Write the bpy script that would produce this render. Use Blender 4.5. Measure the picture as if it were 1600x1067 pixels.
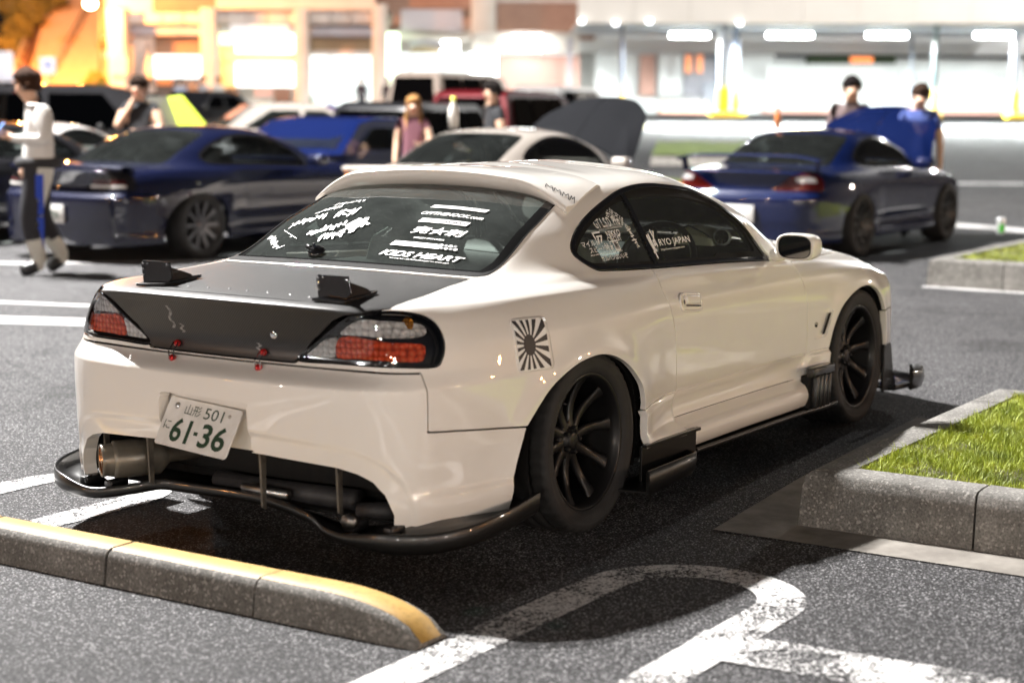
import bpy, bmesh, math, random
import numpy as np
from mathutils import Vector, Matrix
from mathutils.bvhtree import BVHTree
random.seed(7); rng = np.random.default_rng(7)
PI = math.pi
SC = bpy.context.scene
COL = SC.collection
for o in list(bpy.data.objects): bpy.data.objects.remove(o)

# ------------------------------------------------------------------ camera
CAMP = Vector((-5.1430, -3.7983, 1.4804))
yaw, pitch, roll, FPX = 0.567768, -0.136534, 0.007083, 2727.9
fw = Vector((math.cos(pitch)*math.cos(yaw), math.cos(pitch)*math.sin(yaw), math.sin(pitch)))
rt0 = Vector((math.sin(yaw), -math.cos(yaw), 0)); up0 = rt0.cross(fw)
rt = rt0*math.cos(roll) + up0*math.sin(roll); upv = -rt0*math.sin(roll) + up0*math.cos(roll)
cd = bpy.data.cameras.new('camera'); cam = bpy.data.objects.new('camera', cd); COL.objects.link(cam)
cd.sensor_width = 36; cd.lens = 36*FPX/1600; cd.clip_start = .1; cd.clip_end = 600
cam.matrix_world = Matrix(((rt.x, upv.x, -fw.x, CAMP.x), (rt.y, upv.y, -fw.y, CAMP.y), (rt.z, upv.z, -fw.z, CAMP.z), (0, 0, 0, 1)))
cd.dof.use_dof = True; cd.dof.focus_distance = 6.45; cd.dof.aperture_fstop = 1.85; cd.dof.aperture_blades = 0
SC.camera = cam

# ------------------------------------------------------------------ night sky, exposure
W = bpy.data.worlds.new('World'); SC.world = W; W.use_nodes = True
nt = W.node_tree; nt.nodes.clear()
wo = nt.nodes.new('ShaderNodeOutputWorld'); bg = nt.nodes.new('ShaderNodeBackground'); sky = nt.nodes.new('ShaderNodeTexSky')
sky.sky_type = 'NISHITA'; sky.sun_disc = False; sky.sun_elevation = math.radians(-3); sky.sun_rotation = math.radians(200)
mx = nt.nodes.new('ShaderNodeMix'); mx.data_type = 'RGBA'; mx.inputs[0].default_value = .75
mx.inputs[7].default_value = (.014, .013, .013, 1)
nt.links.new(sky.outputs[0], mx.inputs[6]); nt.links.new(mx.outputs[2], bg.inputs[0]); nt.links.new(bg.outputs[0], wo.inputs[0])
bg.inputs[1].default_value = 1.0
SC.view_settings.view_transform = 'Standard'; SC.view_settings.look = 'None'
SC.view_settings.exposure = 0; SC.view_settings.gamma = 1; SC.view_settings.use_curve_mapping = False
SC.cycles.use_denoising = True; SC.cycles.max_bounces = 8; SC.cycles.transparent_max_bounces = 16
SC.cycles.diffuse_bounces = 3; SC.cycles.glossy_bounces = 3; SC.cycles.sample_clamp_indirect = 6
SC.cycles.caustics_reflective = False; SC.cycles.caustics_refractive = False

# ------------------------------------------------------------------ object helpers
def link(o, parent=None):
    COL.objects.link(o)
    if parent is not None: o.parent = parent
    return o
def tag(o, label=None, cat=None, group=None, kind=None):
    if label: o['label'] = label
    if cat: o['category'] = cat
    if group: o['group'] = group
    if kind: o['kind'] = kind
    return o
def empty(name, loc=(0, 0, 0), rz=0, **k):
    o = bpy.data.objects.new(name, None); o.location = loc; o.rotation_euler = (0, 0, rz); o.empty_display_size = .1
    link(o); return tag(o, **k)
def copy_tree(o, parent=None):
    c = o.copy(); COL.objects.link(c)
    if parent is not None: c.parent = parent
    for ch in list(o.children): copy_tree(ch, c)
    return c
def basis(dirv, up=(0, 0, 1)):
    d = Vector(dirv).normalized(); u = Vector(up)
    if abs(d.dot(u)) > .98: u = Vector((1, 0, 0))
    r = d.cross(u).normalized(); u = r.cross(d).normalized()
    return d, r, u

class MB:
    """collects faces, becomes ONE mesh object"""
    def __init__(s): s.v = []; s.f = []; s.mi = []; s.cur = 0; s.sm = []
    def add(s, vs, fs, smooth=False):
        b = len(s.v); s.v += [tuple(p) for p in vs]
        for f in fs: s.f.append([b+i for i in f]); s.mi.append(s.cur); s.sm.append(smooth)
        return s
    def box(s, c, h, rot=None, taper=None):
        vs = []
        for z in (-1, 1):
            t = (taper if (taper and z > 0) else (1, 1))
            for x, y in ((-1, -1), (1, -1), (1, 1), (-1, 1)):
                p = Vector((x*h[0]*t[0], y*h[1]*t[1], z*h[2]))
                if rot is not None: p = rot @ p
                vs.append(p+Vector(c))
        return s.add(vs, [(3, 2, 1, 0), (4, 5, 6, 7), (0, 1, 5, 4), (1, 2, 6, 5), (2, 3, 7, 6), (3, 0, 4, 7)])
    def bbox(s, c, h, b=.01, rot=None):
        """box with bevelled edges"""
        bm = bmesh.new(); bmesh.ops.create_cube(bm, size=2)
        for v in bm.verts: v.co = Vector((v.co.x*h[0], v.co.y*h[1], v.co.z*h[2]))
        bmesh.ops.bevel(bm, geom=list(bm.edges), offset=b, segments=2, profile=.5, affect='EDGES')
        vs = [(rot @ v.co if rot is not None else v.co)+Vector(c) for v in bm.verts]
        s.add(vs, [[v.index for v in f.verts] for f in bm.faces], True); bm.free(); return s
    def tube(s, pts, r, n=8, closed=False, cap=True, smooth=True, sx=1.0):
        pts = [Vector(p) for p in pts]; m = len(pts); rs = r if isinstance(r, (list, tuple)) else [r]*m
        vs = []; prev = None
        for i, p in enumerate(pts):
            if closed: t = pts[(i+1) % m]-pts[i-1]
            else: t = pts[min(i+1, m-1)]-pts[max(i-1, 0)]
            t.normalize()
            if prev is None: d, a, b = basis(t)
            else:
                a = (prev-t*prev.dot(t)).normalized(); b = a.cross(t)
            prev = a
            for k in range(n):
                w = 2*PI*k/n; vs.append(p+(a*math.cos(w)*sx+b*math.sin(w))*rs[i])
        fs = []
        for i in range(m if closed else m-1):
            for k in range(n):
                j = (i+1) % m; fs.append((i*n+k, i*n+(k+1) % n, j*n+(k+1) % n, j*n+k))
        if cap and not closed: fs += [tuple(range(n)), tuple((m-1)*n+k for k in reversed(range(n)))]
        return s.add(vs, fs, smooth)
    def lathe(s, prof, n=32, M=None, smooth=True, a0=0, a1=2*PI):
        """profile (r, h) about local z"""
        full = abs(a1-a0-2*PI) < 1e-6; cols = n if full else n+1
        vs = []
        for k in range(cols):
            w = a0+(a1-a0)*k/n
            for r, h in prof:
                p = Vector((r*math.cos(w), r*math.sin(w), h)); vs.append(M @ p if M is not None else p)
        m = len(prof); fs = []
        for k in range(n):
            j = (k+1) % cols
            for i in range(m-1):
                q = [k*m+i, j*m+i, j*m+i+1, k*m+i+1]
                if prof[i][0] < 1e-7: q = [k*m+i, j*m+i+1, k*m+i+1]
                elif prof[i+1][0] < 1e-7: q = [k*m+i, j*m+i, k*m+i+1]
                fs.append(q)
        return s.add(vs, fs, smooth)
    def prism(s, poly, h0, h1, M=None, smooth=False):
        """2D polygon (ccw) extruded along local z"""
        n = len(poly); vs = [Vector((x, y, h0)) for x, y in poly]+[Vector((x, y, h1)) for x, y in poly]
        if M is not None: vs = [M @ p for p in vs]
        return s.add(vs, [tuple(reversed(range(n))), tuple(range(n, 2*n))]+[(i, (i+1) % n, n+(i+1) % n, n+i) for i in range(n)], smooth)
    def grid(s, rows, smooth=True, closed=False):
        n = len(rows[0]); vs = [p for r in rows for p in r]; fs = []
        for i in range(len(rows)-1):
            for j in range(n if closed else n-1):
                k = (j+1) % n; fs.append((i*n+j, i*n+k, (i+1)*n+k, (i+1)*n+j))
        return s.add(vs, fs, smooth)
    def build(s, name, mats, parent=None, bevel=0, fixn=True, **k):
        me = bpy.data.meshes.new(name); me.from_pydata(s.v, [], s.f)
        for m in (mats if isinstance(mats, (list, tuple)) else [mats]): me.materials.append(m)
        me.polygons.foreach_set('material_index', s.mi); me.polygons.foreach_set('use_smooth', s.sm); me.update()
        if fixn:
            bm = bmesh.new(); bm.from_mesh(me); bmesh.ops.recalc_face_normals(bm, faces=bm.faces); bm.to_mesh(me); bm.free()
        o = link(bpy.data.objects.new(name, me), parent)
        if bevel:
            md = o.modifiers.new('bevel', 'BEVEL'); md.width = bevel; md.segments = 2; md.limit_method = 'ANGLE'; md.angle_limit = .6
        return tag(o, **k)

# ------------------------------------------------------------------ materials
def mat(name, col=(.5, .5, .5), rough=.5, metal=0, coat=0, coat_rough=.03, spec=.5, emit=None, es=0, **kw):
    m = bpy.data.materials.new(name); m.use_nodes = True; b = m.node_tree.nodes['Principled BSDF']
    b.inputs['Base Color'].default_value = (*col, 1); b.inputs['Roughness'].default_value = rough
    b.inputs['Metallic'].default_value = metal; b.inputs['Coat Weight'].default_value = coat
    b.inputs['Coat Roughness'].default_value = coat_rough; b.inputs['Specular IOR Level'].default_value = spec
    if emit: b.inputs['Emission Color'].default_value = (*emit, 1); b.inputs['Emission Strength'].default_value = es
    return m
def NB(m): return m.node_tree, m.node_tree.nodes['Principled BSDF']
def ramp(nt, src, stops, interp='LINEAR'):
    r = nt.nodes.new('ShaderNodeValToRGB'); r.color_ramp.interpolation = interp
    e = r.color_ramp.elements
    while len(e) > 1: e.remove(e[0])
    e[0].position = stops[0][0]; e[0].color = _c(stops[0][1])
    for p, c in stops[1:]: q = e.new(p); q.color = _c(c)
    nt.links.new(src, r.inputs[0]); return r.outputs[0]
def _c(c): return (c, c, c, 1) if isinstance(c, (int, float)) else (*c, 1)
def coords(nt, kind='Object', scale=(1, 1, 1), rot=(0, 0, 0)):
    t = nt.nodes.new('ShaderNodeTexCoord'); mp = nt.nodes.new('ShaderNodeMapping')
    mp.inputs['Scale'].default_value = scale; mp.inputs['Rotation'].default_value = rot
    nt.links.new(t.outputs[kind], mp.inputs[0]); return mp.outputs[0]
def noise(nt, vec, scale, detail=3, rough=.5, dist=0):
    n = nt.nodes.new('ShaderNodeTexNoise'); n.inputs['Scale'].default_value = scale; n.inputs['Detail'].default_value = detail
    n.inputs['Roughness'].default_value = rough; n.inputs['Distortion'].default_value = dist
    nt.links.new(vec, n.inputs['Vector']); return n.outputs['Fac']
def voro(nt, vec, scale, feat='F1', out='Distance', rnd=1):
    n = nt.nodes.new('ShaderNodeTexVoronoi'); n.feature = feat; n.inputs['Scale'].default_value = scale; n.inputs['Randomness'].default_value = rnd
    nt.links.new(vec, n.inputs['Vector']); return n.outputs[out]
def mixc(nt, fac, a, b, blend='MIX'):
    m = nt.nodes.new('ShaderNodeMix'); m.data_type = 'RGBA'; m.blend_type = blend
    for s, v in ((0, fac), (6, a), (7, b)):
        if hasattr(v, 'is_output') or isinstance(v, bpy.types.NodeSocket): nt.links.new(v, m.inputs[s])
        else: m.inputs[s].default_value = v if s == 0 else _c(v)
    return m.outputs[2]
def maths(nt, op, a, b=0.0, clamp=False):
    m = nt.nodes.new('ShaderNodeMath'); m.operation = op; m.use_clamp = clamp
    for s, v in ((0, a), (1, b)):
        if isinstance(v, bpy.types.NodeSocket): nt.links.new(v, m.inputs[s])
        else: m.inputs[s].default_value = v
    return m.outputs[0]
def bump(nt, b, h, strength=.3, dist=.01):
    n = nt.nodes.new('ShaderNodeBump'); n.inputs['Strength'].default_value = strength; n.inputs['Distance'].default_value = dist
    nt.links.new(h, n.inputs['Height']); nt.links.new(n.outputs[0], b.inputs['Normal']); return n
def noisy(name, c1, c2, scale=8, rough=.7, bscale=60, bstr=.3, bdist=.004, detail=5, **k):
    """two-tone weathered surface with fine relief"""
    m = mat(name, c1, rough, **k); nt, b = NB(m); v = coords(nt)
    f = ramp(nt, noise(nt, v, scale, detail, .6), [(.3, c1), (.7, c2)])
    nt.links.new(f, b.inputs['Base Color'])
    if bstr: bump(nt, b, noise(nt, v, bscale, 4, .6), bstr, bdist)
    return m
def glass_mat(name, tint=(.6, .7, .66), refl=1.0, dirt_veil=0):
    m = bpy.data.materials.new(name); m.use_nodes = True; nt = m.node_tree; nt.nodes.clear()
    o = nt.nodes.new('ShaderNodeOutputMaterial'); mx = nt.nodes.new('ShaderNodeMixShader'); t = nt.nodes.new('ShaderNodeBsdfTransparent')
    g = nt.nodes.new('ShaderNodeBsdfGlossy'); fr = nt.nodes.new('ShaderNodeFresnel'); fr.inputs[0].default_value = 1.55
    t.inputs[0].default_value = (*tint, 1); g.inputs['Roughness'].default_value = .01; g.inputs[0].default_value = (refl, refl, refl, 1)
    f = maths(nt, 'ADD', fr.outputs[0], .02, True)
    nt.links.new(f, mx.inputs[0]); nt.links.new(t.outputs[0], mx.inputs[1]); nt.links.new(g.outputs[0], mx.inputs[2])
    out = mx.outputs[0]
    if dirt_veil:
        d = nt.nodes.new('ShaderNodeBsdfDiffuse'); d.inputs[0].default_value = (.50, .56, .53, 1)
        v = coords(nt); n1 = ramp(nt, noise(nt, v, 260, 2, .5), [(.66, 0.0), (.74, 1.0)])
        n2 = ramp(nt, noise(nt, v, 6, 5, .6), [(.2, .05), (.85, .15)])  # pale veil paints in haze and reflections on the panes; fine specks are dirt
        ff = maths(nt, 'ADD', maths(nt, 'MULTIPLY', n1, .5), n2, True); ff = maths(nt, 'MULTIPLY', ff, dirt_veil)
        m2 = nt.nodes.new('ShaderNodeMixShader'); nt.links.new(ff, m2.inputs[0]); nt.links.new(out, m2.inputs[1]); nt.links.new(d.outputs[0], m2.inputs[2]); out = m2.outputs[0]
    nt.links.new(out, o.inputs[0]); return m
def emis(name, col, s):
    m = bpy.data.materials.new(name); m.use_nodes = True; nt = m.node_tree; nt.nodes.clear()
    o = nt.nodes.new('ShaderNodeOutputMaterial'); e = nt.nodes.new('ShaderNodeEmission')
    e.inputs[0].default_value = (*col, 1); e.inputs[1].default_value = s; nt.links.new(e.outputs[0], o.inputs[0]); return m

# ------------------------------------------------------------------ triangle-mesh clipping toolkit (car panels)
def clipM(M, g):
    """keep where g >= 0, cutting triangles exactly along g = 0"""
    V, N, A, F = M['V'], M['N'], M['A'], M['F']; ins = g >= 0
    c = ins[F].sum(1); keep = F[c == 3]; out = [keep]; newV = []; newN = []; newA = []
    def cut(F2):  # rotated so that pattern is known; returns vertex ids on edges a->b
        pass
    mixed = F[(c == 1) | (c == 2)]
    if len(mixed):
        im = ins[mixed]; one = im.sum(1) == 1
        k = np.where(one, np.argmax(im, 1), np.argmin(im, 1)); r = np.arange(len(mixed))
        a = mixed[r, k]; b = mixed[r, (k+1) % 3]; d = mixed[r, (k+2) % 3]
        E = np.sort(np.concatenate([np.stack([a, b], 1), np.stack([a, d], 1)]), axis=1)
        U, inv = np.unique(E, axis=0, return_inverse=True); inv = inv.ravel()
        t = g[U[:, 0]]/(g[U[:, 0]]-g[U[:, 1]]+1e-30); t = np.clip(t, 0, 1)[:, None]
        nV = V[U[:, 0]]*(1-t)+V[U[:, 1]]*t; nN = N[U[:, 0]]*(1-t)+N[U[:, 1]]*t; nA = A[U[:, 0]]*(1-t)+A[U[:, 1]]*t
        nN /= np.linalg.norm(nN, axis=1)[:, None]+1e-12
        eab = inv[:len(a)]+len(V); ead = inv[len(a):]+len(V)
        o1 = one; out.append(np.stack([a, eab, ead], 1)[o1]); o2 = ~one
        out.append(np.stack([eab, b, d], 1)[o2]); out.append(np.stack([eab, d, ead], 1)[o2])
        V = np.vstack([V, nV]); N = np.vstack([N, nN]); A = np.vstack([A, nA])
    F = np.vstack(out); used, inv = np.unique(F, return_inverse=True)
    return dict(V=V[used], N=N[used], A=A[used], F=inv.reshape(-1, 3))
def sdpoly(P, poly):
    """signed distance to a polygon, + inside"""
    poly = np.asarray(poly, float); d = np.full(len(P), 1e9); ins = np.zeros(len(P), bool)
    for i in range(len(poly)):
        a = poly[i]; b = poly[(i+1) % len(poly)]; e = b-a; w = P-a
        t = np.clip((w@e)/(e@e+1e-12), 0, 1)[:, None]; q = w-e*t; d = np.minimum(d, (q*q).sum(1))
        c1 = P[:, 1] >= a[1]; c2 = P[:, 1] < b[1]; c3 = e[0]*w[:, 1] > e[1]*w[:, 0]
        ins ^= ((c1 & c2 & c3) | (~c1 & ~c2 & ~c3))
    d = np.sqrt(d); return np.where(ins, d, -d)
def spl(pts, n=6, closed=True):
    """Catmull-Rom smoothed 2D/3D polyline"""
    P = np.array(pts, float); m = len(P); out = []
    rngi = range(m) if closed else range(m-1)
    for i in rngi:
        p0 = P[(i-1) % m] if closed or i > 0 else P[0]; p1 = P[i]; p2 = P[(i+1) % m]; p3 = P[(i+2) % m] if closed or i+2 < m else P[-1]
        for k in range(n):
            t = k/n; out.append(.5*((2*p1)+(-p0+p2)*t+(2*p0-5*p1+4*p2-p3)*t*t+(-p0+3*p1-3*p2+p3)*t**3))
    if not closed: out.append(P[-1])
    return np.array(out)
def shellobj(M, name, mats, parent=None, rim=.014, thick=0, uvk=None, offset=0, rimmat=0, **k):
    """mesh object from a clipped shell; edges turned in with a rounded lip"""
    V, N, A, F = M['V'], M['N'], M['A'], M['F']
    if offset: V = V+N*offset
    nv = len(V); faces = F; allV = [V]; allN = [N]; allA = [A]; rf = np.zeros((0, 3), int)
    if rim > 0 and len(F):
        E = np.concatenate([F[:, [0, 1]], F[:, [1, 2]], F[:, [2, 0]]]); key = np.sort(E, 1)
        U, idx, cnt = np.unique(key, axis=0, return_index=True, return_counts=True); Bd = E[idx[cnt == 1]]
        # skip seams on the mirror line
        ok = ~((np.abs(V[Bd[:, 0], 1]) < 1e-5) & (np.abs(V[Bd[:, 1], 1]) < 1e-5)); Bd = Bd[ok]
        bv, inv = np.unique(Bd, return_inverse=True); inv = inv.reshape(-1, 2)
        T = np.zeros((len(bv), 3)); dirs = V[Bd[:, 1]]-V[Bd[:, 0]]
        np.add.at(T, inv[:, 0], dirs); np.add.at(T, inv[:, 1], dirs)
        O = np.cross(T, N[bv]); O /= np.linalg.norm(O, axis=1)[:, None]+1e-9
        b = .0022
        V1 = V[bv]-N[bv]*b+O*b*.4; V2 = V[bv]-N[bv]*rim+O*b*.4
        o1 = nv; o2 = nv+len(bv)
        i0, i1 = inv[:, 0], inv[:, 1]
        def q(a, b_, c, d): return np.vstack([np.stack([a, b_, c], 1), np.stack([a, c, d], 1)])
        rf = np.vstack([q(Bd[:, 1], Bd[:, 0], i0+o1, i1+o1), q(i1+o1, i0+o1, i0+o2, i1+o2)])
        allV += [V1, V2]; allN += [O, O]; allA += [A[bv], A[bv]]
    V = np.vstack(allV); N = np.vstack(allN); A = np.vstack(allA); F = np.vstack([F, rf])
    me = bpy.data.meshes.new(name); me.vertices.add(len(V)); me.vertices.foreach_set('co', V.ravel())
    me.loops.add(F.size); me.loops.foreach_set('vertex_index', F.ravel().astype(np.int32))
    me.polygons.add(len(F)); me.polygons.foreach_set('loop_start', np.arange(0, F.size, 3, dtype=np.int32))
    me.update(calc_edges=True)
    uv = me.uv_layers.new(name='UVMap'); uv.data.foreach_set('uv', A[F.ravel()][:, 2:4].ravel())
    for m in (mats if isinstance(mats, (list, tuple)) else [mats]): me.materials.append(m)
    if rimmat: 
        mi = np.zeros(len(F), np.int32); mi[len(F)-len(rf):] = rimmat; me.polygons.foreach_set('material_index', mi)
    me.polygons.foreach_set('use_smooth', np.ones(len(F), bool)); me.validate(); 
    if len(me.vertices) == len(N): me.normals_split_custom_set_from_vertices(N.tolist())
    o = link(bpy.data.objects.new(name, me), parent); return tag(o, **k)
def mirrorM(M):
    s = np.array([1, -1, 1]); return dict(V=M['V']*s, N=M['N']*s, A=M['A']*np.array([-1, 1, -1, 1]), F=M['F'][:, ::-1])
def makima(xk, yk, x):
    xk=np.asarray(xk,float); yk=np.asarray(yk,float)
    if yk.ndim==1: yk=yk[:,None]
    d=np.diff(yk,axis=0)/np.diff(xk)[:,None]
    d=np.vstack([2*d[0]-d[1],d[0]*0,d,d[0]*0,2*d[-1]-d[-2]]) if False else d
    a=2*d[0]-d[1]; b=2*a-d[0]; c=2*d[-1]-d[-2]; e=2*c-d[-1]
    m=np.vstack([b,a,d,c,e])
    w1=np.abs(m[3:]-m[2:-1])+np.abs(m[3:]+m[2:-1])/2
    w2=np.abs(m[1:-2]-m[:-3])+np.abs(m[1:-2]+m[:-3])/2
    s=w1+w2; s[s<1e-12]=1e-12
    t=(w1*m[1:-2]+w2*m[2:-1])/s
    t=np.where((w1+w2)<1e-10,(m[1:-2]+m[2:-1])/2,t)
    i=np.clip(np.searchsorted(xk,x,side='right')-1,0,len(xk)-2)
    h=(xk[i+1]-xk[i])[:,None]; q=((x-xk[i])[:,None])/h
    return (yk[i]*(1+2*q)*(1-q)**2+t[i]*h*q*(1-q)**2+yk[i+1]*q*q*(3-2*q)+t[i+1]*h*q*q*(q-1))
BASE=[(-1.03,0),(-1.022,.25),(-.995,.5),(-.950,.64),(-.875,.735),(-.74,.792),(-.42,.848),(0,.868),(.4,.852),(.69,.83),(1.2,.825),(1.7,.83),(2.05,.838),(2.525,.85),(2.9,.825),(3.15,.73),(3.33,.48),(3.41,0)]
def base_normals():
    P=np.array(BASE); Q=np.vstack([[P[1,0],-P[1,1]],P,[P[-2,0],-P[-2,1]]])
    T=Q[2:]-Q[:-2]; T/=np.linalg.norm(T,axis=1)[:,None]
    return np.stack([-T[:,1],T[:,0]],1)
# (z list, offset list)
def R(z,o): return ('o',z,o)
LOW=[
R([.17]*5+[.175]*2+[.18]*7+[.16]*4, [-.03,-.03,-.03,-.02,-.015,-.01,-.01,-.03,.0,.018,.018,.018,.0,-.01,-.01,0,0,0]),
R([.262]*18,                        [-.02,-.02,-.02,-.012,-.006,-.002,0,-.01,.0,.020,.020,.020,.0,-.005,0,0,.01,.01]),
R([.29]*18,                         [-.018,-.018,-.018,-.012,-.01,-.01,-.006,-.01,-.015,-.028,-.028,-.028,-.012,-.005,0,0,.01,.01]),
R([.392]*18,                        [-.005,-.005,-.005,-.005,-.003,-.003,-.003,-.004,-.01,-.022,-.022,-.022,-.012,-.005,0,0,0,0]),
R([.408]*18,                        [-.004,-.004,-.004,-.004,-.003,-.002,-.002,-.003,-.006,-.010,-.010,-.010,-.006,-.003,0,0,0,0]),
R([.50]*18,                         [0,0,0,0,0,0,0,0,-.002,-.004,-.003,-.003,-.002,0,0,0,-.01,-.01]),
R([.60]*18,                         [0,0,0,0,0,0,0,0,0,0,0,0,0,0,-.006,-.02,-.05,-.06]),
R([.655]*3+[.655,.655,.655]+[.66]*8+[.63,.62,.61,.61], [-.075,-.075,-.07,-.045,-.028,-.016,-.007,-.005,-.003,-.002,-.002,-.003,-.004,-.008,-.014,-.03,-.06,-.07]),
R([.73]*13+[.72,.67,.64,.63,.63],   [-.080,-.080,-.075,-.055,-.046,-.032,-.02,-.017,-.012,-.010,-.010,-.013,-.017,-.028,-.03,-.045,-.08,-.09]),
R([.842,.840,.832,.81,.80,.795,.79,.79,.788,.785,.78,.775,.77,.755,.69,.65,.64,.64], [-.035,-.037,-.045,-.070,-.075,-.064,-.046,-.045,-.037,-.034,-.034,-.037,-.042,-.062,-.06,-.07,-.11,-.12]),
]
UP=[
[(-.955,0,.862),(-.948,.25,.860),(-.925,.45,.855),(-.875,.575,.848),(-.80,.645,.845),(-.64,.70,.845),(-.38,.758,.845),(0,.785,.842),(.4,.785,.832),(.69,.780,.826),(1.2,.777,.816),(1.7,.777,.80),(2.05,.775,.795),(2.5,.745,.785),(2.85,.69,.725),(3.03,.58,.68),(3.17,.38,.665),(3.22,0,.66)],
[(-.62,0,.885),(-.62,.22,.883),(-.6,.40,.88),(-.57,.54,.875),(-.5,.62,.870),(-.4,.665,.868),(-.2,.705,.868),(.05,.738,.866),(.4,.757,.856),(.69,.760,.850),(1.2,.759,.834),(1.7,.752,.818),(2.08,.71,.838),(2.42,.6,.835),(2.65,.45,.80),(2.75,.33,.79),(2.8,.18,.79),(2.82,0,.79)],
[(-.33,0,.905),(-.32,.2,.903),(-.31,.38,.90),(-.285,.53,.896),(-.24,.59,.893),(-.15,.64,.89),(0,.69,.89),(.15,.718,.889),(.4,.736,.879),(.69,.741,.869),(1.2,.741,.849),(1.66,.738,.828),(1.88,.695,.852),(2.02,.60,.875),(2.1,.48,.885),(2.17,.33,.891),(2.2,.18,.895),(2.21,0,.896)],
[(.02,0,1.075),(.02,.18,1.073),(.03,.35,1.065),(.05,.485,1.05),(.09,.545,1.04),(.16,.59,1.03),(.25,.63,1.015),(.4,.655,1.01),(.55,.667,1.01),(.75,.668,1.01),(1.15,.668,1.0),(1.45,.664,1.0),(1.62,.625,1.015),(1.70,.555,1.035),(1.77,.45,1.048),(1.82,.32,1.058),(1.86,.16,1.064),(1.87,0,1.065)],
[(.40,0,1.205),(.40,.16,1.203),(.41,.31,1.197),(.42,.44,1.183),(.45,.505,1.17),(.50,.54,1.16),(.56,.562,1.155),(.64,.573,1.155),(.75,.577,1.16),(.87,.578,1.163),(1.05,.578,1.16),(1.2,.574,1.143),(1.3,.55,1.135),(1.37,.48,1.15),(1.42,.38,1.167),(1.46,.27,1.18),(1.48,.14,1.189),(1.49,0,1.191)],
[(.58,0,1.229),(.58,.14,1.228),(.59,.27,1.223),(.60,.38,1.213),(.63,.43,1.206),(.67,.455,1.202),(.72,.475,1.2),(.78,.485,1.2),(.85,.489,1.202),(.93,.489,1.203),(1.02,.487,1.201),(1.1,.48,1.197),(1.17,.455,1.195),(1.22,.395,1.201),(1.26,.31,1.21),(1.29,.22,1.217),(1.31,.11,1.222),(1.32,0,1.223)],
[(.72+.43*i/17,0,1.243-.08*((.72+.43*i/17)-.95)**2) for i in range(18)],
]
TK=np.array([0,.092,.12,.222,.238,.33,.43,.485,.56,.63,.69,.80,.90,1.08,1.26,1.38,1.55])
def rings():
    B=np.array(BASE); N=base_normals(); out=[]
    for _,z,o in LOW:
        o=np.array(o)[:,None]; out.append(np.hstack([B+N*o,np.array(z)[:,None]]))
    return np.array(out+[np.array(u,float) for u in UP])   # (nv,18,3)
def surface(RG, us, vs, flare=None):
    nv=len(RG); K=np.arange(18.)
    # extend in u by reflection
    ue=np.concatenate([[-2,-1],K,[18,19]])
    G=[]
    for r in RG:
        m=np.array([1,-1,1]); e=np.vstack([r[2]*m,r[1]*m,r,r[-2]*m,r[-3]*m]); G.append(makima(ue,e,us))
    G=np.array(G)  # nv,nu,3
    nu=len(us); flat=G.reshape(nv,-1)
    tk=TK[:nv]; out=makima(tk,flat,np.interp(vs,np.arange(nv),tk)).reshape(len(vs),nu,3)
    return out
# ------------------------------------------------------------------ view-aligned frame of the car park and shops behind it
f0 = Vector((math.cos(yaw), math.sin(yaw), 0)); r0 = Vector((math.sin(yaw), -math.cos(yaw), 0)); RF = Matrix(((r0.x, f0.x, 0), (r0.y, f0.y, 0), (0, 0, 1)))
def gz(x, y):
    D = (x-CAMP.x)*f0.x+(y-CAMP.y)*f0.y
    return max(0, (D-30)*.0158)
def at(px, D, z=None, py=None):
    """point that stands at distance D (m, along the view axis on the ground) in picture column px"""
    q = fw+rt*((px-800)/FPX)-upv*(((py if py is not None else 300)-533.5)/FPX)
    t = D/(q.dot(f0)); p = CAMP+q*t
    if py is None: p.z = gz(p.x, p.y) if z is None else z
    return p
# ---- asphalt
def asphalt():
    m = mat('asphalt', (.06, .06, .06), .82, spec=.35); nt, b = NB(m); v = coords(nt)
    cell = voro(nt, v, 140, 'F1', 'Color'); sep = nt.nodes.new('ShaderNodeSeparateColor'); nt.links.new(cell, sep.inputs[0])
    d = voro(nt, v, 140, 'F1', 'Distance')
    g1 = ramp(nt, sep.outputs[0], [(.0, (.045, .043, .046)), (.45, (.10, .098, .103)), (.8, (.23, .226, .235)), (1, (.55, .54, .55))])
    pits = ramp(nt, d, [(.28, 1.0), (.60, .10)]); c = mixc(nt, 1.0, g1, pits, 'MULTIPLY')
    big = ramp(nt, noise(nt, v, .7, 7, .68), [(.28, .66), (.72, 1.18)]); c = mixc(nt, 1.0, c, big, 'MULTIPLY')
    st = ramp(nt, noise(nt, v, 2.1, 4, .6, .6), [(.28, .62), (.40, 1.0)]); c = mixc(nt, .6, c, st, 'MULTIPLY')
    oil = ramp(nt, noise(nt, v, 1.15, 5, .62, .8), [(.58, 1.0), (.68, .58)]); c = mixc(nt, 1.0, c, oil, 'MULTIPLY')
    nt.links.new(c, b.inputs['Base Color'])
    h = maths(nt, 'ADD', maths(nt, 'MULTIPLY', ramp(nt, d, [(.0, 1.0), (.55, .0)]), 1.0), maths(nt, 'MULTIPLY', sep.outputs[1], .8))
    bump(nt, b, h, .8, .005); return m
MASPH = asphalt()
rows = []
for D in [-60, -20, 0, 5, 10, 15, 20, 25, 30, 45, 60, 75, 90, 130, 220]:
    rows.append([CAMP*0+Vector((CAMP.x, CAMP.y, 0))+f0*D+r0*w+Vector((0, 0, max(0, (D-30)*.0158))) for w in (-220, -120, -60, -30, -15, 0, 15, 30, 60, 120, 220)])
b = MB(); b.grid(rows, True); b.build('ground', MASPH, kind='structure')
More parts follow.
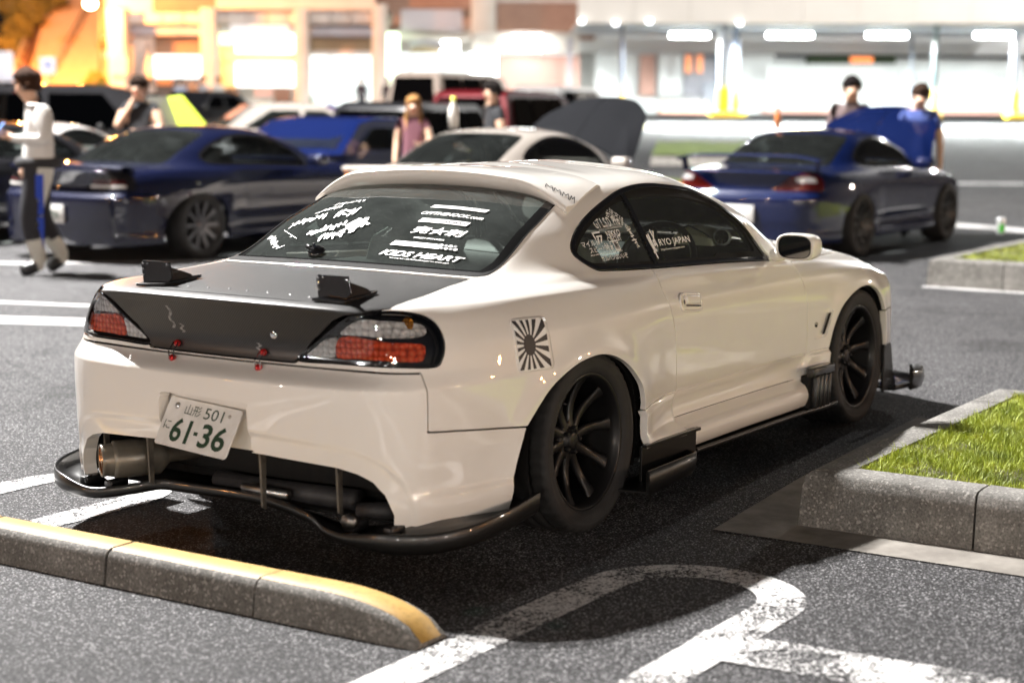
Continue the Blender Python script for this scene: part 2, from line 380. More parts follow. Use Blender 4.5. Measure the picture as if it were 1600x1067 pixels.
# ---- worn road paint: broken by cracks and rubbed-off aggregate
def roadpaint(name, col=(.66, .65, .64), wear=.48):
    m = mat(name, col, .65); nt, b = NB(m); v = coords(nt)
    n1 = noise(nt, v, 95, 3, .7); n2 = noise(nt, v, 3.2, 4, .6)
    n3 = voro(nt, coords(nt, scale=(1, 1, 1)), 9, 'DISTANCE_TO_EDGE'); wob = nt.nodes.new('ShaderNodeTexVoronoi'); 
    a = maths(nt, 'ADD', n1, maths(nt, 'MULTIPLY', maths(nt, 'SUBTRACT', n2, .5), .55))
    al = ramp(nt, a, [(wear-.055, 0.0), (wear-.02, 1.0)])
    nt.nodes.remove(wob); wv = nt.nodes.new('ShaderNodeVectorMath'); wv.operation = 'ADD'; t = nt.nodes.new('ShaderNodeTexNoise'); t.inputs['Scale'].default_value = 14; nt.links.new(v, t.inputs[0])
    sc = nt.nodes.new('ShaderNodeVectorMath'); sc.operation = 'SCALE'; sc.inputs['Scale'].default_value = .12; nt.links.new(t.outputs['Color'], sc.inputs[0]); nt.links.new(v, wv.inputs[0]); nt.links.new(sc.outputs[0], wv.inputs[1])
    ed = voro(nt, wv.outputs[0], 11, 'DISTANCE_TO_EDGE'); cr = ramp(nt, ed, [(.018, 0.0), (.035, 1.0)])
    keep = ramp(nt, n2, [(.42, 0.0), (.50, 1.0)]); cr2 = maths(nt, 'MAXIMUM', cr, keep)
    nt.links.new(maths(nt, 'MULTIPLY', al, cr2), b.inputs['Alpha'])
    c = ramp(nt, noise(nt, v, 30, 3, .6), [(.3, tuple(x*.80 for x in col)), (.7, col)]); nt.links.new(c, b.inputs['Base Color'])
    bump(nt, b, voro(nt, v, 105, 'F1'), .45, .004); return m
MLINE = roadpaint('road_paint_worn', wear=.50); MLINE3 = roadpaint('road_paint_very_worn', wear=.535); MLINE2 = roadpaint('road_paint', wear=.40)
def ribbon(name, pts, w, m, z=.004, closed=False, **k):
    P = [Vector((p[0], p[1], 0)) for p in pts]; rows = []
    for i, p in enumerate(P):
        t = (P[min(i+1, len(P)-1)]-P[max(i-1, 0)]).normalized(); n = Vector((-t.y, t.x, 0))
        rows.append([(q.x, q.y, gz(q.x, q.y)+z) for q in (p+n*w/2, p-n*w/2)])
    b = MB(); b.grid(rows, False); return b.build(name, m, None, **k)
def loop(cx, y0, y1, x_end, **k):
    r = abs(y1-y0)/2; ym = (y0+y1)/2
    arc = [(cx+r*1.0*math.sin(a), ym+r*math.cos(a)) for a in np.linspace(0, PI, 25)]
    return ribbon('bay_line', [(x_end, y1 if y1 > y0 else y0)]+arc+[(x_end, min(y0, y1))], .148, MLINE, kind='structure')
loop(-.53, -1.775, -1.208, -8.5); loop(-.55, .80, 1.36, -8.5)
ribbon('bay_line', [(-.93, -1.70), (-.88, -2.4), (-.85, -3.2), (-.84, -7)], .24, MLINE3, z=.006, kind='structure')
ribbon('bay_line', [(3.2, 7.2), (3.52, 6.19), (3.75, 5.47), (4.3, 3.9)], .10, MLINE2, kind='structure')
ribbon('bay_line', [(2.45, 6.4), (2.72, 5.62), (3.12, 4.68), (3.5, 3.8)], .34, MLINE2, kind='structure')
ribbon('bay_line', [(5.1, 9.6), (5.70, 8.40), (6.46, 7.6), (7.4, 6.7)], .16, MLINE2, kind='structure')
ribbon('bay_line', [(7.2, 10.3), (7.7, 9.41), (8.7, 9.37), (9.3, 9.3)], .14, MLINE2, kind='structure')
for a_, c_ in (((16.2, 3.6), (15.2, 1.2)), ((26.2, 7.2), (27.2, 5.6))): ribbon('bay_line', [a_, c_], .5, MLINE2, kind='structure')
for k in range(6): p = at(1010+k*120, 62); q = at(1060+k*120, 62); ribbon('bay_line', [p, q], .35, MLINE2, kind='structure')
ribbon('bay_line', [at(980, 66), at(1700, 66)], .5, mat('yellow_paint', (.75, .55, .05), .6), kind='structure')
# oil stains with a greenish tinge
def blotch(x, y, r, col, seed):
    r_ = random.Random(seed); n = 22; pts = [(x+r*(.7+.5*r_.random())*math.cos(2*PI*i/n), y+r*.7*(.7+.5*r_.random())*math.sin(2*PI*i/n), .0035) for i in range(n)]
    m = mat('coolant_stain', col, .5); nt, b_ = NB(m); v = coords(nt); nt.links.new(ramp(nt, noise(nt, v, 45, 3, .6), [(.40, 0.0), (.75, .55)]), b_.inputs['Alpha'])
    b = MB(); b.add(pts, [tuple(range(n))]); b.build('coolant_stain', m, kind='structure')
blotch(-1.02, -1.05, .055, (.02, .16, .12), 3); blotch(-1.0, -1.32, .045, (.03, .16, .13), 5)

# ---- concrete
MCONC = noisy('cast_concrete', (.20, .19, .175), (.33, .315, .29), 7, .85, 160, .55, .004)
def conc2():
    m = mat('weathered_concrete', (.2, .19, .17), .88); nt, b = NB(m); v = coords(nt)
    n1 = noise(nt, v, 5, 6, .65); n2 = noise(nt, v, 120, 3, .7); base = ramp(nt, n1, [(.28, (.09, .085, .075)), (.55, (.165, .158, .145)), (.78, (.25, .24, .22))])
    sp = ramp(nt, n2, [(.35, .55), (.60, 1.15)]); c = mixc(nt, 1.0, base, sp, 'MULTIPLY')
    vv = voro(nt, v, 130, 'F1', 'Color'); s2 = nt.nodes.new('ShaderNodeSeparateColor'); nt.links.new(vv, s2.inputs[0]); lt = ramp(nt, s2.outputs[0], [(.86, 0.0), (.93, .5)]); c = mixc(nt, lt, c, (.42, .40, .37))
    nt.links.new(c, b.inputs['Base Color']); bump(nt, b, maths(nt, 'ADD', n2, maths(nt, 'MULTIPLY', n1, .6)), .6, .005); return m
MKERB = conc2()
MAPR = noisy('apron_concrete', (.13, .115, .10), (.27, .25, .22), 6, .85, 160, .5, .003)
def yellowpaint():
    m = mat('yellow_kerb_paint', (.72, .44, .10), .6); nt, b = NB(m); v = coords(nt)
    n1 = noise(nt, v, 4, 5, .6); c = ramp(nt, n1, [(.3, (.37, .215, .045)), (.65, (.46, .285, .08))]); dirt_veil = ramp(nt, noise(nt, v, 60, 4, .7), [(.30, .65), (.5, 1.0)])
    nt.links.new(mixc(nt, 1.0, c, dirt_veil, 'MULTIPLY'), b.inputs['Base Color']); bump(nt, b, noise(nt, v, 110, 3, .6), .3, .003); return m
MYEL = yellowpaint()
# wheel stop of three visible blocks, rounded nose
STOP = empty('wheel_stop', (-1.335, 0, 0), label='low concrete wheel stop with a yellow stripe along its top, behind the white coupe', cat='wheel stop')
def stop_prof(h):  # (x, z) around section; x negative = towards the viewer
    return [(-.085, 0), (-.080, h*.45), (-.074, h*.80), (-.066, h*.93), (-.052, h), (.052, h), (.066, h*.93), (.074, h*.8), (.082, 0)]
def stop_block(y0, y1, nose=False, name='block'):
    b = MB(); rows = []; n = 14 if nose else 3
    for i in range(n):
        t = i/(n-1); y = y0+(y1-y0)*t
        if nose: 
            k = max(0, (t-.35)/.65); h = .108*math.sqrt(max(0.0, 1-k**2.3)); wx = 1-.10*k**4
            if i == n-1: h = .012
        else: h = .108; wx = 1; y += (-.006 if i == 0 else (.006 if i == n-1 else 0))
        rows.append([Vector((x*wx, y, z)) for x, z in stop_prof(h)])
    b.grid(rows, True); 
    b.add(rows[0], [tuple(range(9))], False); b.add(rows[-1], [tuple(reversed(range(9)))], False); o = b.build(name, MKERB, STOP)
    md = o.modifiers.new('e', 'EDGE_SPLIT'); md.split_angle = .9
    b = MB(); rows2 = []
    for r in rows: zt = r[4].z+.0025; rows2.append([Vector((-.060, r[0].y, r[3].z+.002)), Vector((-.050, r[0].y, zt)), Vector((.046, r[0].y, zt)), Vector((.049, r[0].y, r[5].z-.001))])
    if nose:
        rows2 = []
        rr_ = rows
        for i, r in enumerate(rr_):
            a = rr_[min(i+1, n-1)][4]-rr_[max(i-1, 0)][4]; nn = Vector((0, -a.z, a.y)); nn = -nn if nn.z < 0 else nn; nn = nn.normalized()*.003 if nn.length else Vector((0, 0, .003))
            rows2.append([r[4]+Vector((-.0, 0, 0)), r[4]+nn+Vector((.003, 0, 0)), r[5]+nn-Vector((.006, 0, 0)), r[5]-Vector((.004, 0, 0))])
    b.grid(rows2, True); b.build('yellow_stripe', MYEL, o); return o
for k, (a, c_) in enumerate(((1.85, 1.25), (1.25, .65), (.65, .055), (.055, -.545))): stop_block(a, c_)
stop_block(-.545, -1.115, True)
# ---- planted islands
def island(nm, x0, x1, y0, y1, label, seed, apron=None, blade=900, H=.20):
    """x0..x1 along the bay, y0 (near the cars) .. y1; kerb stones round a bed of grass"""
    root = empty(nm, (x0, y0, 0), label=label, cat='kerbed island')
    kw = .15; L = lambda x, y, z: Vector((x-x0, y-y0, z))
    def stone(a, c, side, cap0=0, cap1=0):
        # outer line a->c, width inward to the left of travel
        a = Vector((*a, 0)); c = Vector((*c, 0)); t = (c-a).normalized(); n = Vector((-t.y, t.x, 0))*side
        b = MB(); rows = []
        for s_ in (0, 1):
            p = (a+t*.004) if s_ == 0 else (c-t*.004); m0 = cap0 if s_ == 0 else -cap1; row = []
            for u, z in ((-.012, 0), (-.003, H*.72), (.006, H-.016), (.022, H-.003), (kw*.5, H), (kw-.006, H), (kw, H-.008), (kw, 0)):
                q = p+n*u+t*(m0*u); row.append(L(q.x, q.y, z))
            rows.append(row)
        b.grid(rows, True, closed=True); b.add(rows[0], [tuple(range(8))]); b.add(rows[-1], [tuple(reversed(range(8)))])
        o = b.build('kerb_stone', MKERB, root); md = o.modifiers.new('e', 'EDGE_SPLIT'); md.split_angle = .7; return o
    # front (x0) edge runs away from the cars, side (y0) edge runs along x
    yy = y0; first = True
    while yy > y1+.01:
        nx = max(y1, yy-.62); stone((x0, yy), (x0, nx), 1, 1 if first else 0, 1 if nx <= y1+.01 else 0); yy = nx; first = False
    xx = x0; first = True
    while xx < x1-.01:
        nx = min(x1, xx+.60); stone((xx, y0), (nx, y0), -1, 1 if first else 0, 1 if nx >= x1-.01 else 0); xx = nx; first = False
    yy = y0; first = True
    while yy > y1+.01:
        nx = max(y1, yy-.60); stone((x1, yy), (x1, nx), -1, 1 if first else 0, 1 if nx <= y1+.01 else 0); yy = nx; first = False
    b = MB(); rows = []
    r_ = random.Random(seed)
    nxn = max(6, int((x1-x0)/.15)); nyn = max(6, int((y0-y1)/.15))
    for i in range(nxn+1):
        rows.append([L(x0+kw+(x1-x0-2*kw)*i/nxn, y1+(y0-y1-kw)*j/nyn, H-.03+.025*r_.random()) for j in range(nyn+1)])
    b.grid(rows, True); soil = b.build('soil', MSOIL, root, kind='stuff')
    return root, (x0+kw, x1-kw, y1, y0-kw)
MSOIL = noisy('soil_and_thatch', (.05, .045, .02), (.10, .10, .035), 20, .95, 90, .6, .01)
def grassmat():
    m = mat('grass_blades', (.10, .17, .03), .6); nt, b = NB(m); v = coords(nt)
    c = ramp(nt, noise(nt, v, 5, 7, .72), [(.22, (.22, .17, .06)), (.36, (.15, .20, .02)), (.55, (.38, .44, .05)), (.75, (.56, .54, .12))]); nt.links.new(c, b.inputs['Base Color'])
    b.inputs['Subsurface Weight'].default_value = 0; return m
MGRASS = grassmat()
def grass(rect, n, z, h, name, parent, seed, w=.0035, lean=.6, off=Vector((0, 0, 0))):
    g = np.random.default_rng(seed); x = g.uniform(rect[0], rect[1], n); y = g.uniform(rect[2], rect[3], n)
    cl = .5+.5*np.sin(x*7.3+np.sin(y*5.1)*2)*np.sin(y*8.7+np.cos(x*4.3)*2); hh = h*(.55+.7*g.random(n))*(.65+.6*cl)
    a = g.uniform(0, 2*PI, n); ln = g.normal(0, lean, n)*hh; la = g.uniform(0, 2*PI, n); wd = w*(.7+.8*g.random(n))
    dx, dy = np.cos(a)*wd/2, np.sin(a)*wd/2; lx, ly = np.cos(la)*ln, np.sin(la)*ln
    zz = np.full(n, z)
    V = np.stack([np.stack([x-dx, y-dy, zz], 1), np.stack([x+dx, y+dy, zz], 1), np.stack([x+lx*.35+dx*.7, y+ly*.35+dy*.7, zz+hh*.6], 1), np.stack([x+lx*.35-dx*.7, y+ly*.35-dy*.7, zz+hh*.6], 1), np.stack([x+lx, y+ly, zz+hh], 1)], 1).reshape(-1, 3)-np.array(off)
    i = np.arange(n)*5; quads = np.stack([i, i+1, i+2, i+3], 1); tris = np.stack([i+3, i+2, i+4], 1)
    me = bpy.data.meshes.new(name); me.vertices.add(len(V)); me.vertices.foreach_set('co', V.ravel())
    lv = np.concatenate([quads.ravel(), tris.ravel()]).astype(np.int32); ls = np.concatenate([np.arange(n)*4, 4*n+np.arange(n)*3]).astype(np.int32)
    me.loops.add(len(lv)); me.loops.foreach_set('vertex_index', lv); me.polygons.add(2*n); me.polygons.foreach_set('loop_start', ls); me.update(calc_edges=True); me.materials.append(MGRASS)
    o = link(bpy.data.objects.new(name, me), parent); return tag(o, kind='stuff')
R1, rc1 = island('planted_island', .50, 2.72, -1.42, -5.2, 'kerbed island of bright grass close beside the white coupe', 3)
grass(rc1, 150000, .175, .036, 'grass', R1, 11, off=(.50, -1.42, 0)); grass(rc1, 4500, .175, .060, 'grass', R1, 12, w=.004, off=(.50, -1.42, 0))
b = MB(); b.add([(.262, -1.19, .0045), (.262, -6, .0045), (.53, -6, .0045), (.53, -1.40, .0045), (2.8, -1.40, .0045), (2.8, -1.02, .0045), (1.24, -1.10, .0045)], [(0, 1, 2, 3), (0, 3, 4, 5, 6)]); b.build('gutter_apron', MAPR, kind='structure')
R2, rc2 = island('planted_island', 8.72, 14.5, 1.0, -5.5, 'kerbed grass island beyond the front of the white coupe, beside the blue coupe', 5, H=.23)
grass(rc2, 50000, .20, .045, 'grass', R2, 13, w=.007, off=(8.72, 1.0, 0))
b = MB(); b.add([(8.60, 1.02, .0045), (8.60, -5.5, .0045), (8.74, -5.5, .0045), (8.74, 1.02, .0045)], [(0, 1, 2, 3)]); b.build('gutter_apron', MLINE2, kind='structure')
# farther strips of lawn
def far_island(px0, px1, D0, D1, label):
    q = [at(px0, D0), at(px1, D0), at(px1+10, D1), at(px0+10, D1)]; c = sum(q, Vector())/4
    root = empty('lawn_strip', c, label=label, cat='lawn'); b = MB()
    vs = [p-c for p in q]; b.add([v for v in vs]+[v*.985+Vector((0, 0, .18)) for v in vs], [(0, 1, 5, 4), (1, 2, 6, 5), (2, 3, 7, 6), (3, 0, 4, 7), (4, 5, 6, 7)]); b.build('kerb', MCONC, root)
    b = MB(); n = 12; b.grid([[(vs[0].lerp(vs[1], .01+.98*i/n)).lerp(vs[3].lerp(vs[2], .01+.98*i/n), .03+.94*j/n)+Vector((0, 0, .21+.04*random.random())) for i in range(n+1)] for j in range(n+1)]); b.build('turf', noisy('far_turf', (.09, .14, .02), (.20, .26, .05), 3, .9, 30, .6, .03), root)
far_island(1015, 1190, 38, 46, 'long lawn strip under the lit canopy, farther one'); far_island(1000, 1110, 25, 29, 'short lawn strip just past the raised dark bonnet')
# ------------------------------------------------------------------ shared materials
def paint(name, col, rough=.32, metal=0, coat=1, flake=0):
    m = mat(name, col, .30 if not metal else .45, metal*.5, coat, .012, spec=.30 if not metal else .12); nt, b = NB(m); v = coords(nt); b.inputs['Coat IOR'].default_value = 1.65 if metal else 1.75
    n = noise(nt, v, 2.3, 4, .55)
    if flake:
        fl = voro(nt, v, 900, 'F1', 'Color'); c = mixc(nt, .35, mixc(nt, n, tuple(x*.8 for x in col), tuple(min(1, x*1.2) for x in col)), fl, 'OVERLAY')
        nt.links.new(c, b.inputs['Base Color'])
    else:
        c = mixc(nt, ramp(nt, n, [(.3, 0.0), (.75, 1.0)]), tuple(x*.94 for x in col), col)
        # faint road grime low down
        nt.links.new(c, b.inputs['Base Color'])
    bump(nt, b, noise(nt, v, 9, 2, .5), .012, .01)
    return m
MPAINT = paint('pearl_white_paint', (.83, .80, .75), .25)
MGLASS = glass_mat('window_glass', (.62, .70, .66), dirt_veil=.5)
MGLASSC = glass_mat('clear_window_glass', (.78, .84, .81), dirt_veil=.35)
MSMOKE = glass_mat('dark_tinted_glass', (.16, .17, .17))
MBLACK = mat('black_plastic', (.012, .012, .013), .35)
MMATTE = mat('matte_black', (.008, .008, .008), .8, spec=.2)
MTRIM = mat('gloss_black_trim', (.01, .01, .011), .12, coat=.6)
MRUB = noisy('tyre_rubber', (.008, .008, .0085), (.017, .017, .017), 14, .75, 240, .35, .002)
MRIM = mat('black_wheel_paint', (.004, .004, .0045), .5, metal=0, coat=.18, coat_rough=.2, spec=.3)
MSTEEL = mat('brushed_steel', (.42, .40, .37), .3, metal=1)
MALU = noisy('aluminium', (.55, .55, .55), (.4, .4, .4), 20, .35, 80, .1, .001, metal=1)
MCHROME = mat('chrome', (.75, .75, .75), .06, metal=1)
MWHITE = mat('white_vinyl', (.82, .82, .80), .45)
MINK = mat('black_ink', (.02, .02, .025), .5)
MREDANO = mat('red_anodised', (.55, .02, .02), .18, metal=.6, coat=.7)
MDISC = mat('brake_disc', (.20, .19, .18), .35, metal=1)
MSEAT = noisy('grey_seat_cloth', (.16, .17, .16), (.26, .27, .25), 30, .9, 200, .3, .002)
MDASH = noisy('dark_dashboard', (.02, .02, .02), (.04, .037, .035), 8, .6, 300, .3, .001)
MSKIN = mat('skin', (.62, .40, .28), .5); MHAIR = noisy('dark_hair', (.02, .013, .009), (.06, .035, .02), 60, .5, 120, .6, .004)
MCHAR = paint('charcoal_interior', (.05, .05, .05), .6, coat=0)
def carbon_mat(name='carbon_fibre', cell=.0024, clear=True, base=.005, hi=.032):
    m = mat(name, (.03, .03, .03), .38, 0, 1 if clear else 0, .05, spec=.5 if clear else .7); nt, b = NB(m)
    t = nt.nodes.new('ShaderNodeTexCoord'); sp = nt.nodes.new('ShaderNodeSeparateXYZ'); nt.links.new(t.outputs['UV'], sp.inputs[0])
    x = maths(nt, 'DIVIDE', sp.outputs[0], cell); y = maths(nt, 'DIVIDE', sp.outputs[1], cell)
    # 2x2 twill: tows alternate along a diagonal
    f = maths(nt, 'FRACT', maths(nt, 'MULTIPLY', maths(nt, 'ADD', maths(nt, 'FLOOR', x), maths(nt, 'FLOOR', y)), .25))
    warp = maths(nt, 'LESS_THAN', f, .49)
    c = mixc(nt, warp, (base, base, base), (hi, hi*.97, hi*.93)); nt.links.new(c, b.inputs['Base Color'])
    r = maths(nt, 'ADD', maths(nt, 'MULTIPLY', warp, -.14), .5); nt.links.new(r, b.inputs['Roughness'])
    b.inputs['Metallic'].default_value = .2
    v = coords(nt); h = maths(nt, 'ADD', maths(nt, 'MULTIPLY', warp, .05), noise(nt, v, 5, 3, .5))
    bump(nt, b, h, .06, .01)
    return m
MCARBON = carbon_mat(clear=False)
MCARBG = carbon_mat('glossy_carbon_lip', .0024, True, .004, .009)
def lens_mat(name, col, rough=.12, cell=90, es=0):
    """faceted reflector behind a clear lens"""
    m = mat(name, col, rough, metal=.12, coat=.6, coat_rough=.02); nt, b = NB(m); v = coords(nt)
    d = voro(nt, v, cell, 'F1', 'Distance', 0.25)
    c = ramp(nt, d, [(.0, tuple(min(1, x*2.2+.03) for x in col)), (.5, col), (.75, tuple(x*.45 for x in col))])
    nt.links.new(c, b.inputs['Base Color']); bump(nt, b, d, .9, .02)
    return m
MLRED = lens_mat('red_reflector', (.95, .10, .03), cell=52); MLCLR = lens_mat('clear_reflector', (.95, .94, .92), cell=48)
MLAMB = lens_mat('amber_reflector', (.6, .22, .02))
MHOUSE = mat('smoked_lamp_housing', (.012, .011, .011), .1, coat=1)
MLENS = glass_mat('clear_lens', (.93, .93, .93))

_b = MCARBG.node_tree.nodes['Principled BSDF']; _b.inputs['Coat Weight'].default_value = .55; _b.inputs['Coat IOR'].default_value = 1.45; _b.inputs['Coat Roughness'].default_value = .06
# ------------------------------------------------------------------ the white coupe
BASEA = np.array(BASE); SARC = np.concatenate([[0], np.cumsum(np.linalg.norm(np.diff(BASEA, axis=0), axis=1))])
def sof(u): return np.interp(np.abs(u), np.arange(18), SARC)
def sstep(a, b, x): t = np.clip((x-a)/(b-a), 0, 1); return t*t*(3-2*t)
def body_mesh(RG, nu=400, nv=150, deform=None):
    us = np.linspace(0, 17, nu//2+1); nr = len(RG); vs = np.linspace(0, nr-1, nv+1)
    S = surface(RG, us, vs)
    S[:, 0, 1] = 0; S[:, -1, 1] = 0; S[-1, :, 1] = 0
    Uu, Vv = np.meshgrid(us, vs)
    S[..., 1] *= -1                                   # right half (y < 0)
    if deform is not None: S = deform(S, Uu, Vv)
    full = np.concatenate([S[:, ::-1]*np.array([1, -1, 1]), S[:, 1:]], axis=1)   # left (u<0) then right
    Uf = np.concatenate([-Uu[:, ::-1], Uu[:, 1:]], axis=1); Vf = np.concatenate([Vv[:, ::-1], Vv[:, 1:]], axis=1)
    du = np.empty_like(full); du[:, 1:-1] = full[:, 2:]-full[:, :-2]
    du[:, 0] = full[:, 1]-full[:, -2]; du[:, -1] = du[:, 0]
    dv = np.gradient(full, axis=0)
    N = np.cross(du, dv); L = np.linalg.norm(N, axis=2, keepdims=True)
    N = N/np.maximum(L, 1e-12)
    N[-1] = N[-2]; N[-1, :, 1] = 0; N[-1] /= np.linalg.norm(N[-1], axis=1)[:, None]
    c = full.shape[1]//2; N[:, c, 1] = 0; N[:, 0, 1] = 0; N[:, -1, 1] = 0
    N /= np.linalg.norm(N, axis=2, keepdims=True)+1e-12
    # outward check
    if N[0, c, 0] > 0: N = -N
    # metric uv
    t = np.concatenate([[0], np.cumsum(np.linalg.norm(np.diff(full[:, c+20], axis=0), axis=1))])
    UVu = full[..., 1]*(np.abs(Uf) < 5)+np.sign(Uf)*sof(Uf)*(np.abs(Uf) >= 5); UVv = np.repeat(t[:, None], full.shape[1], 1)
    A = np.stack([Uf, Vf, UVu, UVv], -1)
    n0, n1 = full.shape[:2]; ids = np.arange(n0*n1).reshape(n0, n1)
    a, b, c_, d = ids[:-1, :-1].ravel(), ids[:-1, 1:].ravel(), ids[1:, 1:].ravel(), ids[1:, :-1].ravel()
    F = np.vstack([np.stack([a, b, c_], 1), np.stack([a, c_, d], 1)])
    V = full.reshape(-1, 3); N = N.reshape(-1, 3)
    f0 = F[len(F)//4]; nn = np.cross(V[f0[1]]-V[f0[0]], V[f0[2]]-V[f0[0]])
    if nn@N[f0[0]] < 0: F = F[:, ::-1]
    # drop degenerate triangles on the spine
    ar = np.linalg.norm(np.cross(V[F[:, 1]]-V[F[:, 0]], V[F[:, 2]]-V[F[:, 0]]), axis=1); F = F[ar > 1e-10]
    return dict(V=V, N=N, A=A.reshape(-1, 4), F=F)
def region(M, *fs):
    """clip by several signed-distance functions in turn"""
    for f in fs: 
        if len(M['F']) == 0: break
        M = clipM(M, f(M))
    return M
XZ = lambda M: M['V'][:, [0, 2]]
def UV_(M): return np.stack([np.abs(M['A'][:, 0]), M['A'][:, 1]], 1)
def SZ(M): return np.stack([sof(M['A'][:, 0]), M['V'][:, 2]], 1)
def pXZ(poly, off=0, sgn=1): return lambda M: sgn*sdpoly(XZ(M), poly)+off
def pUV(poly, off=0, sgn=1, k=.16): return lambda M: sgn*sdpoly(UV_(M)*np.array([k, .08]), np.asarray(poly)*np.array([k, .08]))+off
def pSZ(poly, off=0, sgn=1): return lambda M: sgn*sdpoly(SZ(M), poly)+off
right = lambda M: -M['V'][:, 1]
left = lambda M: M['V'][:, 1]
vlt = lambda v, k=.08: (lambda M: (v-M['A'][:, 1])*k)
vgt = lambda v, k=.08: (lambda M: (M['A'][:, 1]-v)*k)
ugt = lambda u: (lambda M: (np.abs(M['A'][:, 0])-u)*.2)
ult = lambda u: (lambda M: (u-np.abs(M['A'][:, 0]))*.2)
def fmin(*f): return lambda M: np.min([g(M) for g in f], axis=0)
def fneg(f, off=0): return lambda M: -f(M)+off

DLO = spl([(.202, .992), (.165, .955), (.178, .925), (.224, .894), (.29, .884), (.621, .868), (1.2, .846), (1.60, .826), (1.675, .822), (1.672, .838), (1.638, .865), (1.548, .975), (1.416, 1.068), (1.243, 1.130), (1.017, 1.158), (.83, 1.167), (.634, 1.148), (.435, 1.095), (.29, 1.04)], 6)
RARCH = np.array([(-.50, .0), (-.507, .271), (-.449, .438)]+[tuple(p) for p in spl([(-.41, .475), (-.333, .541), (-.261, .580), (-.165, .613), (-.083, .626), (.004, .628), (.096, .611), (.195, .572), (.275, .520), (.334, .466), (.366, .39)], 5, False)]+[(.37, .0)])
FARCH = np.array([(2.105, .0), (2.105, .30)]+[tuple(p) for p in spl([(2.113, .401), (2.152, .489), (2.225, .57), (2.33, .62), (2.46, .648), (2.58, .645), (2.68, .61), (2.76, .55), (2.81, .48), (2.835, .40)], 5, False)]+[(2.84, .0)])
OPEN = np.array([(.70, -.3), (.70, .216), (.672, .279), (.630, .318), (.572, .342), (.505, .358), (.245, .372), (0, .378), (-.245, .372), (-.245, -.3)])
TAIL = spl([(1.258, 7.265), (1.521, 8.03), (1.86, 8.55), (2.21, 8.95), (2.75, 9.55), (3.47, 9.80), (4.27, 9.62), (4.72, 9.23), (4.87, 8.74), (4.87, 8.04), (4.77, 7.48), (4.60, 7.22), (3.9, 7.24), (3.13, 7.25), (1.92, 7.24)], 6)
LID = np.array([(-1.25, 7.12), (1.25, 7.12), (1.5, 8.03), (1.84, 8.6), (2.2, 9.0), (2.75, 9.63), (3.2, 9.85), (3.46, 9.97), (3.50, 10.3), (3.46, 10.71), (3.27, 11.35), (3.19, 11.88), (-3.19, 11.88)])
RGLASS = np.array([(-3, 12.03), (3.3, 12.03), (3.62, 12.1), (3.75, 12.25), (3.90, 12.55), (4.05, 13.08), (3.98, 13.6), (3.75, 13.9), (3.4, 13.97), (-3, 13.97)])
WSH = np.array([(12.6, 12.3), (12.75, 12.12), (13.1, 12.06), (20, 12.04), (20, 13.95), (13.2, 13.93), (12.75, 13.7), (12.5, 13.2)])
DOORP = np.array([(.621, .90), (.608, .86), (.602, .844), (.596, .81), (.604, .77), (.618, .726), (.649, .627), (.664, .528), (.68, .428), (.686, .39), (.69, .292), (1.905, .292), (1.905, .407), (1.893, .55), (1.878, .663), (1.846, .747), (1.84, .80), (1.84, .83), (1.76, .86), (1.70, .90)])
SKIRT = np.array([(.30, .372), (.69, .400), (.70, .292), (1.83, .292), (1.925, .403), (2.125, .403), (2.125, .30), (1.90, .30), (1.87, .17), (.785, .17), (.775, .252), (.30, .252)])
FUEL = [(-.445, .775), (-.285, .763), (-.308, .620), (-.488, .633)]
VENT = np.array([(1.965, .585), (2.158, .572), (2.085, .452), (1.975, .456)])
BUMPS = np.array([(-6, .655), (.75, .655), (.80, .655), (.812, .60), (.815, .474), (1.0, .462), (1.35, .43), (1.35, -1), (-6, -1)])

def hero_deform(S, Uu, Vv):
    x, y, z = S[..., 0], S[..., 1], S[..., 2]; low = Vv < 10.2
    side = (Uu > 4.8) & (Uu < 15)
    # rolled, pulled wheel arches
    P = np.stack([x.ravel(), z.ravel()], 1)
    for poly, amt in ((RARCH, .016), (FARCH, .012)):
        d = -sdpoly(P, poly).reshape(x.shape); f = np.exp(-(np.clip(d, 0, 1)/.06)**2)
        y = y-np.where(side & low, amt*f*sstep(.16, .30, z), 0)
    # lower rear bumper: rim round the diffuser opening steps in
    s = sof(Uu); d = -sdpoly(np.stack([s.ravel(), z.ravel()], 1), OPEN).reshape(x.shape)
    band = sstep(.075, .050, d)*(Uu < 5)*(z > .1); off = .016*band
    # soft crease under the bumper shelf
    S = np.stack([x, y, z], -1)
    rear = Uu < 5.5
    S[..., 0] = np.where(rear, x+off*np.clip(1-s/.9, .3, 1), x); S[..., 1] = np.where(rear, S[..., 1]+off*np.clip(s-.5, 0, .4)*1.5, S[..., 1])
    # the fender box ahead of the rear wheel and the skirt's front block stand proud
    for poly, amt in ((np.array([(.2, .240), (.2, .358), (.682, .388), (.692, .24)]), .014), (np.array([(1.86, .292), (1.94, .392), (2.2, .392), (2.2, .28)]), .016)):
        d = sdpoly(P, poly).reshape(x.shape); S[..., 1] -= np.where(side & low, amt*sstep(-.008, .010, d), 0)
    return S

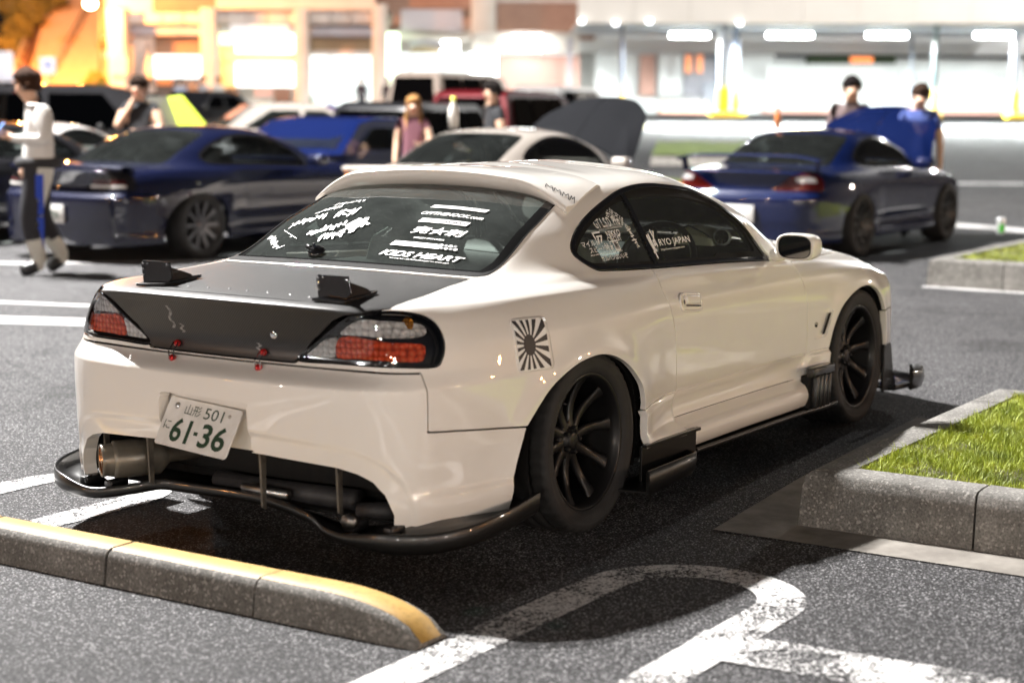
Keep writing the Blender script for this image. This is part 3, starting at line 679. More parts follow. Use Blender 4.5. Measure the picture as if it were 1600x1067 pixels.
HERO = empty('parked_coupe', (0, 0, 0), label='pearl white tuned coupe with a bare carbon boot lid, parked in the front bay', cat='car')
RG = rings()
BM = body_mesh(RG, 640, 230, hero_deform)
G = .0037
nD, nR, nF, nA = pXZ(DLO, -G, -1), pUV(RGLASS, -G, -1), pXZ(FARCH, 0, -1), pXZ(RARCH, 0, -1)
dlo_only = lambda s: (lambda M: np.where((M['A'][:, 1] > 10.6) & (M['A'][:, 1] < 14.6) & (np.abs(M['A'][:, 0]) > 5) & (np.abs(M['A'][:, 0]) < 12.6), s*sdpoly(XZ(M), DLO), -1.0*s if s > 0 else 1.0))
nDLO = lambda M: -np.where((M['A'][:, 1] > 10.6) & (M['A'][:, 1] < 14.6) & (np.abs(M['A'][:, 0]) > 5), sdpoly(XZ(M), DLO), -1.0)-G
arch = lambda M: np.where(M['A'][:, 1] < 9.9, np.minimum(-sdpoly(XZ(M), RARCH), -sdpoly(XZ(M), FARCH)), 1.0)
skirt_s = lambda M: np.where((M['A'][:, 1] < 5) & (np.abs(M['A'][:, 0]) > 5) & (np.abs(M['A'][:, 0]) < 14), sdpoly(XZ(M), SKIRT), -1.0)
door_s = lambda M: np.where((M['A'][:, 1] < 12.4) & (np.abs(M['A'][:, 0]) > 7) & (np.abs(M['A'][:, 0]) < 13), sdpoly(XZ(M), DOORP), -1.0)
fend_s = lambda M: np.where(np.abs(M['A'][:, 0]) > 8, np.minimum(M['V'][:, 0]-np.interp(M['V'][:, 2], [.29, .407, .55, .663, .747, .80, .9], [1.905, 1.905, 1.893, 1.878, 1.846, 1.84, 1.84]), (10.25-M['A'][:, 1])*.08), -1.0)
hood_s = lambda M: np.where(np.abs(M['A'][:, 0]) > 10, np.minimum(np.minimum((M['A'][:, 1]-10.25)*.08, (11.93-M['A'][:, 1])*.08), M['V'][:, 0]-1.87-(np.abs(M['V'][:, 1])-.6)*.1), -1.0)
fbump_s = lambda M: np.where(np.abs(M['A'][:, 0]) > 13, np.maximum(np.minimum((M['A'][:, 0].__abs__()-13.55)*.2, .505-M['V'][:, 2]), np.minimum((M['A'][:, 0].__abs__()-16.0)*.2, .63-M['V'][:, 2])), -1.0)
bump_s = lambda M: np.where(M['V'][:, 0] < -.2, sdpoly(SZ(M), BUMPS), -1.0)
tail_s = lambda M: pUV(TAIL)(M)
lid_s = lambda M: pUV(LID)(M)
HL = spl([(14.3, 8.2), (14.9, 7.6), (15.6, 7.6), (16.1, 7.8), (16.1, 8.9), (15.5, 9.4), (14.8, 9.5), (14.3, 9.0)], 5)
head_s = lambda M: pUV(HL)(M)

others = [nDLO, nR, pUV(WSH, -G, -1), arch, fneg(skirt_s, -G), fneg(door_s, -G), fneg(fend_s, -G), fneg(hood_s, -G), fneg(bump_s, -G), fneg(tail_s, -G), fneg(lid_s, -G),
          lambda M: np.where(M['V'][:, 0] < -.2, (M['A'][:, 1]-6.0)*.08+1*(np.abs(M['A'][:, 0]) > 4.2), 1.0), pSZ(BUMPS, 0, -1)]
shell = region(BM, *others[:-1])
shell = region(shell, lambda M: np.where((M['V'][:, 0] > 1.87) & (M['A'][:, 1] < 11.9), -1.0, 1.0))
fuel_s = lambda M: np.where((M['V'][:, 1] < 0) & (M['A'][:, 1] < 9.5), sdpoly(XZ(M), spl(FUEL, 1)), -1.0)
shellobj(shell, 'body_shell', MPAINT, HERO, rim=.02)
shellobj(region(BM, tail_s.__call__ if False else (lambda M: np.where(np.abs(M['A'][:, 0]) < 6, tail_s(M), -1)-G)), 'lamp_recess', MHOUSE, HERO, rim=0, offset=-.03)
shellobj(region(BM, lambda M: lid_s(M)-G), 'boot_lid', MCARBON, HERO, rim=.02)
PREC = spl([(-.185, .385), (-.185, .40), (-.180, .515), (-.165, .532), (.165, .538), (.190, .52), (.197, .50), (.200, .385), (.190, .372), (-.170, .372)], 3)
prec_s = lambda M: sdpoly(np.stack([M['V'][:, 1], M['V'][:, 2]], 1), PREC)+10*(M['V'][:, 0] > -.9)*-1
bumper = region(BM, lambda M: bump_s(M)-G, lambda M: pSZ(OPEN, 0, -1)(M), arch, lambda M: -prec_s(M))
shellobj(bumper, 'rear_bumper', MPAINT, HERO, rim=.045)
for sd in (right, left):
    B2 = region(BM, sd)
    d = shellobj(region(B2, lambda M: door_s(M)-G, nDLO, fneg(skirt_s, .010)), 'door', MPAINT, HERO, rim=.02)
    vent_s = lambda M: np.where((M['A'][:, 1] < 8), sdpoly(XZ(M), VENT), -1.0)
    f = shellobj(region(B2, lambda M: fend_s(M)-G, arch, fneg(fbump_s, -G), fneg(head_s, -G), fneg(skirt_s, -G), fneg(vent_s), lambda M: np.where(np.abs(M['A'][:, 0]) > 16.0, -1.0, 1.0)), 'front_fender', MPAINT, HERO, rim=.015)
    ve = shellobj(region(B2, lambda M: vent_s(M)+.004), 'vent_panel', MPAINT, f, rim=0, offset=-.014)
    shellobj(region(B2, lambda M: skirt_s(M), arch), 'side_skirt', MPAINT, HERO, rim=.03, offset=.0018)
    hl = shellobj(region(B2, head_s, lambda M: np.where(np.abs(M['A'][:, 0]) > 13, 1.0, -1.0)), 'headlight', MHOUSE, HERO, rim=0, offset=-.03)
    shellobj(region(B2, lambda M: head_s(M)-G, lambda M: np.where(np.abs(M['A'][:, 0]) > 13, 1.0, -1.0)), 'lens', MLENS, hl, rim=.003)
shellobj(region(BM, lambda M: hood_s(M)-G), 'bonnet', MPAINT, HERO, rim=.02)
shellobj(region(BM, lambda M: fbump_s(M)-G, arch), 'front_bumper', MPAINT, HERO, rim=.03)
shellobj(region(BM, lambda M: pUV(RGLASS, .004)(M)), 'rear_window', MGLASS, HERO, rim=0, offset=-.004)
shellobj(region(BM, pUV(WSH, .004)), 'windscreen', MGLASSC, HERO, rim=0, offset=-.004)
# inner skin closes the gaps between panels
inner = region(BM, lambda M: -prec_s(M), nDLO, nR, pUV(WSH, 0, -1), arch, pSZ(OPEN, 0, -1), fneg(vent_s) if False else (lambda M: np.ones(len(M['V']))))
shellobj(inner, 'inner_structure', MMATTE, HERO, rim=0, offset=-.045)
BVH = BVHTree.FromPolygons([tuple(v) for v in BM['V']], BM['F'].tolist())
HP = {o.name.split('.')[0]: o for o in HERO.children}
def hp(name, side=1):
    c = [o for o in HERO.children if o.name.split('.')[0] == name]
    return c[0] if side < 0 or len(c) == 1 else c[1]          # first built = right (y < 0)
# ---------- side glass, mouldings
dl = lambda M: np.where((M['A'][:, 1] > 10.6) & (M['A'][:, 1] < 14.6) & (np.abs(M['A'][:, 0]) > 5) & (np.abs(M['A'][:, 0]) < 12.9), sdpoly(XZ(M), DLO), -1.0)
def bline(M):   # signed distance to the pillar line between quarter glass and door glass (+ forward)
    a = np.array([.648, 1.150]); b = np.array([.672, .865]); e = (b-a)/np.linalg.norm(b-a); w = XZ(M)-a
    c = -(e[0]*w[:, 1]-e[1]*w[:, 0]); return -c
for sd in (right, left):
    B2 = region(BM, sd, lambda M: np.where((M['V'][:, 2] > .78), 1.0, -1.0))
    s_ = 1 if sd is left else -1
    tr = shellobj(region(B2, lambda M: dl(M)-.0005, lambda M: .013-dl(M)), 'window_moulding', MTRIM, HERO, rim=.02, offset=.004)
    topw = lambda M: .026+.016*sstep(1.02, 1.12, M['V'][:, 2])*sstep(.6, .8, M['V'][:, 0])+.012*sstep(.95, .86, M['V'][:, 2])*(M['V'][:, 0] > 1.2)
    shellobj(region(B2, lambda M: dl(M)-.012, lambda M: topw(M)-dl(M)), 'weather_strip', MMATTE, tr, rim=.015, offset=-.004)
    shellobj(region(B2, lambda M: dl(M)-.012, lambda M: .013-np.abs(bline(M))), 'pillar_strip', MTRIM, tr, rim=.015, offset=.001)
    shellobj(region(B2, lambda M: dl(M)-.02, lambda M: -bline(M)-.012), 'quarter_window', MGLASS, HERO, rim=0, offset=-.009)
    dr = hp('door', s_)
    shellobj(region(B2, lambda M: dl(M)-.02, lambda M: bline(M)-.012), 'door_window', MGLASSC, dr, rim=0, offset=-.009)
# black ceramic border and seal of the rear glass
def rg_in(M): return pUV(RGLASS)(M)
RGIN = np.array([(-3, 12.17), (3.0, 12.17), (3.25, 12.35), (3.45, 13.0), (3.40, 13.8), (-3, 13.9)])
def rg_in2(M): return sdpoly(UV_(M)*np.array([.16, .08]), RGIN*np.array([.16, .08]))
fr = region(BM, lambda M: rg_in(M)-.001, lambda M: -rg_in2(M), lambda M: np.where(np.abs(M['A'][:, 0]) < 6, 1., -1.))
RWN = HP['rear_window']
shellobj(fr, 'black_border', mat('ceramic_border', (.012, .012, .012), .12, coat=.3), RWN, rim=0, offset=-.0032)
shellobj(region(BM, lambda M: rg_in(M)+.003, lambda M: .006-rg_in(M)), 'rubber_seal', MMATTE, RWN, rim=.01, offset=.002)
# heater lines
for k in range(9):
    v0 = 12.35+k*.17
    o = region(BM, lambda M: .0012-np.abs(M['A'][:, 1]-v0)*.14, lambda M: 3.3-np.abs(M['A'][:, 0]), lambda M: np.where(M['V'][:, 0] < .5, 1., -1.))
    shellobj(o, 'heater_line', mat('heater_line', (.10, .05, .03), .5) if k == 0 else bpy.data.materials['heater_line'], RWN, rim=0, offset=-.006)

# ---------- tail lamps
TT = {'reverse_lens': (MLCLR, spl([(1.93, 8.32), (2.4, 8.76), (3.12, 9.15), (4.0, 9.2), (4.40, 9.12), (4.56, 8.86), (4.37, 8.56), (3.1, 8.40), (2.15, 8.30)], 4)),
      'brake_lens': (MLRED, spl([(1.88, 8.16), (2.37, 8.22), (3.2, 8.24), (4.30, 8.22), (4.43, 7.96), (4.37, 7.60), (4.18, 7.46), (3.13, 7.50), (2.2, 7.49), (1.83, 7.48)], 2)),
      'inner_lens': (MLCLR, np.array([(1.36, 7.45), (1.62, 8.05), (1.84, 8.16), (1.79, 7.47)]))}
for sd in (right, left):
    B2 = region(BM, sd, lambda M: np.where((M['V'][:, 0] < -.5) & (M['V'][:, 2] > .6), 1., -1.))
    tl = shellobj(region(B2, lambda M: tail_s(M)-G*1.3), 'tail_lamp', MLENS, HERO, rim=.006, offset=.003)
    shellobj(region(B2, lambda M: tail_s(M)-G, lambda M: .007-tail_s(M)), 'lamp_rim', MHOUSE, tl, rim=.012, offset=.0015)
    for nm, (m_, poly) in TT.items():
        shellobj(region(B2, pUV(poly)), nm, m_, tl, rim=.014, offset=-.012)
    # bulb glow ring details
    b = MB(); 
    hit = BVH.ray_cast(Vector((-2, -.66 if sd is right else .66, .80)), Vector((1, 0, 0)))[0]
    b.lathe([(0, .0), (.016, .0), (.022, -.01)], 16, Matrix.Translation(hit+Vector((.016, 0, 0))) @ Matrix.Rotation(-PI/2, 4, 'Y'))
    b.build('bulb', MLAMB, tl)
bpy.data.objects.remove(HP.pop('lamp_recess'))
for sd in (right, left):
    shellobj(region(BM, sd, lambda M: np.where(np.abs(M['A'][:, 0]) < 6, tail_s(M), -1)-G), 'lamp_recess', MHOUSE, HERO, rim=0, offset=-.03)

# ---------- generic decals pressed on to a surface
_tc = {}
def text2d(s, size=1.0, bold=0, shear=0, xs=1.0):
    key = (s, bold, shear)
    if key not in _tc:
        c = bpy.data.curves.new('t', 'FONT'); c.body = s; c.size = 1; c.shear = shear; c.offset = bold; c.align_x = 'CENTER'; c.align_y = 'CENTER'
        c.resolution_u = 3; c.fill_mode = 'FRONT'
        o = bpy.data.objects.new('t', c); COL.objects.link(o)
        bpy.context.view_layer.update()
        dg = bpy.context.evaluated_depsgraph_get(); me = bpy.data.meshes.new_from_object(o.evaluated_get(dg))
        v = [(p.co.x, p.co.y) for p in me.vertices]; f = [tuple(p.vertices) for p in me.polygons]
        bpy.data.objects.remove(o); bpy.data.meshes.remove(me); _tc[key] = (v, f)
    v, f = _tc[key]
    if not v: return [], []
    xsn = [p[0] for p in v]; ysn = [p[1] for p in v]; w = max(xsn)-min(xsn); h = max(ysn)-min(ysn); cx = (max(xsn)+min(xsn))/2; cy = (max(ysn)+min(ysn))/2
    return [((p[0]-cx)*size*xs/max(w, 1e-6), (p[1]-cy)*size/max(w, 1e-6)) for p in v], f       # size = width
def textbox(s, w, h, bold=0.01, shear=0):
    v, f = text2d(s, 1, bold, shear)
    if not v: return v, f
    ys = [p[1] for p in v]; hh = max(ys)-min(ys)
    return [(p[0]*w, p[1]*h/hh) for p in v], f
def rect2(w, h, shear=0, n=4): 
    vs = []; 
    for j in range(2):
        for i in range(n+1): vs.append((-w/2+w*i/n+shear*(j-.5)*h, (j-.5)*h))
    return vs, [(i, i+1, n+2+i, n+1+i) for i in range(n)]
def rot2(vf, a, dx=0, dy=0):
    v, f = vf; c, s = math.cos(a), math.sin(a); return [(x*c-y*s+dx, x*s+y*c+dy) for x, y in v], f
def join2(*l):
    V = []; F = []
    for v, f in l: b = len(V); V += v; F += [tuple(i+b for i in q) for q in f]
    return V, F
def decal(vf, origin, r, u, name, m, parent, off=.0015, bvh=BVH, cast=True, **k):
    v, f = vf
    if not v: return None
    r = Vector(r).normalized(); u = Vector(u); u = (u-r*u.dot(r)).normalized(); n = r.cross(u); O = Vector(origin); out = []
    for x, y in v:
        p = O+r*x+u*y
        if cast:
            h, nn, i, d = bvh.ray_cast(p+n*.15, -n)
            p = (h+nn*(off if nn.dot(n) > 0 else -off)) if h is not None else p+n*off
        else: p = p+n*off
        out.append(p)
    me = bpy.data.meshes.new(name); me.from_pydata(out, [], f); me.materials.append(m); me.update()
    o = link(bpy.data.objects.new(name, me), parent); return tag(o, **k)
def scrib(w, h, n, seed, slant=.25):
    """dense brush strokes of an unreadable sticker"""
    r_ = random.Random(seed); L = []; x = -w/2
    n = int(n*1.6)
    for i in range(n):
        cx = -w/2+w*(i+.5)/n
        for k in range(r_.choice((2, 3, 3))):
            a = r_.choice((0, 0, PI/2, PI/2, .8, -.7))+r_.uniform(-.15, .15); l = h*r_.uniform(.5, .95) if abs(math.sin(a)) > .5 else w/n*r_.uniform(.7, 1.15)
            L.append(rot2(rect2(l, h*r_.uniform(.10, .18), 0, 1), a, cx+r_.uniform(-.2, .2)*w/n, r_.uniform(-.3, .3)*h))
    V, F = join2(*L); return [(x+y*slant, y) for x, y in V], F
def disk2(rx, ry, n=28): return [(0, 0)]+[(rx*math.cos(2*PI*i/n), ry*math.sin(2*PI*i/n)) for i in range(n)], [(0, 1+i, 1+(i+1) % n) for i in range(n)]

# rear window stickers (right-hand column)
RU = (.55, 0, .42); RR = (0, -1, 0)
def rw(vf, y, x, z, name='sticker', a=0, m=None, lab=None, off=.0008): 
    return decal(rot2(vf, a), (x, y, z), RR, RU, name, m or MWHITE, RWN, off, label=lab)
rw(rect2(.235, .022, .3), -.235, .085, 1.096, lab='white band sticker with small dark print'); rw(textbox('LOVE ★ NISSAN', .13, .012, .0), -.27, .085, 1.097, m=MINK, off=.0016, name='sticker_print')
rw(textbox('OFFTHEHOOK.com', .262, .024, .02, .25), -.24, .035, 1.070, lab='white OFFTHEHOOK.com lettering')
rw(rect2(.205, .026, .25), -.237, -.012, 1.047, lab='outlined WORKS sticker'); rw(textbox('ZERO WORKS', .19, .016, .02, .25), -.237, -.012, 1.047, m=MINK, off=.0016, name='sticker_print')
rw(textbox('完☆刺', .225, .046, .03, .2), -.25, -.064, 1.018, lab='large white brush characters')
rw(textbox('HIGH POWER', .13, .008, .02, .2), -.235, -.105, .994)
rw(rect2(.205, .026, .4), -.205, -.140, .977, lab='white band sticker with hexagon pattern'); rw(rot2(textbox('COLLECTION', .1, .008, 0), 0), -.225, -.143, .975, m=MINK, off=.0016, name='sticker_print')
for i in range(4):
    for j in range(2): rw(disk2(.009, .007, 6), -.305-i*.019-(j % 2)*.009, -.132-j*.012, .982-j*.010, m=MINK if (i+j) % 2 else MWHITE, off=.0018, name='hexagon')
rw(textbox('KIDS HEART', .345, .034, .028, .3), -.262, -.192, .947, lab='white KIDS HEART lettering')
rw(textbox('www.kidsheart.co.jp', .25, .010, .02, .2), -.27, -.221, .934)
# rear window stickers (left-hand scribble stickers)
for (px_, y_, x_, z_, w_, h_, n_, a_, sl) in [(0, .44, -.155, .965, .15, .030, 5, -.62, .1), (0, .385, -.12, .985, .12, .016, 1, -.62, 0), (0, .37, -.03, 1.035, .15, .040, 6, .45, .3), (0, .33, .04, 1.075, .11, .028, 5, .5, .3),
        (0, .27, .095, 1.10, .13, .022, 5, .25, .2), (0, .22, .015, 1.06, .085, .055, 4, .3, .2), (0, .24, -.08, 1.005, .16, .040, 6, .42, .3), (0, .19, -.115, .985, .10, .042, 4, .3, .1), (0, .12, -.06, 1.02, .075, .075, 4, .2, .1)]:
    rw(scrib(w_, h_, n_, int(y_*1000+x_*100), sl), y_, x_, z_, a=a_, name='sticker')
# side window stickers
SU = (0, .45, .9); SRt = (1, 0, 0); QW = [o for o in HERO.children if o.name.startswith('quarter_window')][0]
DW = [o for o in hp('door', -1).children if o.name.startswith('door_window')][0]
def sw(vf, x, z, a=0, par=None, m=None, lab=None, off=-.0065, name='sticker'): return decal(rot2(vf, a), (x, -.65, z), SRt, SU, name, m or MWHITE, par or QW, off, label=lab)
sw(textbox('GT L.S.D. Pro', .160, .040, .015), .462, 1.053, lab='white GT L.S.D. Pro lettering'); sw(textbox('SUPER LOCK DIFFERENTIAL', .15, .007, .01), .468, 1.024)
sw(textbox('NIKKO', .090, .026, .02), .466, 1.000, lab='white NIKKO CIRCUIT lettering'); sw(textbox('CIRCUIT', .092, .022, .015), .456, .974)
sw(join2(rot2(rect2(.045, .007, .3), 0, 0, .022), rot2(rect2(.038, .007, .3), 0, .004, .006), rot2(rect2(.007, .03, 0), 0, -.024, .01), rot2(rect2(.007, .035, 0), -.5, -.012, -.010), rot2(rect2(.03, .007, .3), .9, .008, -.008)), .366, .990, name='circuit_logo')
sw(textbox('マイルド', .110, .024, .012, .2), .300, .972, lab='white Japanese racing team lettering'); sw(textbox('スピード', .105, .024, .012, .2), .322, .942); sw(textbox('MILD SPEED RACING', .11, .006, .01), .318, .920)
sw(textbox('峠★', .050, .036, .012), .400, .943); sw(rect2(.034, .042), .449, .945, name='sticker'); sw(textbox('斬', .026, .034, .01), .449, .945, m=MINK, off=-.0055, name='sticker_print'); sw(textbox('TOUGE SPIRIT', .10, .006, .01), .425, .918)
sw(textbox('ガルパンはいいぞ', .185, .022, .012), .405, .897, lab='white Japanese lettering along the glass foot')
sw(textbox('ご注文は', .098, .024, .012), .537, 1.086, -.72, lab='slanted white Japanese lettering'); sw(textbox('廃車ですか？', .135, .024, .012), .541, 1.048, -.62)
sw(scrib(.085, .026, 4, 77, .1), .590, .966, -1.35)
sw(textbox('RYO JAPAN', .262, .036, .012), .900, .926, par=DW, lab='white RYO JAPAN lettering'); sw(textbox('http://www.ryojapan.com', .20, .011, .008), .865, .897, par=DW)
sw(scrib(.060, .075, 3, 5, .3), .725, .925, .5, par=DW, name='dragon_emblem')
sw(textbox('SPL', .001, .001), .6, .9) if False else None

# ---------- fuel flap: rounded square with a rising sun print
fo = region(BM, lambda M: fuel_s(M)+.006, lambda M: -(fuel_s(M))+.0) if False else None
FR_, FU_ = (1, 0, -.03), (-.14, 0, 1)
def rr(w, h, r, n=5):
    p = []
    for cx, cy, a0 in ((w/2-r, h/2-r, 0), (-w/2+r, h/2-r, PI/2), (-w/2+r, -h/2+r, PI), (w/2-r, -h/2+r, 1.5*PI)):
        for i in range(n+1): a = a0+PI/2*i/n; p.append((cx+r*math.cos(a), cy+r*math.sin(a)))
    return p
FC = (-.382, -.8, .700)
def fan(poly): 
    return [(0, 0)]+list(poly), [(0, 1+i, 1+(i+1) % len(poly)) for i in range(len(poly))]
SHELL_O = HP['body_shell']
def dense_ring(poly, k): 
    P = np.array(poly); out = []
    for i in range(len(P)):
        for t in range(k): out.append(tuple(P[i]+(P[(i+1) % len(P)]-P[i])*t/k))
    return out
def gridpoly(poly, nr=5):
    P = dense_ring(poly, 3); n = len(P); V = [(0, 0)]; F = []
    for r in range(1, nr+1): V += [(x*r/nr, y*r/nr) for x, y in P]
    for i in range(n): F.append((0, 1+i, 1+(i+1) % n))
    for r in range(nr-1):
        b = 1+r*n
        for i in range(n): j = (i+1) % n; F.append((b+i, b+n+i, b+n+j, b+j))
    return V, F
flap = decal(gridpoly(rr(.185, .172, .026), 12), (FC[0]+.006, FC[1], FC[2]), FR_, FU_, 'fuel_flap', MPAINT, SHELL_O, .0035)
md = flap.modifiers.new('s', 'SOLIDIFY'); md.thickness = .004; md.offset = -1
for p in flap.data.polygons: p.use_smooth = True
decal(gridpoly(rr(.163, .158, .018), 12), FC, FR_, FU_, 'print_ground', MWHITE, flap, .0048, label='white and black sun ray print on the fuel flap')
ryl = []
hw, hh = .0800, .0775
def onrect(a):
    c, s = math.cos(a), math.sin(a); t = min(hw/max(abs(c), 1e-9), hh/max(abs(s), 1e-9)); return (c*t, s*t)
ocx, ocy = -.018, 0
def onrect2(a):
    c, s = math.cos(a), math.sin(a)
    tx = ((hw if c > 0 else -hw)-ocx)/c if abs(c) > 1e-9 else 9; ty = ((hh if s > 0 else -hh)-ocy)/s if abs(s) > 1e-9 else 9
    t = min(tx, ty); return (ocx+c*t, ocy+s*t)
for k in range(16):
    a0 = 2*PI*(k+.25)/16; a1 = 2*PI*(k+.75)/16; am = (a0+a1)/2
    V = [(ocx, ocy)]+[onrect2(a0+(a1-a0)*i/4) for i in range(5)]
    V2 = [(ocx, ocy)]; NR = 8
    for r in range(1, NR+1): V2 += [((x-ocx)*r/NR+ocx, (y-ocy)*r/NR+ocy) for x, y in V[1:]]
    ryl.append((V2, [(0, 1+i, 2+i) for i in range(4)]+[(1+5*r+i, 6+5*r+i, 7+5*r+i, 2+5*r+i) for r in range(NR-1) for i in range(4)]))
decal(join2(*ryl), FC, FR_, FU_, 'sun_rays', MINK, flap, .0056)
V, F_ = disk2(.030, .034); decal(([(x+ocx, y+ocy) for x, y in V], F_), FC, FR_, FU_, 'sun_disc', MINK, flap, .0062)

# ---------- roof spoiler
ys = np.linspace(-1, 1, 41); rows = []
for t in ys:
    a = abs(t); sg = np.sign(t); yy = .575*a
    zt = 1.229-.020*(a/.6)**2 if a < .6 else 1.209-.108*((a-.6)/.4)**1.7
    xt = .245+.02*a**4; h = .056*(1-a**6*.7)
    xr = .60+.0*a
    def roof_z(x, y):
        hh_ = BVH.ray_cast(Vector((x, y, 2)), Vector((0, 0, -1)))[0]; return hh_.z if hh_ else zt
    Y = lambda f: sg*(yy-(1-f)*.05*a**3)
    yo = sg*yy
    za = roof_z(.57, yo*.94)+.002; zb = roof_z(.44, yo*.97); zg = roof_z(.36, yo*.97)
    rows.append([(.575, yo*.94, za-.003), (.54, yo*.945, max(roof_z(.54, yo*.945)+.010, zt-.012)), (.45, yo*.96, max(zb+.012, zt+.006)), (.35, yo*.98, zt+.010), (.28, yo*.995, zt+.005), (xt, yo, zt-.002), (xt-.004, yo, zt-.010), (xt+.006, yo*.998, zt-.010-h*.45),
                 (xt+.035, yo*.99, zt-.012-h), (xt+.06, yo*.985, zt-.012-h+.004), (.40, yo*.975, min(zt-.02, zg+.004)), (.52, yo*.95, roof_z(.52, yo*.95)-.006)])
b = MB(); b.grid(rows, True, closed=True); n = len(rows[0]); b.add(rows[0], [tuple(range(n))], True); b.add(rows[-1], [tuple(reversed(range(n)))], True)
RS = b.build('roof_spoiler', MPAINT, HERO)
bs = BVHTree.FromPolygons([v.co for v in RS.data.vertices], [tuple(p.vertices) for p in RS.data.polygons])
sq = []
r_ = random.Random(4)
for k, (cx, w_) in enumerate(((-.045, .03), (-.012, .028), (.022, .026), (.05, .02))):
    pts = [(cx-w_/2, -.018), (cx-w_/2+.004, .018), (cx, .0), (cx+w_/2-.004, .02), (cx+w_/2, -.02)]
    for i in range(4):
        a, c = pts[i], pts[i+1]; L = math.hypot(c[0]-a[0], c[1]-a[1]); sq.append(rot2(rect2(L*1.1, .003, 0, 1), math.atan2(c[1]-a[1], c[0]-a[0]), (a[0]+c[0])/2, (a[1]+c[1])/2))
decal(join2(*sq), (.33, -.515, 1.155), (.55, -.62, -.55), (.6, .2, .6), 'marker_signature', MINK, RS, .002, bvh=bs)

# ---------- boot lid hardware
LIDO = HP['boot_lid']; BUMPO = HP['rear_bumper']
def surf_pt(y, z): return BVH.ray_cast(Vector((-2, y, z)), Vector((1, 0, 0)))[0]
for y_ in (.180, -.188):
    p = surf_pt(y_, .688); q = surf_pt(y_, .642); parts = []
    for w_, c_ in ((LIDO, p), (BUMPO, q)):
        b = MB(); b.lathe([(0, .014), (.009, .013), (.012, .006), (.012, -.002), (.009, -.004)], 14, Matrix.Translation(c_+Vector((-.004, 0, 0))) @ Matrix.Rotation(-PI/2, 4, 'Y')); parts.append(b.build('pin_button', MREDANO, w_))
    b = MB()
    for s_ in (-1, 1): b.tube([p+Vector((-.014, .0105*s_, .004)), (p+q)/2+Vector((-.026, .0105*s_, 0)), q+Vector((-.012, .0105*s_, -.002))], .0022, 6)
    b.build('catch_strap', MCHROME if y_ < 0 else MBLACK, LIDO)
p = surf_pt(-.232, .748); b = MB(); b.lathe([(0, .006), (.008, .006), (.013, .004), (.015, 0), (.015, -.004)], 20, Matrix.Translation(p) @ Matrix.Rotation(-PI/2, 4, 'Y')); b.build('boot_lock', MCHROME, LIDO)
# two bare wing brackets: transverse plate with bolts on an angled foot
def bracket(yc, sg):
    M0 = Vector((0, 0, 0)); hit = BVH.ray_cast(Vector((-.87, yc, 2)), Vector((0, 0, -1)))[0]
    z0 = hit.z; x0 = -.88
    b = MB(); w = .140; hgt = .082
    poly = [(-w/2+.01, 0), (w/2-.03, 0), (w/2, .03), (w/2-.012, hgt), (-w/2+.008, hgt), (-w/2, hgt-.012)]
    Mx = Matrix(((0, 0, 1, x0), (-1*sg*-1*-1, 0, 0, yc), (0, 1, 0, z0-.004), (0, 0, 0, 1)))
    b.prism(poly, -.003, .003, Mx)
    pl = b.build('wing_bracket', MTRIM, LIDO, bevel=.0015)
    b = MB()                                                                    # foot flange running forward and outward
    fl = [Vector((x0-.05, yc+w/2*.7, 0)), Vector((x0-.03, yc-w/2*.9, 0)), Vector((x0+.15, yc-w/2*.75, 0)), Vector((x0+.17, yc-w/2*.6, 0)), Vector((x0+.06, yc+.01, 0))]
    vs = []
    for dz in (.003, .012):
        for p_ in fl:
            hz = (BVH.ray_cast(Vector((p_.x, p_.y, 2)), Vector((0, 0, -1)))[0] or Vector((0, 0, .855))).z; vs.append((p_.x, p_.y, hz+dz))
    m_ = len(fl); b.add(vs, [tuple(reversed(range(m_))), tuple(range(m_, 2*m_))]+[(i, (i+1) % m_, m_+(i+1) % m_, m_+i) for i in range(m_)])
    b.build('bracket_foot', MTRIM, pl, bevel=.001)
    b = MB()
    vs = [Vector((x0, yc-w/2*.55, z0+.005)), Vector((x0+.14, yc-w/2*.7, z0+.006)), Vector((x0+.11, yc-w/2*.65, z0+.03)), Vector((x0, yc-w/2*.5, z0+.066))]
    b.add([v+Vector((0, d, 0)) for d in (-.0025, .0025) for v in vs], [(3, 2, 1, 0), (4, 5, 6, 7), (0, 1, 5, 4), (1, 2, 6, 5), (2, 3, 7, 6), (3, 0, 4, 7)]); b.build('gusset', MTRIM, pl)
    for (u_, v_) in ((-.058, .070), (-.058, .052), (-.058, .032), (-.040, .070), (.050, .068)):
        b = MB(); b.lathe([(0, .003), (.005, .002), (.005, 0)], 10, Matrix.Translation((x0-.004, yc-u_*1, z0+v_)) @ Matrix.Rotation(-PI/2, 4, 'Y')); b.build('bolt', MCHROME, pl)
    for k in range(2):
        b = MB(); b.lathe([(0, .014), (.006, .013), (.006, .006), (.010, .005), (.010, 0)], 10, Matrix.Translation((x0+.035+.05*k, yc-.02-.012*k, z0+.012))); b.build('stud', MBLACK, pl)
bracket(-.42, 1); bracket(.33, 1)
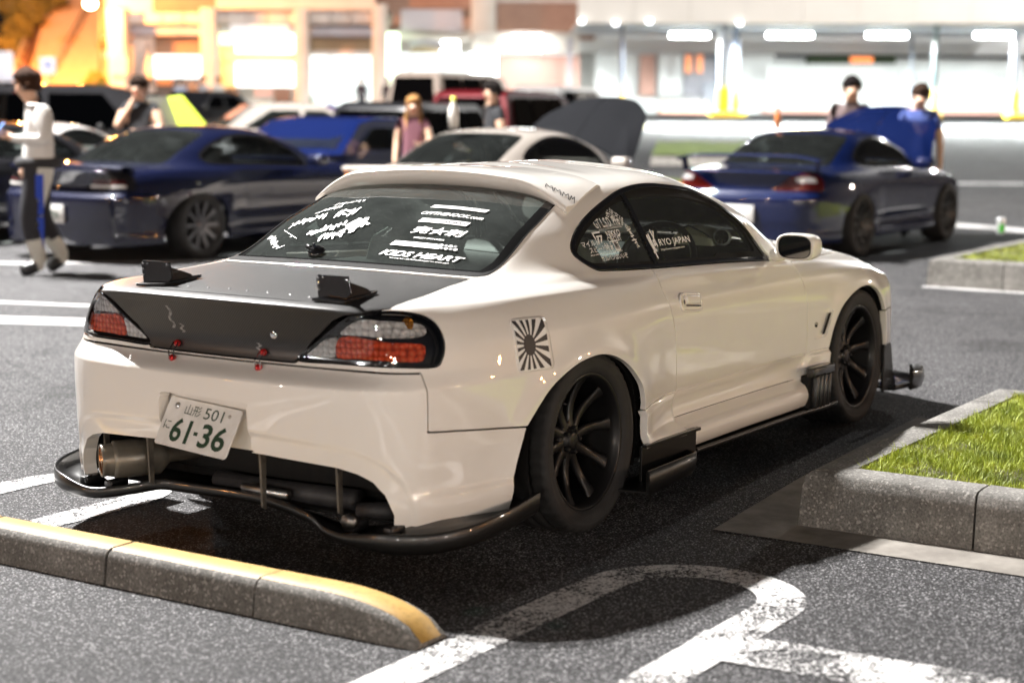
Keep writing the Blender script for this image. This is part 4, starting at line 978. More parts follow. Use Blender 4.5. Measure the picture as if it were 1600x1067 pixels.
# scuffed filler where the badge and lip were
for y_, z_, h_ in ((.195, .775, .075), (.155, .74, .03), (-.165, .70, .03)):
    V = [(.007*math.sin(i*1.3)+.006*s_, h_*(i/8-.5)) for i in range(9) for s_ in (-1, 1)]
    decal((V, [(2*i, 2*i+1, 2*i+3, 2*i+2) for i in range(8)]), (-1, y_, z_), (0, -1, 0), (0, 0, 1), 'filler_mark', noisy('scuffed_filler', (.03, .03, .03), (.38, .38, .37), 90, .7), LIDO, .0009)
for k in range(9):
    y_ = .36-k*.085; x_ = -.875+.006*math.sin(k*2.)
    hz = BVH.ray_cast(Vector((x_, y_, 2)), Vector((0, 0, -1)))[0]
    b = MB(); b.lathe([(0, .0022), (.004, .0018), (.005, -.001)], 8, Matrix.Translation(hz)); b.build('lip_rivet', MALU, LIDO)
# wiper pivot left on the rear glass
hz = BVH.ray_cast(Vector((-.215, .185, 2)), Vector((0, 0, -1)))
Mw = Matrix.Translation(hz[0]) @ hz[1].to_track_quat('Z', 'Y').to_matrix().to_4x4()
b = MB(); b.lathe([(0, .022), (.016, .021), (.020, .016), (.030, .012), (.033, .0)], 20, Mw); wv = b.build('wiper_pivot', MTRIM, RWN)
b = MB(); b.lathe([(0, .036), (.006, .035), (.007, .020), (.011, .018)], 12, Mw); b.build('pivot_nut', MCHROME, wv)
b = MB(); b.tube([hz[0]+Vector((.0, .02, .012)), hz[0]+Vector((.0, .045, .02))], .009, 8); b.build('washer_jet', MBLACK, wv)

# ---------- plate
def Rvec(w): w = Vector(w); return Matrix.Rotation(w.length, 3, w.normalized())
RP = Rvec((.064, .481, -.057)); PC = Vector((-1.030, .019, .437)); pr = RP @ Vector((0, -1, 0)); pu = RP @ Vector((0, 0, 1)); pn = pr.cross(pu)
Mp = Matrix(((pr.x, pu.x, pn.x, PC.x), (pr.y, pu.y, pn.y, PC.y), (pr.z, pu.z, pn.z, PC.z), (0, 0, 0, 1)))
b = MB(); b.prism(rr(.33, .165, .012), -.0012, .0012, Mp)
MPLATE = noisy('plate_white_enamel', (.80, .79, .77), (.66, .65, .62), 18, .35, 40, .05, .001)
PL = b.build('number_plate', MPLATE, BUMPO, bevel=.0006)
ring = rr(.33, .165, .012); ri = rr(.319, .154, .008); n_ = len(ring)
b = MB(); b.add([Mp @ Vector((x, y, .0014)) for x, y in ring]+[Mp @ Vector((x*.985, y*.97, .0032)) for x, y in ring]+[Mp @ Vector((x, y, .0014)) for x, y in ri],
      [(i, (i+1) % n_, n_+(i+1) % n_, n_+i) for i in range(n_)]+[(n_+i, n_+(i+1) % n_, 2*n_+(i+1) % n_, 2*n_+i) for i in range(n_)], True); b.build('raised_edge', MPLATE, PL)
MGRN = mat('plate_dark_green', (.012, .045, .022), .5)
def pt(vf, x, y, name='plate_lettering', m=MGRN, lab=None): return decal(rot2(vf, 0, x, y), PC, pr, pu, name, m, PL, .0022, cast=False, label=lab)
pt(textbox('山形', .072, .036, .0), -.045, .048); pt(textbox('501', .085, .038, .0), .050, .048)
pt(textbox('に', .030, .030, .0), -.135, -.012)
pt(textbox('61', .086, .082, .022), -.068, -.024); pt(rect2(.018, .012), .002, -.024); pt(textbox('36', .115, .082, .022), .080, -.024)
for x_, m_, r_2 in ((-.122, MALU, .011), (.118, MALU, .006)):
    b = MB(); b.lathe([(0, .006), (r_2*.7, .0055), (r_2, .002), (r_2, 0)], 14, Mp @ Matrix.Translation((x_, .055, .001))); b.build('plate_screw' if x_ > 0 else 'plate_seal', m_, PL)
# recess behind the plate
b = MB(); b.bbox((-.965, .01, .46), (.004, .20, .09), .003); b.build('plate_recess', MPAINT, BUMPO)
b = MB(); b.bbox((-.955, .0, .520), (.006, .15, .016), .002); b.build('plate_lamp_slot', MMATTE, BUMPO)
# ---------- door handle, lock, mirror
for sg in (-1, 1):
    dr = hp('door', sg)
    def sp(x, z): return BVH.ray_cast(Vector((x, 3*sg, z)), Vector((0, -sg, 0)))
    h, n_, _, _ = sp(.79, .728); 
    fr_ = Vector((1, 0, -.10)).normalized(); up_ = n_.cross(fr_)*(1 if sg < 0 else -1); up_.normalize()
    if up_.z < 0: up_ = -up_
    def P(x, z, d): return h+fr_*x+up_*z+n_*d
    out = rr(.185, .074, .030, 6); m_ = len(out)
    rows = [[P(x*1.0, z*1.0, .0005) for x, z in out], [P(x*.985, z*.97, .006) for x, z in out], [P(x*.93, z*.84, .0065) for x, z in out], [P(x*.86, z*.72, -.001) for x, z in out], [P(x*.82, z*.62, -.004) for x, z in out]]
    b = MB(); b.grid(rows, True, closed=True); b.add(rows[-1], [tuple(range(m_))], True); hd = b.build('door_handle', MPAINT, dr)
    b = MB(); fl = rr(.125, .036, .016, 5); rows = [[P(x+.012, z+.010, -.001) for x, z in fl], [P(x*.97+.012, z*.93+.010, .011) for x, z in fl], [P(x*.85+.012, z*.6+.010, .013) for x, z in fl]]
    b.grid(rows, True, closed=True); b.add(rows[-1], [tuple(range(len(fl)))], True); b.build('handle_flap', MPAINT, hd)
    b = MB(); b.add([P(x+.012, z*.5-.013, .0075) for x, z in rr(.13, .012, .005, 3)], [tuple(range(16))]); b.build('finger_gap', MMATTE, hd)
    b = MB(); b.add([P(-.068+.008*math.cos(k*.6283), .010*math.sin(k*.6283), .009) for k in range(10)], [tuple(range(10))]); b.build('key_hole', MBLACK, hd)
    # mirror: rounded pod with its glass facing back
    mc = Vector((1.70, .875*sg, .885))
    b = MB(); rows = []
    outl = [(math.copysign(abs(math.cos(a))**.62, math.cos(a))*.088, math.copysign(abs(math.sin(a))**.62, math.sin(a))*.056) for a in [2*PI*k/28 for k in range(28)]]
    for x, s_, dz in ((-.070, .84, 0), (-.074, .92, 0), (-.066, 1.0, 0), (-.03, 1.03, 0), (.02, .97, -.001), (.06, .80, -.003), (.085, .52, -.005), (.096, .2, -.006), (.098, .02, -.006)):
        rows.append([mc+Vector((x+.10*yy*-.25, yy*s_*sg, zz*s_*(1.0)+dz)) for yy, zz in outl])
    b.grid(rows, True, closed=True); mi = b.build('door_mirror', MPAINT, dr)
    b = MB(); b.add([mc+Vector((-.066-.025*yy, yy*.86*sg, zz*.86)) for yy, zz in outl], [tuple(range(28))]); b.build('mirror_glass', mat('mirror_silver', (.55, .56, .56), .02, metal=1) if sg < 0 else bpy.data.materials['mirror_silver'], mi)
    b = MB(); rr_ = [[mc+Vector((-.0705-.025*yy, yy*s_*sg, zz*s_)) for yy, zz in outl] for s_ in (.80, .885)]
    b.grid(rr_, True, closed=True); b.build('glass_surround', MBLACK, mi)
    b = MB(); b.tube([Vector((1.72, .735*sg, .835)), Vector((1.715, .775*sg, .842)), Vector((1.71, .815*sg, .852)), mc+Vector((.01, -.05*sg, -.02))], [.030, .026, .024, .026], 12, sx=1.4); b.build('mirror_foot', MPAINT, mi)
    b = MB(); tri = [(1.655, .822), (1.79, .812), (1.80, .826), (1.585, .985), (1.572, .968), (1.672, .838)]
    vs = []
    for off in (.0, .010):
        for x, z in tri:
            q, nn, _, _ = sp(x, z); vs.append(q+nn*(off if nn.y*sg > 0 else -off))
    m_ = len(tri); b.add(vs, [tuple(range(m_)), tuple(range(m_, 2*m_))]+[(i, (i+1) % m_, m_+(i+1) % m_, m_+i) for i in range(m_)]); b.build('mirror_sail', MPAINT, dr, bevel=.002)
    # fender vent: louvre slit and a screw hole
    fe = hp('front_fender', sg)
    h2 = sp(2.10, .515)[0]; b = MB()
    b.add([sp(x, z)[0]+Vector((0, sg*.001-sg*.006, 0)) for x, z in ((2.118, .558), (2.142, .560), (2.082, .470), (2.060, .468))], [(0, 1, 2, 3)]); b.build('vent_slit', MMATTE, fe)
    h3, n3, _, _ = sp(2.012, .515); b = MB(); b.lathe([(0, -.004), (.010, -.004), (.012, .0)], 14, Matrix.Translation(h3+n3*(-.010)) @ (n3*(1 if n3.y*sg > 0 else -1)).to_track_quat('Z', 'Y').to_matrix().to_4x4()); b.build('screw_hole', MMATTE, fe)

# ---------- wheels
def wheel(parent, x, sg, yf, R=.315, w=.245, camber=.025, spokes=10, rimR=.238, steer=0):
    """yf: outer face; local +z points outward"""
    yc = yf-w/2
    Mw = Matrix.Translation((x, sg*yc, R*math.cos(camber)+.0)) @ Matrix.Rotation(sg*camber, 4, 'X') @ (Matrix.Rotation(-PI/2 if sg > 0 else PI/2, 4, 'X'))
    hw = w/2; b = MB()
    prof = [(rimR-.010, -hw*.8), (rimR+.004, -hw*.88), (rimR+.03, -hw*1.0), (R-.014, -hw*.99), (R-.004, -hw*.94), (R, -hw*.86), (R, -hw*.62)]
    for g in (-.55, -.2, .2, .55): prof += [(R, hw*g-.006), (R-.007, hw*g-.004), (R-.007, hw*g+.004), (R, hw*g+.006)]
    prof += [(R, hw*.62), (R, hw*.86), (R-.004, hw*.94), (R-.014, hw*.985), (R-.024, hw*.995), (R-.028, hw*1.006), (R-.032, hw*.995), (rimR+.03, hw*.985), (rimR+.012, hw*.965), (rimR+.002, hw*.90), (rimR-.010, hw*.8)]
    b.lathe(prof, 144, Mw); m_ = len(prof); Mi = Mw.inverted()
    for k in range(0, 144, 3):                                  # shoulder sipes cut into the tread
        for i_, (r__, h__) in enumerate(prof):
            if r__ > R-.005 and abs(h__) > hw*.55:
                q = Mi @ Vector(b.v[k*m_+i_]); f_ = (r__-.007)/r__; b.v[k*m_+i_] = tuple(Mw @ Vector((q.x*f_, q.y*f_, q.z)))
    tyre = b.build('tyre', MRUB)
    b = MB()
    b.lathe([(rimR+.003, hw*.86), (rimR+.003, hw*.895), (rimR-.003, hw*.90), (rimR-.012, hw*.87), (rimR-.016, hw*.60), (rimR-.024, hw*.2), (rimR-.026, -hw*.7), (rimR, -hw*.85)], 72, Mw)
    rim = b.build('wheel', MRIM, parent); tyre.parent = rim
    zf = hw*.62
    for k in range(spokes):
        a = 2*PI*k/spokes+.12; b = MB(); rows = []
        for t in np.linspace(0, 1, 7):
            r = .048+(rimR-.016-.048)*t; z = zf-.030+.034*t**1.6-.012*math.sin(PI*t); wd = .0175+.0035*abs(2*t-1)**2+(.006*(t > .95)); dp = .030-.012*t
            bend = .006*math.sin(PI*t)
            rows.append([Mw @ Vector((r*math.cos(a)-(s_*wd+bend)*math.sin(a), r*math.sin(a)+(s_*wd+bend)*math.cos(a), z+dz)) for s_, dz in ((-1, -.004), (-.55, .001), (.55, .001), (1, -.004), (.7, -dp), (-.7, -dp))])
        b.grid(rows, True, closed=True); b.build('spoke', MRIM, rim)
    b = MB(); b.lathe([(0, zf-.014), (.024, zf-.014), (.033, zf-.018), (.034, zf-.035), (.056, zf-.030), (.068, zf-.034), (.074, zf-.05), (.066, zf-.08)], 36, Mw); b.build('hub', MRIM, rim)
    for k in range(5):
        a = 2*PI*k/5; b = MB(); b.lathe([(0, zf-.012), (.006, zf-.012), (.0085, zf-.016), (.0085, zf-.036)], 6, Mw @ Matrix.Translation((.044*math.cos(a), .044*math.sin(a), 0)), smooth=False); b.build('wheel_nut', MBLACK, rim)
    b = MB(); b.lathe([(.06, -.015), (.150, -.015), (.150, -.035), (.06, -.035)], 48, Mw); b.build('brake_disc', MDISC, rim)
    b = MB(); b.lathe([(.085, .002), (.158, .002), (.160, -.05), (.085, -.05)], 14, Mw, a0=PI*.15, a1=PI*.55); b.build('brake_caliper', MBLACK, rim)
    b = MB(); b.lathe([(0, -.06), (.19, -.06), (.20, -hw*.8), (0, -hw*.8)], 32, Mw); b.build('brake_backplate', MMATTE, rim)
    b = MB(); a = 2.3; b.tube([Mw @ Vector((.212*math.cos(a), .212*math.sin(a), hw*.70)), Mw @ Vector((.20*math.cos(a), .20*math.sin(a), hw*.86))], .003, 6); b.build('valve', MBLACK, rim)
    return rim
for sg in (-1, 1):
    wheel(HERO, 0, sg, .848, .315, .300, .018)
    wheel(HERO, 2.525, sg, .832, .312, .245, .018)
# ---------- wheel wells and underbody
for sg in (-1, 1):
    for x_, r_ in ((0, .375), (2.50, .375)):
        b = MB(); Mx = Matrix.Translation((x_, sg*.52, .30)) @ Matrix.Rotation(PI/2, 4, 'X')
        prof = [(r_, -.30 if sg > 0 else .30), (r_, .22*-sg*-1), (.02, .22*-sg*-1)]
        prof = [(r_, -sg*.30), (r_, sg*.20), (.0, sg*.20)]
        b.lathe(prof, 24, Mx, a0=-.35, a1=PI+.35); b.build('wheel_well', MMATTE, HERO, fixn=False)
b = MB(); b.bbox((1.25, 0, .215), (1.95, .66, .03), .01); b.bbox((-.62, -.0, .30), (.12, .60, .08), .02); b.bbox((-.72, 0, .172), (.12, .64, .004), .002); b.build('floor_pan', MMATTE, HERO)
b = MB(); b.bbox((-.93, 0, .40), (.02, .50, .03), .01); b.build('bumper_beam', MMATTE, HERO)
b = MB(); b.bbox((-.62, 0, .33), (.015, .66, .15), .01); b.build('rear_panel', MMATTE, HERO)
b = MB(); b.tube([(-.80, -.45, .215), (-.78, -.1, .20), (-.80, .15, .21)], [.035, .035, .03], 12); b.tube([(-.80, -.60, .20), (-.84, -.48, .19)], [.03, .028], 10); b.build('suspension_arm', noisy('oily_metal', (.012, .012, .014), (.03, .03, .032), 20, .6), HERO)
b = MB(); b.lathe([(0, .0), (.022, .0), (.026, .01), (.026, .03), (0, .03)], 16, Matrix.Translation((-.93, -.53, .185)) @ Matrix.Rotation(-PI/2, 4, 'Y')); b.build('damper_bolt', MDISC, HERO)
b = MB(); b.tube([(-.86, -.02, .215), (-.86, -.21, .212)], .016, 12); b.build('tow_eye_bar', MALU, HERO)
# ---------- exhaust
Me = Matrix.Translation((-1.0, .485, .268)) @ Matrix.Rotation(PI/2+.0, 4, 'Y') @ Matrix.Rotation(0, 4, 'X')
Me = Matrix.Translation((-1.0, .495, .266)) @ Matrix.Rotation(-.62, 4, 'Z') @ Matrix.Rotation(PI/2-.03, 4, 'Y') @ Matrix.Scale(.90, 4)
ex = HERO
b = MB(); b.lathe([(.052, .012), (.060, .0), (.063, .004), (.062, .014), (.060, .02), (.062, .035), (.062, .05)], 40, Me); cv = None
b.lathe([(.062, .045), (.070, .05), (.0715, .06), (.0715, .22), (.040, .25), (.030, .26), (.030, .40), (0, .40)], 40, Me)
EX = b.build('exhaust_silencer', noisy('titanium_silencer', (.13, .12, .10), (.24, .22, .18), 9, .34, 60, .1, .002, metal=.55), HERO)
b = MB(); b.lathe([(.054, .004), (.052, .03), (.035, .10), (.030, .20)], 32, Me); b.build('exhaust_bore', mat('heat_stained_bore', (.55, .28, .12), .25, metal=1), EX)
# ---------- diffuser fins, brackets
for y_, x0_, x1_, zt in ((-.150, -.93, -.902, .375), (-.455, -.92, -.892, .36), (.345, -.93, -.902, .375), (.60, -.88, -.855, .36)):
    b = MB(); zb = .165 if abs(y_) < .3 else .185
    b.prism([(x0_, zt), (x0_+.01, zb+.01), (x1_, zb), (x1_, zt)], -.004, .004, Matrix(((1, 0, 0, 0), (0, 0, 1, y_), (0, 1, 0, 0), (0, 0, 0, 1)))); b.build('diffuser_fin', noisy('grazed_fin', (.16, .14, .11), (.07, .065, .06), 30, .45, metal=.3), HERO)
for y_ in (-.54, -.69, .50, .62):
    b = MB(); b.tube([(-.95, y_, .15), (-.95, y_, .185), (-.92, y_+.0, .188)], .003, 6); b.bbox((-.91, y_+.012, .165), (.04, .018, .02), .003); b.build('lip_bracket', MBLACK, HERO)
# ---------- carbon under-lips (swept boards)
def board(name, outer, inner, up, m, parent, th=.010, sm=5, curl=.022):
    O = spl(outer, sm, False); I = spl(inner, sm, False); rows = []
    base_curl = curl
    for o_, i_ in zip(O, I):
        curl = base_curl+(.034*float(sstep(.50, .72, abs(o_[1]))) if name == 'rear_lip' else 0)
        o_ = Vector(o_); i_ = Vector(i_); d = (o_-i_); L = d.length; d.normalize()
        rows.append([i_+Vector((0, 0, th)), i_.lerp(o_, .45)+Vector((0, 0, th)), i_.lerp(o_, .8)+Vector((0, 0, th+curl*.25)), i_.lerp(o_, .96)+Vector((0, 0, th+curl*.75)), o_+Vector((0, 0, th+curl)), o_+d*.006+Vector((0, 0, th+curl-.004)), o_+d*.006+Vector((0, 0, curl*.4)), i_.lerp(o_, .93), i_.lerp(o_, .6)-Vector((0, 0, .002)), i_.copy()])
    b = MB(); b.grid(rows, True, closed=True); n = len(rows[0]); b.add(rows[0], [tuple(range(n))]); b.add(rows[-1], [tuple(range(n))]); return b.build(name, m, parent)
ro = [(-.40, -.880, .150), (-.62, -.900, .135), (-.80, -.890, .122), (-.92, -.83, .112), (-.985, -.72, .108), (-.99, -.60, .112), (-.965, -.45, .122), (-.90, -.33, .140), (-.86, -.15, .158), (-.855, .0, .163), (-.865, .20, .163), (-.88, .34, .163), (-.93, .40, .150), (-1.0, .50, .134), (-1.01, .60, .128), (-.98, .72, .128), (-.90, .815, .135), (-.78, .865, .145), (-.6, .89, .155), (-.40, .88, .160)]
ri_ = [(-.40, -.80, .176), (-.58, -.795, .182), (-.72, -.770, .188), (-.80, -.735, .190), (-.84, -.68, .185), (-.86, -.58, .150), (-.86, -.45, .135), (-.845, -.33, .145), (-.82, -.15, .160), (-.815, .0, .165), (-.825, .20, .165), (-.84, .32, .165), (-.85, .40, .155), (-.86, .50, .142), (-.86, .60, .145), (-.84, .69, .185), (-.79, .735, .188), (-.70, .765, .184), (-.56, .79, .180), (-.40, .79, .172)]
board('rear_lip', ro, ri_, .02, MCARBG, HERO, th=.014, curl=.026)
for sg in (-1, 1):
    # side sill blade
    board('sill_blade', [(.78, sg*.862, .148), (1.2, sg*.868, .148), (1.7, sg*.870, .147), (1.98, sg*.885, .146), (2.13, sg*.88, .146)], [(.78, sg*.78, .155), (1.2, sg*.78, .155), (1.7, sg*.78, .155), (1.98, sg*.78, .155), (2.13, sg*.78, .155)], 0, MCARBG, HERO, th=.012, curl=.012)
    # plate and winglet ahead of the rear wheel
    b = MB(); b.prism([(.33, .12), (.765, .135), (.765, .252), (.33, .250)], -.006, .006, Matrix(((1, 0, 0, 0), (0, 0, 1, sg*.862), (0, 1, 0, 0), (0, 0, 0, 1)))); pb = b.build('sill_end_plate', MCARBG, HERO, bevel=.002)
    b = MB(); b.prism([(.33, 0), (.765, 0), (.765, .02), (.33, .02)], 0, .012, Matrix(((1, 0, 0, 0), (0, sg*1.0, 0, sg*.868), (0, 0, 1, .246), (0, 0, 0, 1)))); b.build('plate_flange', MCARBG, pb, bevel=.002)
    b = MB(); rows = []
    for x, y, z, h in ((.20, .965, .108, .085), (.35, .962, .112, .082), (.5, .955, .118, .075), (.60, .945, .124, .066), (.66, .92, .13, .055), (.69, .875, .135, .045)):
        rows.append([(x, sg*y, z), (x, sg*(y+.006), z+h*.5), (x, sg*(y+.004), z+h), (x, sg*(y-.006), z+h+.002), (x, sg*(y-.010), z+h*.9), (x, sg*(y-.008), z+.01)])
    b.grid(rows, True, closed=True); b.add(rows[0], [tuple(range(6))]); b.add(rows[-1], [tuple(range(6))]); wl = b.build('sill_winglet', MCARBG, HERO)
    b = MB(); b.prism([(.18, .80), (.20, .958), (.60, .938), (.68, .86), (.68, .80)], .110, .119, Matrix(((1, 0, 0, 0), (0, sg, 0, 0), (0, 0, 1, 0), (0, 0, 0, 1)))); b.build('winglet_base', MCARBG, wl, bevel=.002)
    # ribbed air block behind the front wheel
    b = MB(); b.bbox((1.965, sg*.872, .325), (.115, .02, .020), .006); ab = b.build('skirt_air_cap', MCARBG, HERO)
    for k in range(4):
        b = MB(); b.bbox((1.90+k*.045, sg*.870, .235), (.012, .022, .072), .008, Matrix.Rotation(.08, 3, 'Y')); b.build('air_rib', MCARBG, ab)
    b = MB(); b.bbox((1.965, sg*.840, .235), (.105, .02, .075), .008); b.build('air_backing', MMATTE, ab)
    # front lip and canard
    board('front_lip', [(2.86, sg*.885, .110), (3.05, sg*.90, .104), (3.18, sg*.885, .102), (3.30, sg*.80, .10), (3.42, sg*.60, .10), (3.50, sg*.3, .10), (3.52, 0, .10)], [(2.86, sg*.76, .12), (3.02, sg*.76, .12), (3.10, sg*.72, .12), (3.2, sg*.64, .12), (3.30, sg*.45, .12), (3.36, sg*.25, .12), (3.38, 0, .12)], 0, MCARBG, HERO)
    b = MB(); b.prism([(2.80, .11), (2.97, .11), (2.93, .20), (2.885, .34), (2.80, .34)], -.008, .008, Matrix(((1, 0, 0, 0), (0, 0, 1, sg*.842), (0, 1, 0, 0), (0, 0, 0, 1)))); b.build('front_spat', MCARBG, HERO, bevel=.003)
    b = MB(); rows = []
    for x, y, z0_, z1_ in ((2.97, .93, .106, .232), (3.05, .935, .106, .222), (3.12, .93, .108, .205), (3.18, .915, .115, .175), (3.20, .90, .13, .15)):
        rows.append([(x, sg*y, z0_), (x, sg*(y+.008), (z0_+z1_)/2), (x, sg*y, z1_), (x, sg*(y-.014), z1_-.004), (x, sg*(y-.016), z0_)])
    b.grid(rows, True, closed=True); b.add(rows[0], [tuple(range(5))]); b.add(rows[-1], [tuple(range(5))]); b.build('lip_end_fence', MCARBG, HERO)
# ---------- cabin
CAB = HERO
def seat(y, bucket=True):
    b = MB(); rows = []
    for t, x, z, w in ((0, 1.20, .36, .22), (.1, 1.14, .42, .23), (.2, 1.10, .40, .24), (.3, .84, .36, .24), (.42, .74, .42, .24), (.55, .68, .58, .25), (.7, .62, .74, .24), (.8, .585, .86, .17), (.9, .56, .93, .13), (1, .545, .97, .10)):
        rows.append([(x+.055*abs(s_)**2*(1 if t > .3 else 0), y+w*s_, z+(.07*abs(s_)**2 if t < .42 else 0)) for s_ in (-1, -.75, -.4, 0, .4, .75, 1)]+[(x-.055, y+w*s_*.96, z-.03) for s_ in (1, .4, 0, -.4, -1)])
    b.grid(rows, True, closed=True); b.add(rows[-1], [tuple(range(12))]); b.add(rows[0], [tuple(range(12))]); return b.build('seat', MSEAT, HERO)
seat(-.37); seat(.37)
b = MB(); rows = []
for y in np.linspace(-.70, .70, 21):
    hump = .05*math.exp(-((y+.36)/.17)**2)
    rows.append([(1.95, y, .84), (1.72, y, .855+hump*.5), (1.50, y, .845+hump), (1.42, y, .81+hump), (1.40, y, .72), (1.46, y, .5)])
b.grid(rows, True); b.build('dashboard', MDASH, HERO, fixn=False)
b = MB(); Ms = Matrix.Translation((1.30, -.40, .82)) @ Matrix.Rotation(-1.15, 4, 'Y'); b.tube([Ms @ Vector((.17*math.cos(a), .17*math.sin(a), 0)) for a in [2*PI*k/32 for k in range(32)]], .015, 8, closed=True)
SW = b.build('steering_wheel', MBLACK, HERO)
for a in (0.3, PI-.3+.0, -PI/2):
    b = MB(); b.tube([Ms @ Vector((.03*math.cos(a), .03*math.sin(a), -.02)), Ms @ Vector((.165*math.cos(a), .165*math.sin(a), 0))], .010, 6); b.build('wheel_spoke', MALU, SW)
b = MB(); b.lathe([(0, .0), (.035, 0), (.04, -.02), (.03, -.10)], 16, Ms); b.build('horn_boss', MBLACK, SW)
# boost gauge pod and a white cap left on the dash
b = MB(); Mg = Matrix.Translation((1.53, -.59, .920)) @ Matrix.Rotation(-PI/2+.1, 4, 'Y') @ Matrix.Rotation(.35, 4, 'X'); b.lathe([(.030, .035), (.034, .035), (.036, .03), (.036, -.03), (.028, -.05), (0, -.05)], 24, Mg)
gp = b.build('gauge_pod', mat('pod_silver', (.45, .46, .46), .35), HERO); b = MB(); b.lathe([(0, .026), (.031, .026)], 20, Mg); b.build('gauge_face', MBLACK, gp)
b = MB(); rows = []
for t in np.linspace(0, PI, 9): rows.append([(1.56+.085*math.cos(t), -.47+.10*math.cos(k*PI/8), .885+.080*math.sin(t)*math.sin(k*PI/8)**.6) for k in range(9)])
b.grid(rows, True); tag(b.build('cream_cap', mat('cream_cloth', (.80, .82, .64), .8), None, fixn=False), 'cream cap lying on the dashboard of the white coupe', 'cap')
b = MB(); b.tube([(1.52, -.57, .90), (1.47, -.54, .935), (1.47, -.46, .968), (1.47, -.38, .935)], .004, 6); tag(b.build('cap_strap', MBLACK, bpy.data.objects['cream_cap']))
for sg in (-1, 1):
    b = MB(); b.bbox((1.15, sg*.72, .62), (.60, .018, .20), .015); b.build('door_card', MDASH, HERO)
    b = MB(); b.bbox((.15, sg*.55, .66), (.50, .12, .18), .04); b.build('rear_trim', MCHAR, HERO)
b = MB(); b.bbox((-.12, 0, .845), (.30, .56, .018), .01); b.build('parcel_shelf', MSEAT, HERO)
b = MB(); b.bbox((.28, 0, .60), (.06, .55, .22), .04); b.build('rear_bench', MSEAT, HERO)
b = MB(); b.tube([(1.50, 0, 1.17), (1.46, -.03, 1.12)], .006, 6); b.bbox((1.45, -.04, 1.105), (.012, .10, .028), .008); b.build('rear_view_mirror', MBLACK, HERO)
# ------------------------------------------------------------------ unseen lamps on posts outside the picture: inferred key, added fills
MPOST = mat('galvanised_post', (.35, .36, .36), .45, metal=.8); MGLOBE = mat('lamp_glass', (.8, .8, .75), .3)
def unseen_lamp(x, y, h, col, W_, r=.16, heads=1, label='tall floodlight post of the car park outside the picture', sep=.9, yawl=0, cone=None):
    z0 = gz(x, y); root = empty('unseen_lamp', (x, y, z0), label=label, cat='street lamp', group='car-park lamps around the bays')
    b = MB(); b.tube([(0, 0, 0), (0, 0, h*.5), (0, 0, h)], [.09, .075, .05], 10); b.bbox((0, 0, .15), (.14, .14, .15), .02); b.build('post', MPOST, root)
    for k in range(heads):
        o_ = Vector((math.cos(yawl), math.sin(yawl), 0))*(sep*(k-(heads-1)/2))
        b = MB(); b.bbox(Vector((0, 0, h+.28))+o_, (.22, .22, .07), .03); b.tube([(0, 0, h), o_+Vector((0, 0, h+.25))], .025, 6); b.build('lamp_head', MPOST, root)
        L = bpy.data.lights.new('lamp', 'POINT'); L.energy = W_; L.color = col; L.shadow_soft_size = r; lo = link(bpy.data.objects.new('lamp', L), root); lo.location = o_+Vector((0, 0, h-.02+.03))
    return root
WH = (1, .975, .95); WARM = (1, .86, .72); ORG = (1, .42, .12)
# key: twin heads beyond the far side of the white coupe
unseen_lamp(3.9, 14.4, 16, WH, 46000, .15, 2, sep=1.1, yawl=.4)
# smaller unseen lamps added round the lot to fill the shade and glint in paint
COOL = (.86, .95, 1)
FILL_LAMPS = [(-21, -2.5, 5.6, WH, 1.5, 'x'), (-18.5, 5, 4.8, WH, 1.0, 'x'), (-24, -9, 5.5, WH, 1.2, 'x'), (-16, -8, 4.6, (.9, 1, .9), .7, 'x'), (-14, 10, 6, ORG, .5, 'x'),
         (-15, -14, 5.0, WH, 1.1, 'd'), (-10.5, -17.5, 5.2, WARM, 1.1, 'd'), (-19, -17, 6, ORG, .6, 'd'),
         (-5, -19, 4.8, WH, 1.9, 'y'), (.5, -21, 5.2, (1, .88, .74), 1.3, 'y'), (6.5, -18, 4.6, WARM, .7, 'y'), (12.5, -19, 5.5, ORG, .55, 'y'), (17, -14, 5, WARM, .9, 'y'), (3, -26, 6, ORG, .7, 'y'), (24, -17, 6, ORG, .8, 'y'),
         (-30, 9, 8, ORG, 1.0, 'x'), (-28, 20, 9, ORG, 1.2, 'x'), (-9, 25, 8, ORG, 1.2, 'f'), (-3, 33, 9, WARM, 2.2, 'f'), (31, -9, 8, WARM, 1.8, 'y'), (-36, -20, 8, ORG, 1.6, 'd'), (-20, -30, 8, ORG, 1.3, 'd'),
         (-8, -31, 7, ORG, 1.7, 'y'), (-1, -36, 8, ORG, 2.0, 'y'), (11, -30, 7, ORG, 1.8, 'y'), (19, -23, 7, ORG, 1.3, 'y'), (-27, -3, 7, ORG, 1.4, 'x'), (-33, -13, 8, ORG, 1.8, 'x'), (-24, 13, 8, WH, 1.5, 'x')]
for x, y, h, c, k, _d in FILL_LAMPS: unseen_lamp(x, y, h*.42+.4, c, (800 if c == ORG else (1450 if _d == 'x' else 1100))*k, .15)
for px, D, pw in ((-420, 50, 7000), (2150, 56, 16000)):  # unseen posts added to brighten the far ground and shop fascia
    p = at(px, D); unseen_lamp(p.x, p.y, 13, WH, pw, .2)
